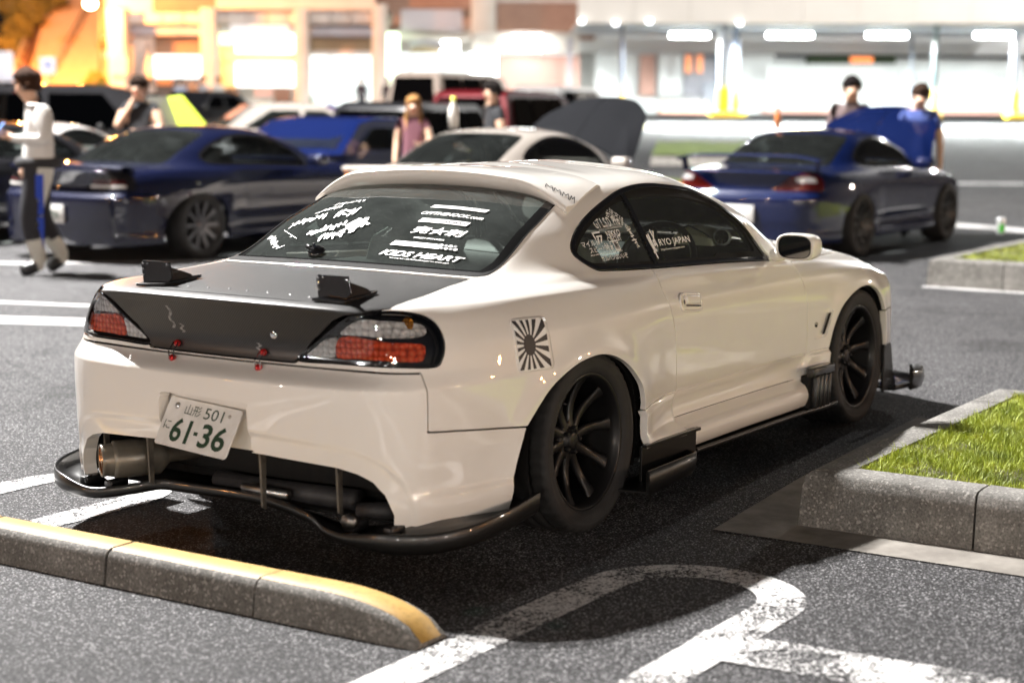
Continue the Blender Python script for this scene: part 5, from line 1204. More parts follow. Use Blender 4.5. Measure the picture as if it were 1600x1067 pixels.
# ------------------------------------------------------------------ shops, canopy and stairs behind the car park
def span(px0, px1, py0, py1, D, depth=.4):
    """world centre and half sizes of a view-aligned box whose front covers that picture span at distance D"""
    pm = (py0+py1)/2; a = at(px0, D, py=pm); b_ = at(px1, D, py=pm); t = at((px0+px1)/2, D, py=py0); u = at((px0+px1)/2, D, py=py1)
    w = (b_-a).dot(r0); c = (a+b_)/2+f0*depth/2; c.z = (t.z+u.z)/2
    return c, (w/2, depth/2, (t.z-u.z)/2)
def fb(name, m, root, px0, px1, py0, py1, D, depth=.4, bev=0, **k):
    c, h = span(px0, px1, py0, py1, D, depth); b = MB()
    R_ = RF
    if bev: b.bbox(c-root.location, h, bev, R_)
    else: b.box(c-root.location, h, R_)
    return b.build(name, m, root, **k)
def froot(name, px, D, label, cat, group=None): return empty(name, at(px, D), label=label, cat=cat, group=group)
MWALLW = noisy('pale_render', (.62, .58, .52), (.70, .66, .60), 1.5, .8, 20, .1, .01)
MTILEP = noisy('pinkish_tile', (.60, .53, .48), (.68, .60, .55), 2, .6, 30, .1, .005)
MBROWN = noisy('brown_tile_wall', (.30, .17, .12), (.36, .21, .15), 3, .7, 40, .2, .01)
MGREYB = noisy('grey_beam', (.34, .33, .38), (.40, .39, .43), 2, .5, 20, .1, .01)
MSTEELP = mat('painted_steel_post', (.30, .34, .40), .45)
MBEIGE = noisy('beige_fascia', (.72, .68, .62), (.76, .72, .66), .6, .7, 10, .1, .01)
EW = emis('lit_window', (.97, 1, .96), 3.0); EWC = emis('lit_shop', (.93, 1, .97), 2.0); EYG = emis('lit_sign_yellow', (1, 1, .55), 3.0); EWY = emis('lit_sign_white', (1, 1, .88), 4)
EGRN = emis('lit_green', (.45, 1, .35), 2.2); EORG = emis('lit_orange', (1, .30, .10), 1.4); EBLU = emis('lit_blue', (.25, .45, 1), 1.0); EPINK = emis('lit_pink', (1, .55, .42), 1.1); ETUBE = emis('fluorescent_tube', (.93, 1, .98), 40)
SH = froot('shop_building', 400, 78, 'tiled shop front with lit signs and white pillars at the back of the car park', 'building')
fb('back_wall', MBROWN, SH, 160, 930, -60, 60, 80, 6); fb('lower_wall', MWALLW, SH, 160, 640, 136, 190, 79.6, 4)
fb('back_wall', MWALLW, SH, 160, 930, 60, 140, 82, 4)
fb('upper_wall', MBROWN, SH, 238, 337, -60, 19, 78.2); fb('upper_wall', MWALLW, SH, 337, 586, -60, 16, 78); fb('upper_wall', MWALLW, SH, 165, 238, -60, 20, 78.1)
fb('upper_wall', MBROWN, SH, 640, 735, -60, 14, 78.1)
for k in range(13):
    x0 = 190+k*32.5; fb('beam_tile', MTILEP, SH, x0+.5, x0+32, 20, 38, 76.5, 1.2, .03)
fb('beam', MGREYB, SH, 196, 586, 42, 56, 77, 1.0); fb('beam_soffit', MBLACK, SH, 196, 586, 38, 42, 77.3, 1)
fb('pillar', MWALLW, SH, 168, 195, 12, 152, 75.5, 1.2, .06); fb('pillar', MWALLW, SH, 313, 336, 12, 146, 75.5, 1.2, .06); fb('pillar', MWALLW, SH, 460, 480, 14, 178, 75.5, 1.2, .06); fb('pillar', MWALLW, SH, 582, 604, 6, 165, 75.3, 1.2, .06)
fb('pillar_base', MWALLW, SH, 172, 198, 88, 118, 75.3, .2); fb('pillar', MTILEP, SH, 208, 240, 56, 152, 77.5, 1)
fb('wall_panel', mat('dark_brown_panel', (.26, .15, .09), .7), SH, 241, 312, 58, 86, 77.8, .3)
fb('shop_window', EW, SH, 238, 315, 87, 122, 77.6, .3); fb('orange_poster', EORG, SH, 245, 268, 123, 133, 77.3, .2)
fb('dado_wall', mat('dark_dado', (.13, .11, .10), .7), SH, 238, 372, 122, 165, 77.9, .3)
s = fb('shop_sign', EWY, SH, 368, 460, 54, 83, 76.8, .3); fb('sign_rim', EYG, s, 365.5, 463, 52, 85, 76.95, .2); s.children[0].location = -s.location*0
fb('small_sign', EYG, SH, 333, 363, 53, 70, 76.7, .3)
sg_ = fb('sign_strip', mat('white_sign_board', (.7, .7, .72), .5, emit=(1, .95, .95), es=.5), SH, 360, 450, 40, 52, 76.3, .2)
fb('round_emblem', EBLU, sg_, 360, 373, 40.5, 51, 76.2, .1); fb('round_emblem', emis('emblem_white', (1, 1, 1), 1.2), sg_, 364, 369, 43, 48.5, 76.15, .1)
for x in (415, 433): fb('orange_panel', EORG, sg_, x, x+14, 41, 50, 76.2, .1)
fb('shop_window', EW, SH, 368, 459, 98, 136, 77.6, .3); fb('lintel', mat('pale_yellow_wall', (.62, .60, .36), .7), SH, 338, 462, 84, 97, 77.7, .4); fb('yellow_wall', mat('lime_cream_wall', (.55, .60, .38), .7), SH, 338, 368, 70, 137, 77.8, .4)
fb('brown_wall', MBROWN, SH, 428, 454, 137, 178, 77.5, .3); fb('pink_panel', EPINK, SH, 398, 425, 138, 152, 77.4, .2)
fb('wall_panel', mat('brown_panel', (.28, .19, .11), .7), SH, 483, 580, 60, 80, 77.8, .3); fb('shop_opening', EWC, SH, 482, 580, 86, 172, 78.6, .3); fb('lintel', MTILEP, SH, 482, 582, 80, 87, 77.7, .3)
fb('blind', mat('teal_poster', (.2, .45, .42), .6), SH, 470, 490, 150, 170, 77, .1); fb('green_lamp', EGRN, SH, 474, 483, 145, 151, 76.9, .1)
fb('lit_pillar_sign', emis('tall_lit_sign', (.75, 1, .72), 4.5), SH, 602, 622, 52, 138, 75.5, .5)
fb('hanging_sign', mat('blank_sign_board', (.55, .50, .52), .5), SH, 626, 722, 15, 49, 75.8, .5, .05); fb('lintel', MWALLW, SH, 604, 735, 50, 62, 76.5, 1)
fb('shop_opening', EWC, SH, 622, 900, 84, 165, 79, .3); fb('wall_panel', mat('brown_panel_2', (.32, .25, .16), .7), SH, 642, 690, 72, 84, 78, .3)
fb('door_frame', MGREYB, SH, 690, 693, 84, 165, 78.4, .2); fb('door_frame', MGREYB, SH, 640, 643, 84, 165, 78.4, .2)
fb('pillar', MWALLW, SH, 736, 775, -60, 54, 75.6, 1.4, .05); fb('brick_wall', MBROWN, SH, 775, 905, 4, 50, 76, .6); fb('brick_band', MTILEP, SH, 775, 905, -3, 4, 75.9, .8)
fb('ceiling_box', MWALLW, SH, 740, 905, 52, 82, 77.4, 1.5); fb('bright_lamp', emis('porch_lamp', (.95, 1, 1), 20), SH, 800, 846, 56, 80, 76.6, .3); fb('bright_lamp', emis('porch_lamp_2', (.95, 1, 1), 20), SH, 690, 716, 66, 92, 76.6, .3); fb('bright_lamp', emis('porch_lamp_3', (.95, 1, 1), 16), SH, 735, 776, 84, 150, 77.9, .3)
fb('pink_wall', mat('pink_rendered_wall', (.60, .36, .30), .8), SH, 776, 905, 86, 150, 77.9, .3); fb('down_pipe', MGREYB, SH, 886, 894, 60, 150, 76.9, .2)
b = MB(); pts = [at(640, 76.5, py=70)-SH.location, at(665, 76.5, py=66)-SH.location, at(690, 76.5, py=72)-SH.location, at(715, 76.5, py=86)-SH.location]; b.tube(pts, .12, 8); b.build('curved_awning_rail', MGREYB, SH)
fb('door_frame', MGREYB, SH, 515, 517, 86, 172, 78.3, .2); fb('door_frame', MGREYB, SH, 548, 550, 86, 172, 78.3, .2)
# distant shop lettering blocks
# ---- canopy on posts over the car lanes
CN = froot('canopy', 1250, 68, 'long beige-edged canopy on slim steel posts with fluorescent tubes', 'canopy')
for k in range(9):
    x0 = 903+k*88; fb('fascia_panel', MBEIGE, CN, x0+.3, x0+87.7, -70, 37, 66+.0*k, .25)
fb('canopy_roof', mat('canopy_underside', (.55, .56, .56), .6), CN, 905, 1700, 34, 37.5, 66.4, 14); fb('beam', MSTEELP, CN, 906, 1700, 39, 42, 67, .2); fb('beam', MSTEELP, CN, 906, 1700, 45, 49, 70, .2); fb('beam', MSTEELP, CN, 906, 1700, 50, 54, 76, .2)
for k in range(9): fb('bracket_lamp', emis('bracket_lamp_%d' % k, (1, 1, 1), 6), CN, 905+k*47+(k % 3)*6, 913+k*47+(k % 3)*6, 31+3*(k % 2), 37+3*(k % 2), 65.8-.1*k*0, .1) if k in (0, 1, 2, 5) else None
for px0, px1, D in ((1048, 1108, 68), (1200, 1270, 68), (1356, 1418, 68), (1526, 1584, 68), (1052, 1104, 77), (1220, 1268, 77), (1364, 1412, 77), (1660, 1700, 68)):
    py = 55 if D < 70 else 40
    c, h = span(px0, px1, py-4, py+5, D, .3); b = MB(); b.bbox(c-CN.location, (h[0], .15, h[2]*.75), .04, RF); b.build('tube_light', ETUBE, CN)
    L = bpy.data.lights.new('tube', 'AREA'); L.shape = 'RECTANGLE'; L.size = h[0]*2; L.size_y = .5; L.energy = 8000; L.color = (.93, 1, .98)
    lo = link(bpy.data.objects.new('tube_light_glow', L), CN); lo.matrix_world = Matrix.Translation(c-CN.location-Vector((0, 0, h[2]+.12))) @ RF.to_4x4()
def post(px, D, py_top, py_base, w, base=None, m=MSTEELP, yel=None):
    c, h = span(px-w/2, px+w/2, py_top, py_base, D, .3); b = MB(); b.bbox(c-CN.location, (h[0], h[0], h[2]), .02, RF); o = b.build('post', m, CN)
    if yel:
        c, h = span(px-w*.62, px+w*.62, yel, py_base, D-.1, .3); b = MB(); b.bbox(c-CN.location, (h[0], h[0], h[2]), .03, RF); y_ = b.build('yellow_guard', MYELP, o)
        c, h = span(px-w*1.5, px+w*1.5, py_base-9, py_base, D-.15, .3); b = MB(); b.bbox(c-CN.location, (h[0], h[0], h[2]), .03, RF); b.build('guard_foot', MYELP, o)
MYELP = mat('safety_yellow', (.80, .55, .02), .5)
post(972, 68, 40, 168, 5, yel=137, m=mat('dark_post', (.08, .10, .16), .5)); post(1131, 67, 40, 183, 14, yel=137); post(1150, 68, 40, 183, 9, yel=139, m=mat('dark_post_2', (.12, .15, .22), .5)); post(1425, 78, 50, 160, 5); post(1462, 66.5, 38, 186, 6, yel=140, m=mat('dark_green_post', (.05, .09, .10), .5)); post(1587, 67, 50, 186, 9, yel=143)
# low building with white fence under the canopy
YD = froot('fenced_yard', 1300, 80, 'brightly lit white yard wall and picket fence under the canopy', 'fence')
MW2 = mat('bright_white_wall', (.78, .80, .80), .6)
fb('wall', MW2, YD, 905, 1210, 84, 178, 82, .5); fb('wall_band', MW2, YD, 905, 1700, 54, 84, 81, 1.5); fb('back_panel', MW2, YD, 1200, 1700, 92, 176, 83, .3)
fb('brick_panel', mat('washed_brick', (.55, .33, .27), .8), YD, 1000, 1024, 86, 150, 81.5, .3); fb('brick_planter', mat('planter_brick', (.50, .28, .22), .8), YD, 1030, 1106, 160, 178, 78, 1.2)
fb('door', MW2, YD, 1030, 1066, 86, 150, 81.2, .3); fb('opening', mat('dim_opening', (.20, .21, .24), .7), YD, 1068, 1122, 84, 150, 81.4, .3)
for k in range(9): fb('bar', MGREYB, YD, 1070+k*5.5, 1071.6+k*5.5, 96, 178, 79.5, .05)
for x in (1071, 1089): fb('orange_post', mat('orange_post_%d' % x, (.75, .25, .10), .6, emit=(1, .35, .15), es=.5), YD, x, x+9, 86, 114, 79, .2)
fb('dark_gate', mat('dark_gate', (.16, .17, .20), .6), YD, 1098, 1122, 130, 178, 79.2, .1)
for k in range(60):
    x = 1200+k*7.2; fb('picket', MW2, YD, x, x+3.4, 100, 172, 80, .06)
fb('rail', MW2, YD, 1196, 1640, 112, 114, 79.8, .05); fb('rail', MW2, YD, 1196, 1640, 164, 166, 79.8, .05); fb('brick_foot', mat('fence_footing', (.42, .24, .20), .8), YD, 1190, 1700, 172, 179, 80, .5)
for x in (1245, 1290, 1360, 1430, 1500, 1560): fb('window', mat('grey_pane_%d' % x, (.55, .60, .60), .2), YD, x, x+26, 118, 142, 82.7, .2)
for k in range(4):
    x = 1208+k*22; fb('window', mat('louvre_%d' % k, (.6, .64, .62), .3), YD, x, x+14, 120, 138, 81.9, .1)
fb('orange_glow_panel', emis('orange_bokeh', (1, .30, .10), 2.2), YD, 1330, 1364, 90, 98, 79, .2); fb('dark_hedge', mat('clipped_hedge', (.04, .06, .03), .9), YD, 1262, 1400, 88, 100, 81.6, .5)  # glowing panel stands in for the orange glow on foliage
# ---- orange-lit stairs
ST = froot('stairway', 90, 80, 'wide outdoor stairs glowing orange under a sodium lamp', 'stairs')
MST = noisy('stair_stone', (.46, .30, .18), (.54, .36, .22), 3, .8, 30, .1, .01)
z0 = at(90, 80).z
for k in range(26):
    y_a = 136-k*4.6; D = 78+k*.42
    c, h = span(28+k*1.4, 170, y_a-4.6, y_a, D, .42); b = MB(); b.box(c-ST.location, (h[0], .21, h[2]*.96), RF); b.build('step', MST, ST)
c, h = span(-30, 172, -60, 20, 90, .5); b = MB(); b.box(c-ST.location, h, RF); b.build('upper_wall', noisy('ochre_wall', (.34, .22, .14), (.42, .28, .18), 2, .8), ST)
for (xa, ya, Da), (xb, yb, Db) in (((72, 118, 77.8), (136, 8, 88)), ((22, 100, 77.5), (60, 10, 88))):
    b = MB(); P0 = at(xa, Da, py=ya)-ST.location; P1 = at(xb, Db, py=yb)-ST.location
    b.tube([P0, P1], .05, 8); b.tube([P0-Vector((0, 0, .35)), P1-Vector((0, 0, .35))], .035, 6)
    for t in np.linspace(0, 1, 9): q = P0.lerp(P1, t); b.tube([q, q-Vector((0, 0, .9))], .035, 6)
    b.build('handrail', mat('steel_rail', (.7, .6, .5), .35, metal=.6) if xa == 72 else bpy.data.materials['steel_rail'], ST)
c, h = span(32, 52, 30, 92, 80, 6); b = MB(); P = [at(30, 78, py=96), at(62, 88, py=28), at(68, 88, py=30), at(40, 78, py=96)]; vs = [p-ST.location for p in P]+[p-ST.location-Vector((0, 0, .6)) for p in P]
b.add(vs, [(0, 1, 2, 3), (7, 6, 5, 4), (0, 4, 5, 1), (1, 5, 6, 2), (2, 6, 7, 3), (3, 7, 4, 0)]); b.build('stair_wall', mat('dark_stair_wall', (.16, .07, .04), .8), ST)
# lamp at the foot of the stairs
LR = froot('globe_lamp', 157, 76, 'ornate lamp post with a glowing orange globe beside the stairs', 'street lamp')
b = MB(); P = [at(157, 76, py=y)-LR.location for y in (140, 90, 60, 10)]; b.tube(P, [.09, .06, .05, .04], 10); b.tube([P[3], at(150, 76, py=2)-LR.location, at(142, 76, py=-2)-LR.location], .035, 8); b.build('post', mat('bronze_post', (.12, .06, .03), .5), LR)
gc = at(141, 76, py=7); b = MB(); b.lathe([(0, -.20), (.16, -.16), (.26, -.04), (.27, .05), (.16, .16), (0, .19)], 20, Matrix.Translation(gc-LR.location)); b.build('globe', emis('sodium_globe', (1, .82, .5), 30), LR)
L = bpy.data.lights.new('sodium', 'POINT'); L.energy = 1100; L.color = (1, .40, .10); L.shadow_soft_size = .3; lo = link(bpy.data.objects.new('sodium_light', L), LR); lo.location = gc-LR.location-f0*.9+Vector((0, 0, -.5))
L = bpy.data.lights.new('sodium', 'POINT'); L.energy = 17000; L.color = (1, .34, .06); L.shadow_soft_size = .3; p = at(60, 72, py=-40)  # unseen lamp above the frame gives the stairs their orange light
lr2 = empty('globe_lamp', at(60, 72), label='sodium lamp post in front of the stairs, its head above the picture', cat='street lamp'); lo = link(bpy.data.objects.new('sodium_light', L), lr2); lo.location = p-lr2.location-Vector((0, 0, .5))
b = MB(); b.bbox(p-lr2.location, (.3, .3, .08), .03); b.build('lamp_head', MPOST, lr2)
# clipped shrubs
def leafball(name, px, py, D, rpx, col, label, n=900, sq=.85, grp=None):
    c = at(px, D, py=py); R_ = rpx*D/FPX; z0_ = c.z; base = Vector((c.x, c.y, c.z-R_*sq))
    root = empty(name, base, label=label, cat='shrub', group=grp); g = np.random.default_rng(int(px*7+py)); b = MB()
    for i in range(n):
        d = Vector(g.normal(size=3)).normalized(); r_ = R_*(.72+.3*g.random())*(1+.12*math.sin(d.x*5+d.z*4)); p = Vector((0, 0, R_*sq))+Vector((d.x*r_, d.y*r_, d.z*r_*sq)); s = R_*.10*(.6+g.random())
        a, u, w = basis(Vector(g.normal(size=3))); b.add([p-u*s-w*s*.5, p+u*s-w*s*.5, p+w*s], [(0, 1, 2)])
    m = noisy('leaves_%d_%d' % (px, py), tuple(x*.6 for x in col), col, 5, .8, 0, 0); o = b.build('foliage', m, root, fixn=False, kind='stuff')
    b = MB(); b.tube([(0, 0, -.3), (0, 0, R_*.5)], R_*.12, 6); b.build('trunk', MSOIL, root)
for px, py, rp in ((8, 72, 18), (28, 45, 22), (46, 20, 24), (18, 8, 22), (75, -8, 26)): leafball('clipped_shrub', px, py, 79+(72-py)*.1, rp, (.20, .16, .03), 'orange-lit clipped shrub at %s beside the stair rail' % {72: 'the lowest step', 45: 'the second step up', 20: 'mid flight', 8: 'the flight\'s outer side', -8: 'the top of the flight'}[py])
leafball('clipped_shrub', 150, 126, 75, 17, (.20, .24, .04), 'low round green shrub at the foot of the globe lamp'); leafball('clipped_shrub', 163, 70, 78, 10, (.25, .17, .03), 'small orange-lit shrub behind the globe lamp post')
# notice boards
def board_sign(px0, px1, py0, py1, D, pbase, label, m):
    root = froot('notice_board', (px0+px1)/2, D, label, 'sign'); fb('panel', m, root, px0, px1, py0, py1, D, .08, .01)
    c, h = span((px0+px1)/2-1, (px0+px1)/2+1, py1, pbase, D+.1, .06); b = MB(); b.box(c-root.location, h, RF); b.build('pole', MPOST, root); return root
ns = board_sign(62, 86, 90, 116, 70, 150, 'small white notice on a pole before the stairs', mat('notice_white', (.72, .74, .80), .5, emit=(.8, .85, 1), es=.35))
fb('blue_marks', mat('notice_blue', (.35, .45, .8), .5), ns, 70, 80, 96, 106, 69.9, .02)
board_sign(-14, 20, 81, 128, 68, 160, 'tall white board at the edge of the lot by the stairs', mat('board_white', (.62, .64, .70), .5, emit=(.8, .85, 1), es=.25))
# sloping stone wall between the stairs and the shop
b = MB(); P = [at(212, 77, py=58), at(228, 77, py=62), at(238, 76, py=112), at(236, 76, py=122), at(206, 77, py=122)]; WR = froot('stair_buttress', 222, 77, 'pale buttress sloping beside the shop pillar', 'wall')
vs = [p-WR.location for p in P]+[p-WR.location+f0*.6 for p in P]; b.add(vs, [(0, 1, 2, 3, 4), (9, 8, 7, 6, 5)]+[(i, (i+1) % 5, 5+(i+1) % 5, 5+i) for i in range(5)]); b.build('panel', MTILEP, WR)
# ------------------------------------------------------------------ other cars
MCGLASS = glass_mat('car_glass', (.45, .50, .49), dirt_veil=.12); MCDARK = glass_mat('car_privacy_glass', (.06, .06, .07))
MGREYRIM = mat('grey_alloy', (.16, .16, .17), .3, metal=.9); MRLAMP = mat('red_tail_lens', (.06, .003, .002), .15, coat=.6, emit=(1, .05, .02), es=.0)
MPL2 = mat('plate_white', (.62, .62, .60), .5); MHLAMP = mat('headlamp_lens', (.6, .6, .6), .1, coat=1, metal=.5)
BG0 = body_mesh(RG, 240, 110)
_reg = {}
def creg(key, *fs):
    if key not in _reg: _reg[key] = region(BG0, *fs)
    return _reg[key]
def simple_wheel(parent, x, y, sg, R, w, m, spokes=10, mt=None):
    Mw = Matrix.Translation((x, y, R)) @ Matrix.Rotation(PI/2*-sg, 4, 'X'); b = MB(); hw = w/2
    b.lathe([(R*.72, -hw), (R*.96, -hw), (R, -hw*.8), (R, hw*.8), (R*.96, hw), (R*.74, hw), (R*.72, hw*.85)], 40, Mw); t = b.build('tyre', MRUB)
    b = MB(); b.lathe([(R*.74, hw*.92), (R*.70, hw*.9), (R*.68, hw*.3), (0, hw*.2), (R*.68, -hw*.8)], 40, Mw); rim = b.build('wheel', MBLACK, parent); t.parent = rim
    for k in range(spokes):
        a = 2*PI*k/spokes; b = MB(); ca, sa = math.cos(a), math.sin(a); wd = R*.055
        vs = [Mw @ Vector((r*ca-s_*wd*sa, r*sa+s_*wd*ca, z)) for r, z in ((R*.10, hw*.62), (R*.71, hw*.86)) for s_, z in ((-1, z), (1, z))]+[Mw @ Vector((r*ca-s_*wd*sa, r*sa+s_*wd*ca, z-.03)) for r, z in ((R*.10, hw*.62), (R*.71, hw*.86)) for s_ in (-1, 1)]
        b.add(vs, [(0, 1, 3, 2), (4, 6, 7, 5), (0, 2, 6, 4), (1, 5, 7, 3)]); b.build('spoke', m, rim)
    b = MB(); b.lathe([(0, hw*.75), (R*.13, hw*.74), (R*.15, hw*.5)], 16, Mw); b.build('hub', m, rim)
def coupe(label, loc, rz=0, pm=None, sc=(1, 1, 1), bonnet=0, wing=None, tail='wide', glass=None, wheel_m=None, cat='car', group='cars parked in the rows behind', plate=True, bonnet_m=None, roof_m=None, spokes=10, name='parked_car'):
    root = empty(name, loc, rz, label=label, cat=cat, group=group); g_ = glass or MCGLASS; g2 = .003
    S3 = Vector(sc)
    def so(M, nm, m, par, **k):
        if len(M['F']) == 0: return None
        M = dict(M); M['V'] = M['V']*np.array(sc); nn = M['N']/np.array(sc); M['N'] = nn/np.linalg.norm(nn, axis=1)[:, None]; return shellobj(M, nm, m, par, **k)
    bodyM = creg('body', nDLO, nR, pUV(WSH, -G, -1), arch, fneg(door_s, -G), lambda M: np.where(np.abs(M['A'][:, 0]) > 8, -hood_s(M)-G, 1.0), lambda M: np.where(M['V'][:, 0] < -.3, -tail_s(M), 1.0) if True else 1)
    bd = so(bodyM, 'body', pm, root, rim=.02)
    so(creg('inner', nDLO, nR, pUV(WSH, 0, -1), arch), 'inner_structure', MMATTE, root, rim=0, offset=-.04)
    for s_, sd in (('r', right), ('l', left)):
        d = so(creg('door'+s_, sd, lambda M: door_s(M)-G, nDLO), 'door', pm, root, rim=.015)
        so(creg('glass'+s_, sd, lambda M: dl(M)-.02, lambda M: np.where(M['V'][:, 2] > .78, 1., -1.)), 'side_window', g_, root, rim=0, offset=-.01)
        so(creg('trim'+s_, sd, lambda M: dl(M)+.0, lambda M: .022-dl(M), lambda M: np.where(M['V'][:, 2] > .78, 1., -1.)), 'window_trim', MTRIM, root, rim=.01, offset=.002)
        tl = so(creg('tail'+s_, sd, lambda M: np.where(M['V'][:, 0] < -.3, tail_s(M)-.003, -1.)), 'tail_lamp', MRLAMP if tail != 'black' else MHOUSE, root, rim=.01)
        if tail == 'black':
            so(creg('tailred'+s_, sd, lambda M: np.where(M['V'][:, 0] < -.3, pUV(np.array([(1.6, 8.35), (1.6, 7.95), (4.2, 8.0), (4.2, 8.4)]))(M), -1)), 'red_segment', MRLAMP, tl, rim=0, offset=.002)
            so(creg('tailwh'+s_, sd, lambda M: np.where(M['V'][:, 0] < -.3, pUV(np.array([(1.5, 7.85), (1.5, 7.5), (4.2, 7.55), (4.2, 7.9)]))(M), -1)), 'clear_segment', mat('clear_segment', (.6, .6, .58), .3), tl, rim=0, offset=.002)
        else:
            so(creg('tailwh2'+s_, sd, lambda M: np.where(M['V'][:, 0] < -.3, pUV(np.array([(2.2, 8.6), (2.4, 8.3), (4.3, 8.35), (4.2, 9.0), (3, 9.1)]))(M), -1)), 'clear_segment', MHLAMP, tl, rim=0, offset=.002)
        b = MB(); sgn = -1 if s_ == 'r' else 1; b.bbox((1.68*sc[0], .87*sgn*sc[1], .89*sc[2]), (.07, .09, .055), .03); b.build('door_mirror', pm, d or root)
        for x in (0, 2.525): simple_wheel(root, x*sc[0], sgn*.745*sc[1], sgn, .315, .225, wheel_m or MRIM, spokes)
    so(creg('rg', pUV(RGLASS, .003)), 'rear_window', g_, root, rim=0, offset=-.004); so(creg('ws', pUV(WSH, .003)), 'windscreen', g_, root, rim=0, offset=-.004)
    hm = creg('hood', lambda M: hood_s(M)-G)
    hd = so(hm, 'bonnet', bonnet_m or pm, root, rim=.02)
    if bonnet:
        piv = Vector((2.02*sc[0], 0, .87*sc[2])); Mr = Matrix.Translation(piv) @ Matrix.Rotation(-bonnet, 4, 'Y') @ Matrix.Translation(-piv); hd.data.transform(Mr)
        md = hd.modifiers.new('s', 'SOLIDIFY'); md.thickness = .02
        b = MB(); b.bbox((2.6*sc[0], 0, .60), (.45, .5, .05), .02); b.build('engine_bay', MMATTE, root)
    b = MB(); b.box((1.3, 0, .26), (1.75, .62, .06)); b.box((-.6, 0, .35), (.2, .6, .15)); b.build('underbody', MMATTE, root)
    for y in (-.37, .37):
        b = MB(); b.bbox((.75, y*sc[1], .70*sc[2]), (.07, .22, .25), .05, Matrix.Rotation(-.25, 3, 'Y')); b.bbox((.68, y*sc[1], .96*sc[2]), (.05, .12, .08), .03); b.build('seat', MCHAR, root)
    b = MB(); b.bbox((1.62*sc[0], 0, .80*sc[2]), (.2, .68*sc[1], .06), .03); b.build('dashboard', MCHAR, root)
    if plate:
        b = MB(); b.bbox((-1.045*sc[0], 0, .44), (.008, .165, .0825), .004); pl = b.build('number_plate', MPL2, root)
        if plate is not True:
            v, f = textbox(plate, .22, .07, .02); me = bpy.data.meshes.new('plate_lettering'); me.from_pydata([(-1.045*sc[0]-.0095, -x, .435+y) for x, y in v], [], f); me.materials.append(MGRN); link(bpy.data.objects.new('plate_lettering', me), pl)
    if wing == 'loop':
        b = MB(); rows = []
        for t in np.linspace(-1, 1, 21):
            a = abs(t); y = .74*t*sc[1]; z = (1.00-.05*a**6)*sc[2]; x = -.92*sc[0]
            rows.append([(x, y, z), (x+.08, y, z+.016), (x+.17, y, z+.010), (x+.20, y, z-.006), (x+.1, y, z-.012)])
        b.grid(rows, True, closed=True); b.add(rows[0], [tuple(range(5))]); b.add(rows[-1], [tuple(range(5))]); w = b.build('rear_wing', pm, root)
        for y in (-.70, .70):
            b = MB(); b.tube([(-.80*sc[0], y*sc[1], .955*sc[2]), (-.78*sc[0], y*.98*sc[1], .84*sc[2])], .035, 8, sx=.5); b.build('wing_stand', pm, w)
    if wing == 'lip':
        b = MB(); rows = []
        for t in np.linspace(-1, 1, 15): y = .68*t*sc[1]; x = -.95*sc[0]+.10*t*t; z = .875*sc[2]-.012*t*t; rows.append([(x, y, z-.03), (x-.03, y, z+.012), (x+.03, y, z+.03), (x+.16, y, z+.006)])
        b.grid(rows, True, closed=True); b.build('boot_spoiler', pm, root)
    return root
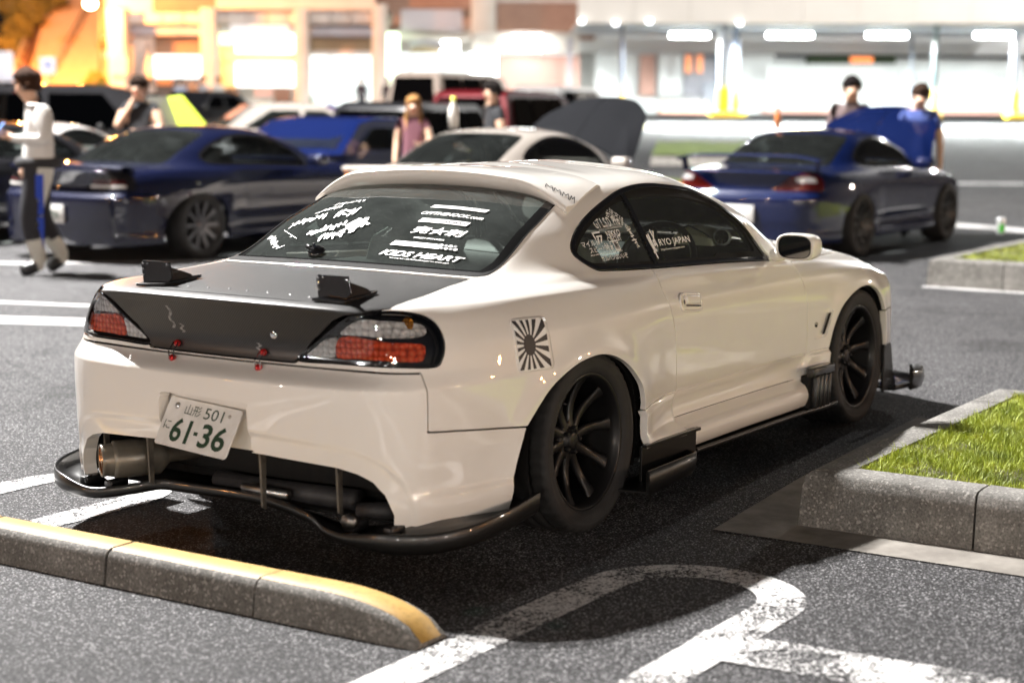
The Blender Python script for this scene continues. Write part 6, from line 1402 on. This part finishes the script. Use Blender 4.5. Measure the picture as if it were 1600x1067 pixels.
def van(label, loc, rz, pm, L, Wd, H, glass=MCDARK, kind='van', group='cars parked in the rows behind', bz=.42, tail=None, cat='van', name='parked_van', open_bonnet=None, light_front=False):
    """two-box or one-box vehicle lofted along x, rear at x = 0"""
    root = empty(name, loc, rz, label=label, cat=cat, group=group); hw = Wd/2; belt = H*(.56 if kind != 'sedan' else .66)
    if kind == 'van': prof = [(.0, .30), (-.02, H*.5), (.04, H*.8), (.12, H-.06), (.3, H), (L*.70, H), (L*.80, H*.93), (L*.93, belt+.05), (L*.985, belt-.22), (L, .45), (L-.03, .28)]
    elif kind == 'suv': prof = [(.0, .35), (-.02, H*.52), (.10, H*.72), (.22, H-.05), (.45, H), (L*.60, H), (L*.70, H*.88), (L*.76, belt+.05), (L*.95, belt-.08), (L, belt-.3), (L-.02, .32)]
    else: prof = [(.0, .32), (-.02, belt-.14), (.08, belt), (L*.17, belt+.03), (L*.30, H-.05), (L*.38, H), (L*.55, H-.01), (L*.70, belt+.08), (L*.95, belt-.12), (L, belt-.34), (L-.02, .30)]
    P = [Vector((x, 0, z)) for x, z in prof]; b = MB(); rows = []; n = len(P)
    def wid(z, x): 
        t = max(0, (z-belt)/(H-belt)) if H > belt else 0; e = 1-.10*max(0, abs(x/L-.5)*2-.72)/.28; return hw*(1-.20*t**1.2)*e
    for s_ in (-1, -.985, -.93, -.6, 0, .6, .93, .985, 1): rows.append([(x, wid(z, x)*s_, z-(.0 if abs(s_) < .9 else .018*(abs(s_)-.9)*20*(z > belt))) for x, z in prof])
    b.grid(rows, True); b.add(rows[0], [tuple(range(n))]); b.add(rows[-1], [tuple(reversed(range(n)))]); bo = b.build('body', pm, root); md = bo.modifiers.new('b', 'BEVEL'); md.width = .05; md.segments = 3; md.limit_method = 'ANGLE'; md.angle_limit = .7
    def quad(nm, pts, m, par=root, off=.012):
        b_ = MB(); p = [Vector(q) for q in pts]; nn = (p[1]-p[0]).cross(p[2]-p[0]).normalized(); k = len(p)
        c = sum(p, Vector())/k
        if nn.dot(c-Vector((L/2, 0, H*.5))) < 0: nn = -nn
        b_.add([q+nn*off for q in p]+[q-nn*.01 for q in p], [tuple(range(k)), tuple(reversed(range(k, 2*k)))]+[(i, (i+1) % k, k+(i+1) % k, k+i) for i in range(k)]); return b_.build(nm, m, par, bevel=.006)
    zt = H-.14; zb = belt+.04
    xi = lambda z, seg: seg
    for sg in (-1, 1):
        if kind == 'van': xs = [(.30, .34, L*.26, L*.26), (L*.285, L*.285, L*.50, L*.50), (L*.525, L*.525, L*.70, L*.80)]
        elif kind == 'suv': xs = [(.32, .52, L*.26, L*.26), (L*.285, L*.285, L*.45, L*.45), (L*.475, L*.475, L*.60, L*.70)]
        else: xs = [(L*.24, L*.35, L*.46, L*.46), (L*.48, L*.48, L*.56, L*.66)]
        for x0, x0t, x1t, x1 in xs:
            quad('side_window', [(x0, sg*wid(zb, x0), zb), (x1, sg*wid(zb, x1), zb), (x1t, sg*wid(zt, x1t), zt), (x0t, sg*wid(zt, x0t), zt)], glass)
        for x in (L*.19, L*.80): simple_wheel(root, x, sg*(hw-.12), sg, .32, .2, MGREYRIM, 7)
        quad('tail_lamp', [(-.015, sg*hw*.70, belt-.05), (-.015, sg*hw*.90, belt-.05), (-.02, sg*hw*.90, belt-.38 if kind != 'sedan' else belt-.2), (-.02, sg*hw*.70, belt-.38 if kind != 'sedan' else belt-.2)], MRLAMP)
        quad('head_lamp', [(L*.985, sg*hw*.60, belt-.22), (L*.985, sg*hw*.88, belt-.22), (L+.0, sg*hw*.86, belt-.38), (L+.0, sg*hw*.58, belt-.38)], MHLAMP if not light_front else emis('side_lamp', (.9, 1, 1), 4))
        b = MB(); b.bbox((L*.70, sg*(hw+.08), belt+.06), (.05, .09, .07), .03); b.build('door_mirror', pm, root)
    xr0, xr1 = (-.0, .08) if kind == 'van' else ((.06, .18) if kind == 'suv' else (L*.18, L*.29))
    quad('rear_window', [(xr0+.0, -wid(zb, xr0)*.84, zb), (xr0, wid(zb, xr0)*.84, zb), (xr1, wid(zt, xr1)*.84, zt), (xr1, -wid(zt, xr1)*.84, zt)], glass, off=.03)
    xf0, xf1 = (L*.915, L*.83) if kind == 'van' else ((L*.745, L*.69) if kind == 'suv' else (L*.69, L*.58))
    quad('windscreen', [(xf0, -wid(zb, xf0)*.88, zb), (xf0, wid(zb, xf0)*.88, zb), (xf1, wid(zt, xf1)*.86, zt), (xf1, -wid(zt, xf1)*.86, zt)], glass, off=.03)
    b = MB(); b.bbox((-.03, 0, .44), (.03, hw*.92, .12), .03); b.bbox((L+.0, 0, .42), (.04, hw*.9, .12), .03); b.build('bumper', pm, root)
    b = MB(); b.bbox((-.065, 0, belt-.28), (.006, .165, .08), .004); b.build('number_plate', MPL2, root)
    return root
BLUE = paint('deep_blue_paint', (.0012, .006, .042), .14, .2, 1); NAVY = paint('navy_paint', (.002, .004, .022), .14, .2, 1); BLUE2 = paint('bright_blue_paint', (.002, .008, .058), .2, .3, 1)
SILV = paint('champagne_silver_paint', (.45, .41, .37), .3, .5, 1); BLK = paint('black_paint', (.012, .012, .014), .2, 0, 1); WSIL = paint('light_silver_paint', (.62, .60, .58), .3, .4, 1)
RED = paint('dark_red_paint', (.09, .005, .008), .3, .2, 1); BEI = paint('beige_paint', (.55, .45, .38), .4, 0, .6); WHT2 = paint('plain_white_paint', (.7, .7, .7), .35, 0, .8); LIME = mat('lime_panel', (.55, .70, .05), .5)
coupe('dark blue coupe with ten-spoke grey wheels beside the person in the cream top', (7.05, 8.30, 0), 0, NAVY, (1.0, 1.05, .985), tail='black', wheel_m=MGREYRIM, wing='lip', plate='61-706', glass=MCGLASS)
coupe('blue coupe with a hoop rear wing and its bonnet raised', (11.05, 3.33, 0), 0, BLUE, (1.0, 1.0, .985), bonnet=.72, wing='loop', plate=True)
coupe('champagne silver coupe with a dark bonnet raised high, just behind the white coupe\'s roof', (8.60, 5.62, 0), 0, SILV, (1.0, 1.0, .985), bonnet=.80, bonnet_m=mat('dull_black_bonnet', (.006, .0065, .008), .85, spec=.08), wing='lip')
coupe('black car at the picture edge, beyond the walking man', (6.6, 11.0, 0), 0, BLK, (1, 1, 1), wheel_m=MGREYRIM)
coupe('pale silver roadster behind the dark blue coupe', at(130, 21.5)+Vector((-1.2, .2, 0)), .25, WSIL, (1, 1, .96), glass=MCGLASS)
van('bright blue saloon between the dark blue and the champagne coupe', at(520, 22)+Vector((-1.6, 0, 0)), .05, BLUE2, 4.3, 1.7, 1.28, glass=MCGLASS, kind='sedan', cat='car', name='parked_car')
van('black hatchback in front of the beige van', at(630, 27.5)+Vector((-1.2, -.2, 0)), .15, BLK, 4.0, 1.7, 1.46, glass=MCDARK, kind='suv', cat='car', name='parked_car')
van('dark red van behind the man in black', at(770, 31)+Vector((-.8, 0, 0)), .25, RED, 4.4, 1.72, 1.66, kind='van')
van('beige one-box van with dark windows, nearest the shops', at(645, 44.5), .12, BEI, 4.7, 1.7, 1.98, kind='van')
van('white estate car beside the beige van', at(830, 48), .12, WHT2, 4.5, 1.75, 1.62, kind='suv', cat='car', name='parked_car')
van('black saloon with shining side lamps below the lit shop sign', at(400, 46)+Vector((2, 2, 0)), yaw+PI-.5, BLK, 4.4, 1.75, 1.45, kind='sedan', cat='car', name='parked_car', light_front=True)
van('champagne saloon seen from the side behind the man touching his face', at(270, 31), yaw-PI/2+.35, SILV, 4.6, 1.75, 1.42, glass=MCGLASS, kind='sedan', cat='car', name='parked_car')
van('long black people carrier across the back at the stairs', at(-150, 29), yaw-PI/2+.05, BLK, 4.9, 1.8, 1.70, kind='van')
# raised lime-lined bonnet of the champagne saloon
b = MB(); P = [at(262, 27, py=152), at(285, 27, py=150), at(330, 27, py=205), at(282, 27, py=206)]; c = P[3]; vs = [p-c for p in P]+[p-c+f0*.03 for p in P]
b.add(vs, [(0, 1, 2, 3), (7, 6, 5, 4), (0, 4, 5, 1), (1, 5, 6, 2), (2, 6, 7, 3), (3, 7, 4, 0)]); lb = empty('raised_bonnet', c, label='open bonnet with a lime green lining beside the man in a black shirt', cat='car bonnet'); b.build('lining', LIME, lb, bevel=.01)
b = MB(); P = [at(228, 26.5, py=150), at(262, 27, py=152), at(282, 27, py=206), at(240, 26.5, py=200)]; vs = [p-c for p in P]+[p-c+f0*.03 for p in P]; b.add(vs, [(0, 1, 2, 3), (7, 6, 5, 4), (0, 4, 5, 1), (1, 5, 6, 2), (2, 6, 7, 3), (3, 7, 4, 0)]); b.build('outer_skin', mat('grey_bonnet', (.20, .19, .17), .5), lb)
# bottles standing on roofs
def bottle(x, y, z, h, col, cap, label, r=.033):
    b = MB(); b.lathe([(0, 0), (r, .004), (r, h*.62), (r*.42, h*.80), (r*.40, h*.90), (0, h*.90)], 16); root = b.build('bottle', mat('bottle_'+label[:6], col, .3, coat=.5), None, label=label, cat='bottle'); root.location = (x, y, z)
    b = MB(); b.lathe([(r*.48, h*.86), (r*.48, h), (0, h)], 12); b.build('cap', mat('cap_'+label[:6], cap, .4), root)
bottle(11.75, 3.72, 1.215, .22, (.55, .18, .05), (.35, .08, .04), 'amber bottle standing on the blue coupe\'s roof')
bottle(8.80, 5.78, 1.222, .30, (.75, .74, .70), (.75, .75, .05), 'white bottle with a yellow cap standing on the silver coupe\'s roof', .05)
# motorbike by the shop opening
MBK = empty('motorbike', at(505, 47), yaw-PI/2, label='purple faired motorbike standing before the bright shop opening', cat='motorbike')
b = MB(); b.tube([(-.55, 0, .75), (-.2, 0, .85), (.2, 0, .92), (.5, 0, .85)], [.10, .17, .20, .13], 10, sx=.6); b.build('fairing', mat('purple_fairing', (.10, .05, .22), .3, coat=1), MBK)
for x in (-.62, .68):
    b = MB(); b.lathe([(.20, -.05), (.30, -.05), (.30, .05), (.20, .05), (.20, -.05)], 24, Matrix.Translation((x, 0, .30)) @ Matrix.Rotation(PI/2, 4, 'X')); b.build('wheel', MRUB, MBK)
b = MB(); b.bbox((0, 0, .48), (.28, .14, .2), .05); b.tube([(.5, 0, .85), (.68, 0, .3)], .04, 8); b.tube([(-.3, 0, .5), (-.62, 0, .3)], .04, 8); b.build('engine', MALU, MBK)
b = MB(); b.tube([(.42, -.32, 1.0), (.45, 0, .98), (.42, .32, 1.0)], .02, 8); b.build('handlebar', MBLACK, MBK); b = MB(); b.bbox((-.45, 0, .88), (.28, .11, .05), .03); b.build('saddle', MBLACK, MBK)
# drinks can on the far island
b = MB(); b.lathe([(0, 0), (.04, 0), (.042, .01), (.042, .15), (.036, .16), (0, .16)], 16); cn = b.build('drinks_can', mat('can_silver', (.6, .62, .62), .3, metal=.7), None, label='silver and green can left on the far grass island', cat='can'); cn.location = at(1566, 17.2)+Vector((0, 0, .22))
b = MB(); b.lathe([(.0425, .02), (.0425, .10)], 10, a0=PI, a1=PI*1.5); b.build('green_print', mat('can_green', (.05, .5, .02), .4), cn)
# ------------------------------------------------------------------ people
def person(label, loc, rz, height, J, mats_, hair=(.03, .02, .015), hairlen=0, skin=(.60, .40, .29), build=1.0, extras=None):
    """J: joint overrides in metres for a 1.72 m figure facing +x, y to its left"""
    s = height/1.72
    P = dict(pelvis=(0, 0, .93), waist=(.0, 0, 1.06), chest=(.0, 0, 1.26), neck=(.0, 0, 1.46), head=(.025, 0, 1.60), crown=(.01, 0, 1.665),
             hl=(0, .09, .89), hr=(0, -.09, .89), kl=(.02, .10, .49), kr=(.02, -.10, .49), al=(-.02, .10, .09), ar=(-.02, -.10, .09), tl=(.15, .12, .035), tr=(.15, -.12, .035),
             sl=(-.01, .17, 1.40), sr=(-.01, -.17, 1.40), el=(-.03, .23, 1.12), er=(-.03, -.23, 1.12), wl=(.06, .25, .88), wr=(.06, -.25, .88), ml=(.09, .25, .80), mr=(.09, -.25, .80))
    P.update(J); P['nose'] = tuple(Vector(P['head'])+Vector(J.get('gaze', (.092, 0, -.018))))
    P.pop('gaze', None); gd = (Vector(P['nose'])-Vector(P['head'])); gd.z = 0; P['jaw'] = tuple(Vector(P['head'])+gd.normalized()*.035+Vector((0, 0, -.065)))
    # radii and material: 0 skin 1 top 2 trousers 3 shoes 4 second trouser colour
    R_ = dict(pelvis=.15, waist=.14, chest=.165, neck=.072, head=.102, crown=.078, hl=.10, hr=.10, kl=.070, kr=.070, al=.050, ar=.050, tl=.042, tr=.042, sl=.078, sr=.078, el=.052, er=.052, wl=.036, wr=.036, ml=.038, mr=.038, nose=.014, jaw=.062)
    B = [('pelvis', 'waist', 1), ('waist', 'chest', 1), ('chest', 'neck', 1), ('neck', 'head', 0), ('head', 'crown', 0), ('head', 'nose', 0), ('head', 'jaw', 0), ('pelvis', 'hl', 2), ('pelvis', 'hr', 2), ('hl', 'kl', 2), ('hr', 'kr', 2), ('kl', 'al', 2), ('kr', 'ar', 2), ('al', 'tl', 3), ('ar', 'tr', 3),
         ('chest', 'sl', 1), ('chest', 'sr', 1), ('sl', 'el', 1), ('sr', 'er', 1), ('el', 'wl', mats_.get('sleeve', 0)), ('er', 'wr', mats_.get('sleeve', 0)), ('wl', 'ml', 0), ('wr', 'mr', 0)]
    names = list(P); V = [Vector(P[n])*s for n in names]; E_ = [(names.index(a), names.index(b_)) for a, b_, _ in B]; rad = [R_[n]*s*build if n not in ('head', 'crown', 'nose', 'jaw', 'neck', 'ml', 'mr', 'wl', 'wr') else R_[n]*s for n in names]; bm_ = [m for *_, m in B]
    for w, m in (('wl', 'ml'), ('wr', 'mr')):       # five fingers rooted in the palm
        a = Vector(P[w]); c = Vector(P[m]); d = (c-a).normalized(); side = d.cross(Vector((0, 1, 0)) if abs(d.y) < .8 else Vector((1, 0, 0))).normalized(); nrm = side.cross(d)
        for k, (o_, l) in enumerate(((-.028, .060), (-.010, .072), (.009, .068), (.026, .052))):
            p = c+side*o_; q = p+d*l*.55+nrm*.006; t = q+d*l*.45+nrm*.016; b0 = len(V); V += [q*s, t*s]; rad += [.0095*s, .0080*s]; names += ['f', 'f']; E_ += [(names.index(m), b0), (b0, b0+1)]; bm_ += [0, 0]
        p = a.lerp(c, .45)+side*-.035; q = p+d*.045+side*-.018+nrm*.012; b0 = len(V); V += [q*s]; rad += [.010*s]; names += ['f']; E_ += [(names.index(m), b0)]; bm_ += [0]
    me = bpy.data.meshes.new('sk'); me.from_pydata(V, E_, []); o = bpy.data.objects.new('sk', me); COL.objects.link(o)
    md = o.modifiers.new('skin', 'SKIN'); md.use_smooth_shade = True; md.branch_smoothing = .4
    for i, sv in enumerate(me.skin_vertices[0].data): sv.radius = (rad[i], rad[i]); sv.use_root = (i == 0)
    for n_, k in (('chest', (1.25, .85)), ('waist', (1.15, .85)), ('pelvis', (1.15, .9))):
        i = names.index(n_); me.skin_vertices[0].data[i].radius = (rad[i]*k[1], rad[i]*k[0])
    sb = o.modifiers.new('sub', 'SUBSURF'); sb.levels = 2; sb.render_levels = 2
    bpy.context.view_layer.update(); dg = bpy.context.evaluated_depsgraph_get(); m2 = bpy.data.meshes.new_from_object(o.evaluated_get(dg)); bpy.data.objects.remove(o)
    ms = [mats_.get('skin', MSKIN), mats_['top'], mats_['legs'], mats_.get('shoes', MBLACK), mats_.get('legs2', mats_['legs'])]
    m2.materials.clear()
    for m in ms: m2.materials.append(m)
    segs = [(V[a], V[b_], bm_[i], min(rad[a], rad[b_])) for i, (a, b_) in enumerate(E_)]
    tl_ = mats_.get('hem', .90)*s; slv = mats_.get('sleeve_len', .75)
    for f in m2.polygons:
        c = f.center; best = (9, 0)
        for a, b_, mi, r_ in segs:
            e = b_-a; t = max(0, min(1, (c-a).dot(e)/max(e.length_squared, 1e-9))); d = (c-(a+e*t)).length-r_*.8
            if d < best[0]: best = (d, mi, t, a, b_)
        mi = best[1]
        if mi in (2,) and c.z > tl_: mi = 1
        if mi == 1 and best[3] in (V[names.index('sl')], V[names.index('sr')]) and best[2] > slv and mats_.get('sleeve', 0) == 0: mi = 0
        if mi == 1 and c.z > (P['neck'][2]-.02)*s: mi = 0
        if mi == 2 and mats_.get('legs2') and (c.y > 0.0) == (c.x > 0.015) and c.z > .3: mi = 4
        f.material_index = mi; f.use_smooth = True
    m2.name = 'person'; root = link(bpy.data.objects.new('person', m2)); root.location = loc; root.rotation_euler = (0, 0, rz); tag(root, label, 'person')
    hm = noisy('hair_%.2f' % (hair[0]+loc[0]*.01), tuple(x*.6 for x in hair), hair, 60, .8, 60, 1.0, .02, spec=.15)
    h = Vector(P['head'])*s; gz_ = (Vector(P['nose'])-Vector(P['head'])); gz_.z = 0; gz_.normalize(); sd = Vector((-gz_.y, gz_.x, 0))
    b = MB(); rows = []; r0_ = random.Random(int(loc[0]*100))
    for i in range(11):
        ph = PI*.0+i*(PI*.70)/10; row = []
        for k in range(20):
            th = 2*PI*k/20; x = math.sin(ph)*math.cos(th); y = math.sin(ph)*math.sin(th); z = math.cos(ph)
            rr_ = .118*s*(1+.16*r0_.random()); front = max(0, x)
            if (front > .30 and z < .28) or (x > -.25 and z < .02): rr_ *= .84 if z > .18 else .60                                     # fringe stops above the brow
            row.append(h+Vector((0, 0, .028*s))+(gz_*(x*rr_*1.02-.012*s)+sd*(y*rr_*.88)+Vector((0, 0, z*rr_*1.0))))
        rows.append(row)
    b.grid(rows, True, closed=True)
    if hairlen:
        for k in range(26):
            th = PI*.33+k*(PI*1.34)/25; p0 = h+gz_*(math.cos(th)*.095*s-.012*s)+sd*(math.sin(th)*.085*s)+Vector((0, 0, .02)); p1 = p0+Vector((0, 0, -hairlen*.5*s))-gz_*.01+sd*(.02*math.sin(th)); p2 = p0+Vector((0, 0, -hairlen*s))+sd*(.03*math.sin(th))
            b.tube([p0, p1, p2], [.018*s, .020*s, .008*s], 6)
    b.build('hair', hm, root, fixn=False)
    b = MB()
    for k in (-1, 1): b.lathe([(0, .004), (.007, .002), (.008, -.003)], 8, Matrix.Translation(h+gz_*.098*s+sd*.032*k*s+Vector((0, 0, .004*s))) @ gz_.to_track_quat('Z', 'Y').to_matrix().to_4x4())
    b.build('eyes', MBLACK, root); b = MB(); b.bbox(h+gz_*.094*s+Vector((0, 0, -.056*s)), (.006, .022, .004), .002, Matrix(((gz_.x, sd.x, 0), (gz_.y, sd.y, 0), (0, 0, 1)))); b.build('mouth', MREDANO, root)
    b = MB()
    for k in (-1, 1): b.bbox(h+sd*.100*k*s-gz_*.004, (.016, .006, .026), .005, Matrix(((gz_.x, sd.x, 0), (gz_.y, sd.y, 0), (0, 0, 1)))); 
    b.build('ears', ms[0], root)
    return root, s
def cloth(name, col, s=40): return noisy(name, tuple(x*.85 for x in col), col, s, .85, 120, .25, .003)
def stripes():
    m = cloth('cream_striped_knit', (.66, .64, .60)); nt, b = NB(m); v = coords(nt, scale=(1, 1, 1)); w = nt.nodes.new('ShaderNodeTexWave'); w.bands_direction = 'Z'; w.inputs['Scale'].default_value = 9; w.inputs['Distortion'].default_value = .6; nt.links.new(v, w.inputs[0])
    nt.links.new(ramp(nt, w.outputs['Fac'], [(.2, (.48, .47, .46)), (.45, (.68, .66, .62))]), b.inputs['Base Color']); return m
SKN = mat('tanned_skin', (.55, .33, .22), .5)
# walker at the left edge, seen from behind, reading a phone, racing suit peeled to the waist
hd = yaw+PI*.62
W1, s1 = person('person in a cream striped top and blue, black and white racing trousers at left edge', at(62, 14.75), hd, 1.70,
    dict(sl=(-.01, .20, 1.39), sr=(-.01, -.20, 1.39), head=(.09, 0, 1.60), crown=(.085, 0, 1.672), neck=(.04, 0, 1.47), chest=(.0, 0, 1.28), gaze=(.085, 0, -.05), el=(-.03, .28, 1.14), wl=(.22, .18, 1.16), ml=(.29, .12, 1.20), er=(-.08, -.29, 1.13), wr=(.06, -.22, .95), mr=(.10, -.20, .88),
         kl=(.10, .08, .50), al=(.02, .08, .09), tl=(.20, .10, .035), kr=(.00, -.10, .50), ar=(-.20, -.10, .13), tr=(-.05, -.10, .035)), dict(top=stripes(), legs=cloth('white_suit_leather', (.60, .60, .54)), legs2=cloth('black_suit_leather', (.02, .02, .025)), sleeve=1, sleeve_len=1.1, shoes=MBLACK, hem=.93, skin=SKN), (.05, .022, .012), .06, build=1.42)
for (za, zb_, yy) in ((.86, .52, .215), (.50, .12, .175)):
    b = MB(); rows = []
    for t in np.linspace(0, 1, 6):
        z = za+(zb_-za)*t; rows.append([Vector((x_, (.215-.055*(.86-z)/.36) if z > .5 else (.165-.05*(.5-z)/.4), z))*s1 for x_ in (-.01, .055)])
    b.grid(rows, False); o = b.build('blue_stripe', cloth('suit_blue', (.02, .06, .42)), W1); md = o.modifiers.new('s', 'SOLIDIFY'); md.thickness = .01
b = MB(); b.bbox(Vector((.07, .09, .50))*s1, (.05, .075, .10), .03); b.build('knee_slider', MTRIM, W1)
b = MB(); b.tube([Vector((.0+.155*math.cos(a), .165*math.sin(a), .955))*s1 for a in [2*PI*k/16 for k in range(16)]], .05, 8, closed=True); b.build('suit_waist', cloth('suit_black', (.02, .02, .022)), W1)
b = MB(); b.bbox((0, 0, 0), (.004, .036, .075), .004); ph = b.build('phone', mat('phone_screen', (.1, .2, .5), .2, emit=(.25, .45, 1), es=1.6), None, label='phone with a lit blue screen held by the walking person at the left', cat='phone')
hp_ = W1.matrix_basis @ (Vector((.335, .11, 1.235))*s1); ph.matrix_world = Matrix.Translation(hp_) @ Matrix.Rotation(hd+PI, 4, 'Z') @ Matrix.Rotation(.7, 4, 'Y')
BT = cloth('black_tshirt', (.012, .013, .016)); DK = cloth('dark_trousers', (.03, .03, .04))
person('person in a black sleeveless shirt touching their face, behind the dark blue coupe', at(222, 20.5), yaw+PI*.93, 1.72, dict(er=(.06, -.27, 1.14), wr=(.10, -.10, 1.36), mr=(.10, -.04, 1.47), el=(.03, .27, 1.14), wl=(.22, .12, 1.10), ml=(.27, .05, 1.10), head=(.045, 0, 1.60)), dict(top=BT, legs=DK, sleeve=0, sleeve_len=.25, hem=.9), (.03, .016, .010), .0)
person('person with long fair hair and a pink top behind the silver coupe', at(646, 21.5), yaw+PI*1.0, 1.52, dict(el=(.05, .24, 1.12), wl=(.16, .12, 1.05), ml=(.22, .06, 1.08)), dict(top=cloth('rose_top', (.16, .06, .08)), legs=DK, sleeve=0, sleeve_len=.4), (.42, .22, .08), .34, build=.9)
person('person in a black shirt with a red print, in profile behind the silver coupe', at(770, 21.0), yaw+PI*.62, 1.70, dict(), dict(top=BT, legs=DK, sleeve=0, sleeve_len=.5), (.012, .009, .008), .03)
person('person in a grey-brown shirt, left of the two by the raised blue bonnet', at(1325, 20.6), yaw+PI*.98, 1.78, dict(head=(.05, 0, 1.595), gaze=(.085, 0, -.04), wr=(.22, -.10, 1.12), mr=(.28, -.05, 1.14)), dict(top=cloth('grey_brown_shirt', (.14, .10, .10)), legs=DK, sleeve=0, sleeve_len=.7), (.014, .010, .010), .0)
person('person in a blue T-shirt looking down, right of the two by the raised blue bonnet', at(1432, 19.6), yaw+PI*.90, 1.69, dict(head=(.05, .02, 1.59), gaze=(.08, .02, -.05), er=(-.03, -.24, 1.10), wr=(.02, -.27, .86), mr=(.03, -.27, .78)), dict(top=cloth('blue_tshirt', (.05, .08, .26)), legs=DK, sleeve=0, sleeve_len=.6), (.05, .028, .018), .0)
FG = dict(top=cloth('far_dark_coat', (.03, .02, .03)), legs=DK, sleeve=1, sleeve_len=1.1)
person('distant person in a dark coat against the bright shop opening', at(566, 73), yaw+PI, 1.72, {}, FG, (.02, .02, .02))
person('distant person in dark clothes beside the green lit pillar sign', at(607, 72), yaw+PI, 1.72, {}, FG, (.02, .02, .02))
FW = dict(top=cloth('far_pale_shirt', (.45, .50, .62)), legs=DK, sleeve=0, sleeve_len=.5)
person('distant person in a pale blue shirt and white vest under the lit window', at(285, 60), yaw+PI, 1.70, {}, FW, (.02, .02, .02))
person('distant person in a grey top beside the second white pillar', at(320, 60), yaw+PI*.8, 1.78, {}, dict(FW, top=cloth('far_grey_top', (.40, .40, .42))), (.02, .02, .02))
person('distant person in a white shirt in front of the yellow shop wall', at(344, 64), yaw+PI, 1.72, {}, dict(FW, top=cloth('far_white_top', (.7, .7, .66))), (.02, .02, .02))
person('distant crouching person with orange-lit face near the second pillar', at(303, 58)-Vector((0, 0, .35)), yaw+PI, 1.60, {}, dict(FW, top=cloth('far_brown_top', (.20, .10, .06))), (.02, .02, .02))
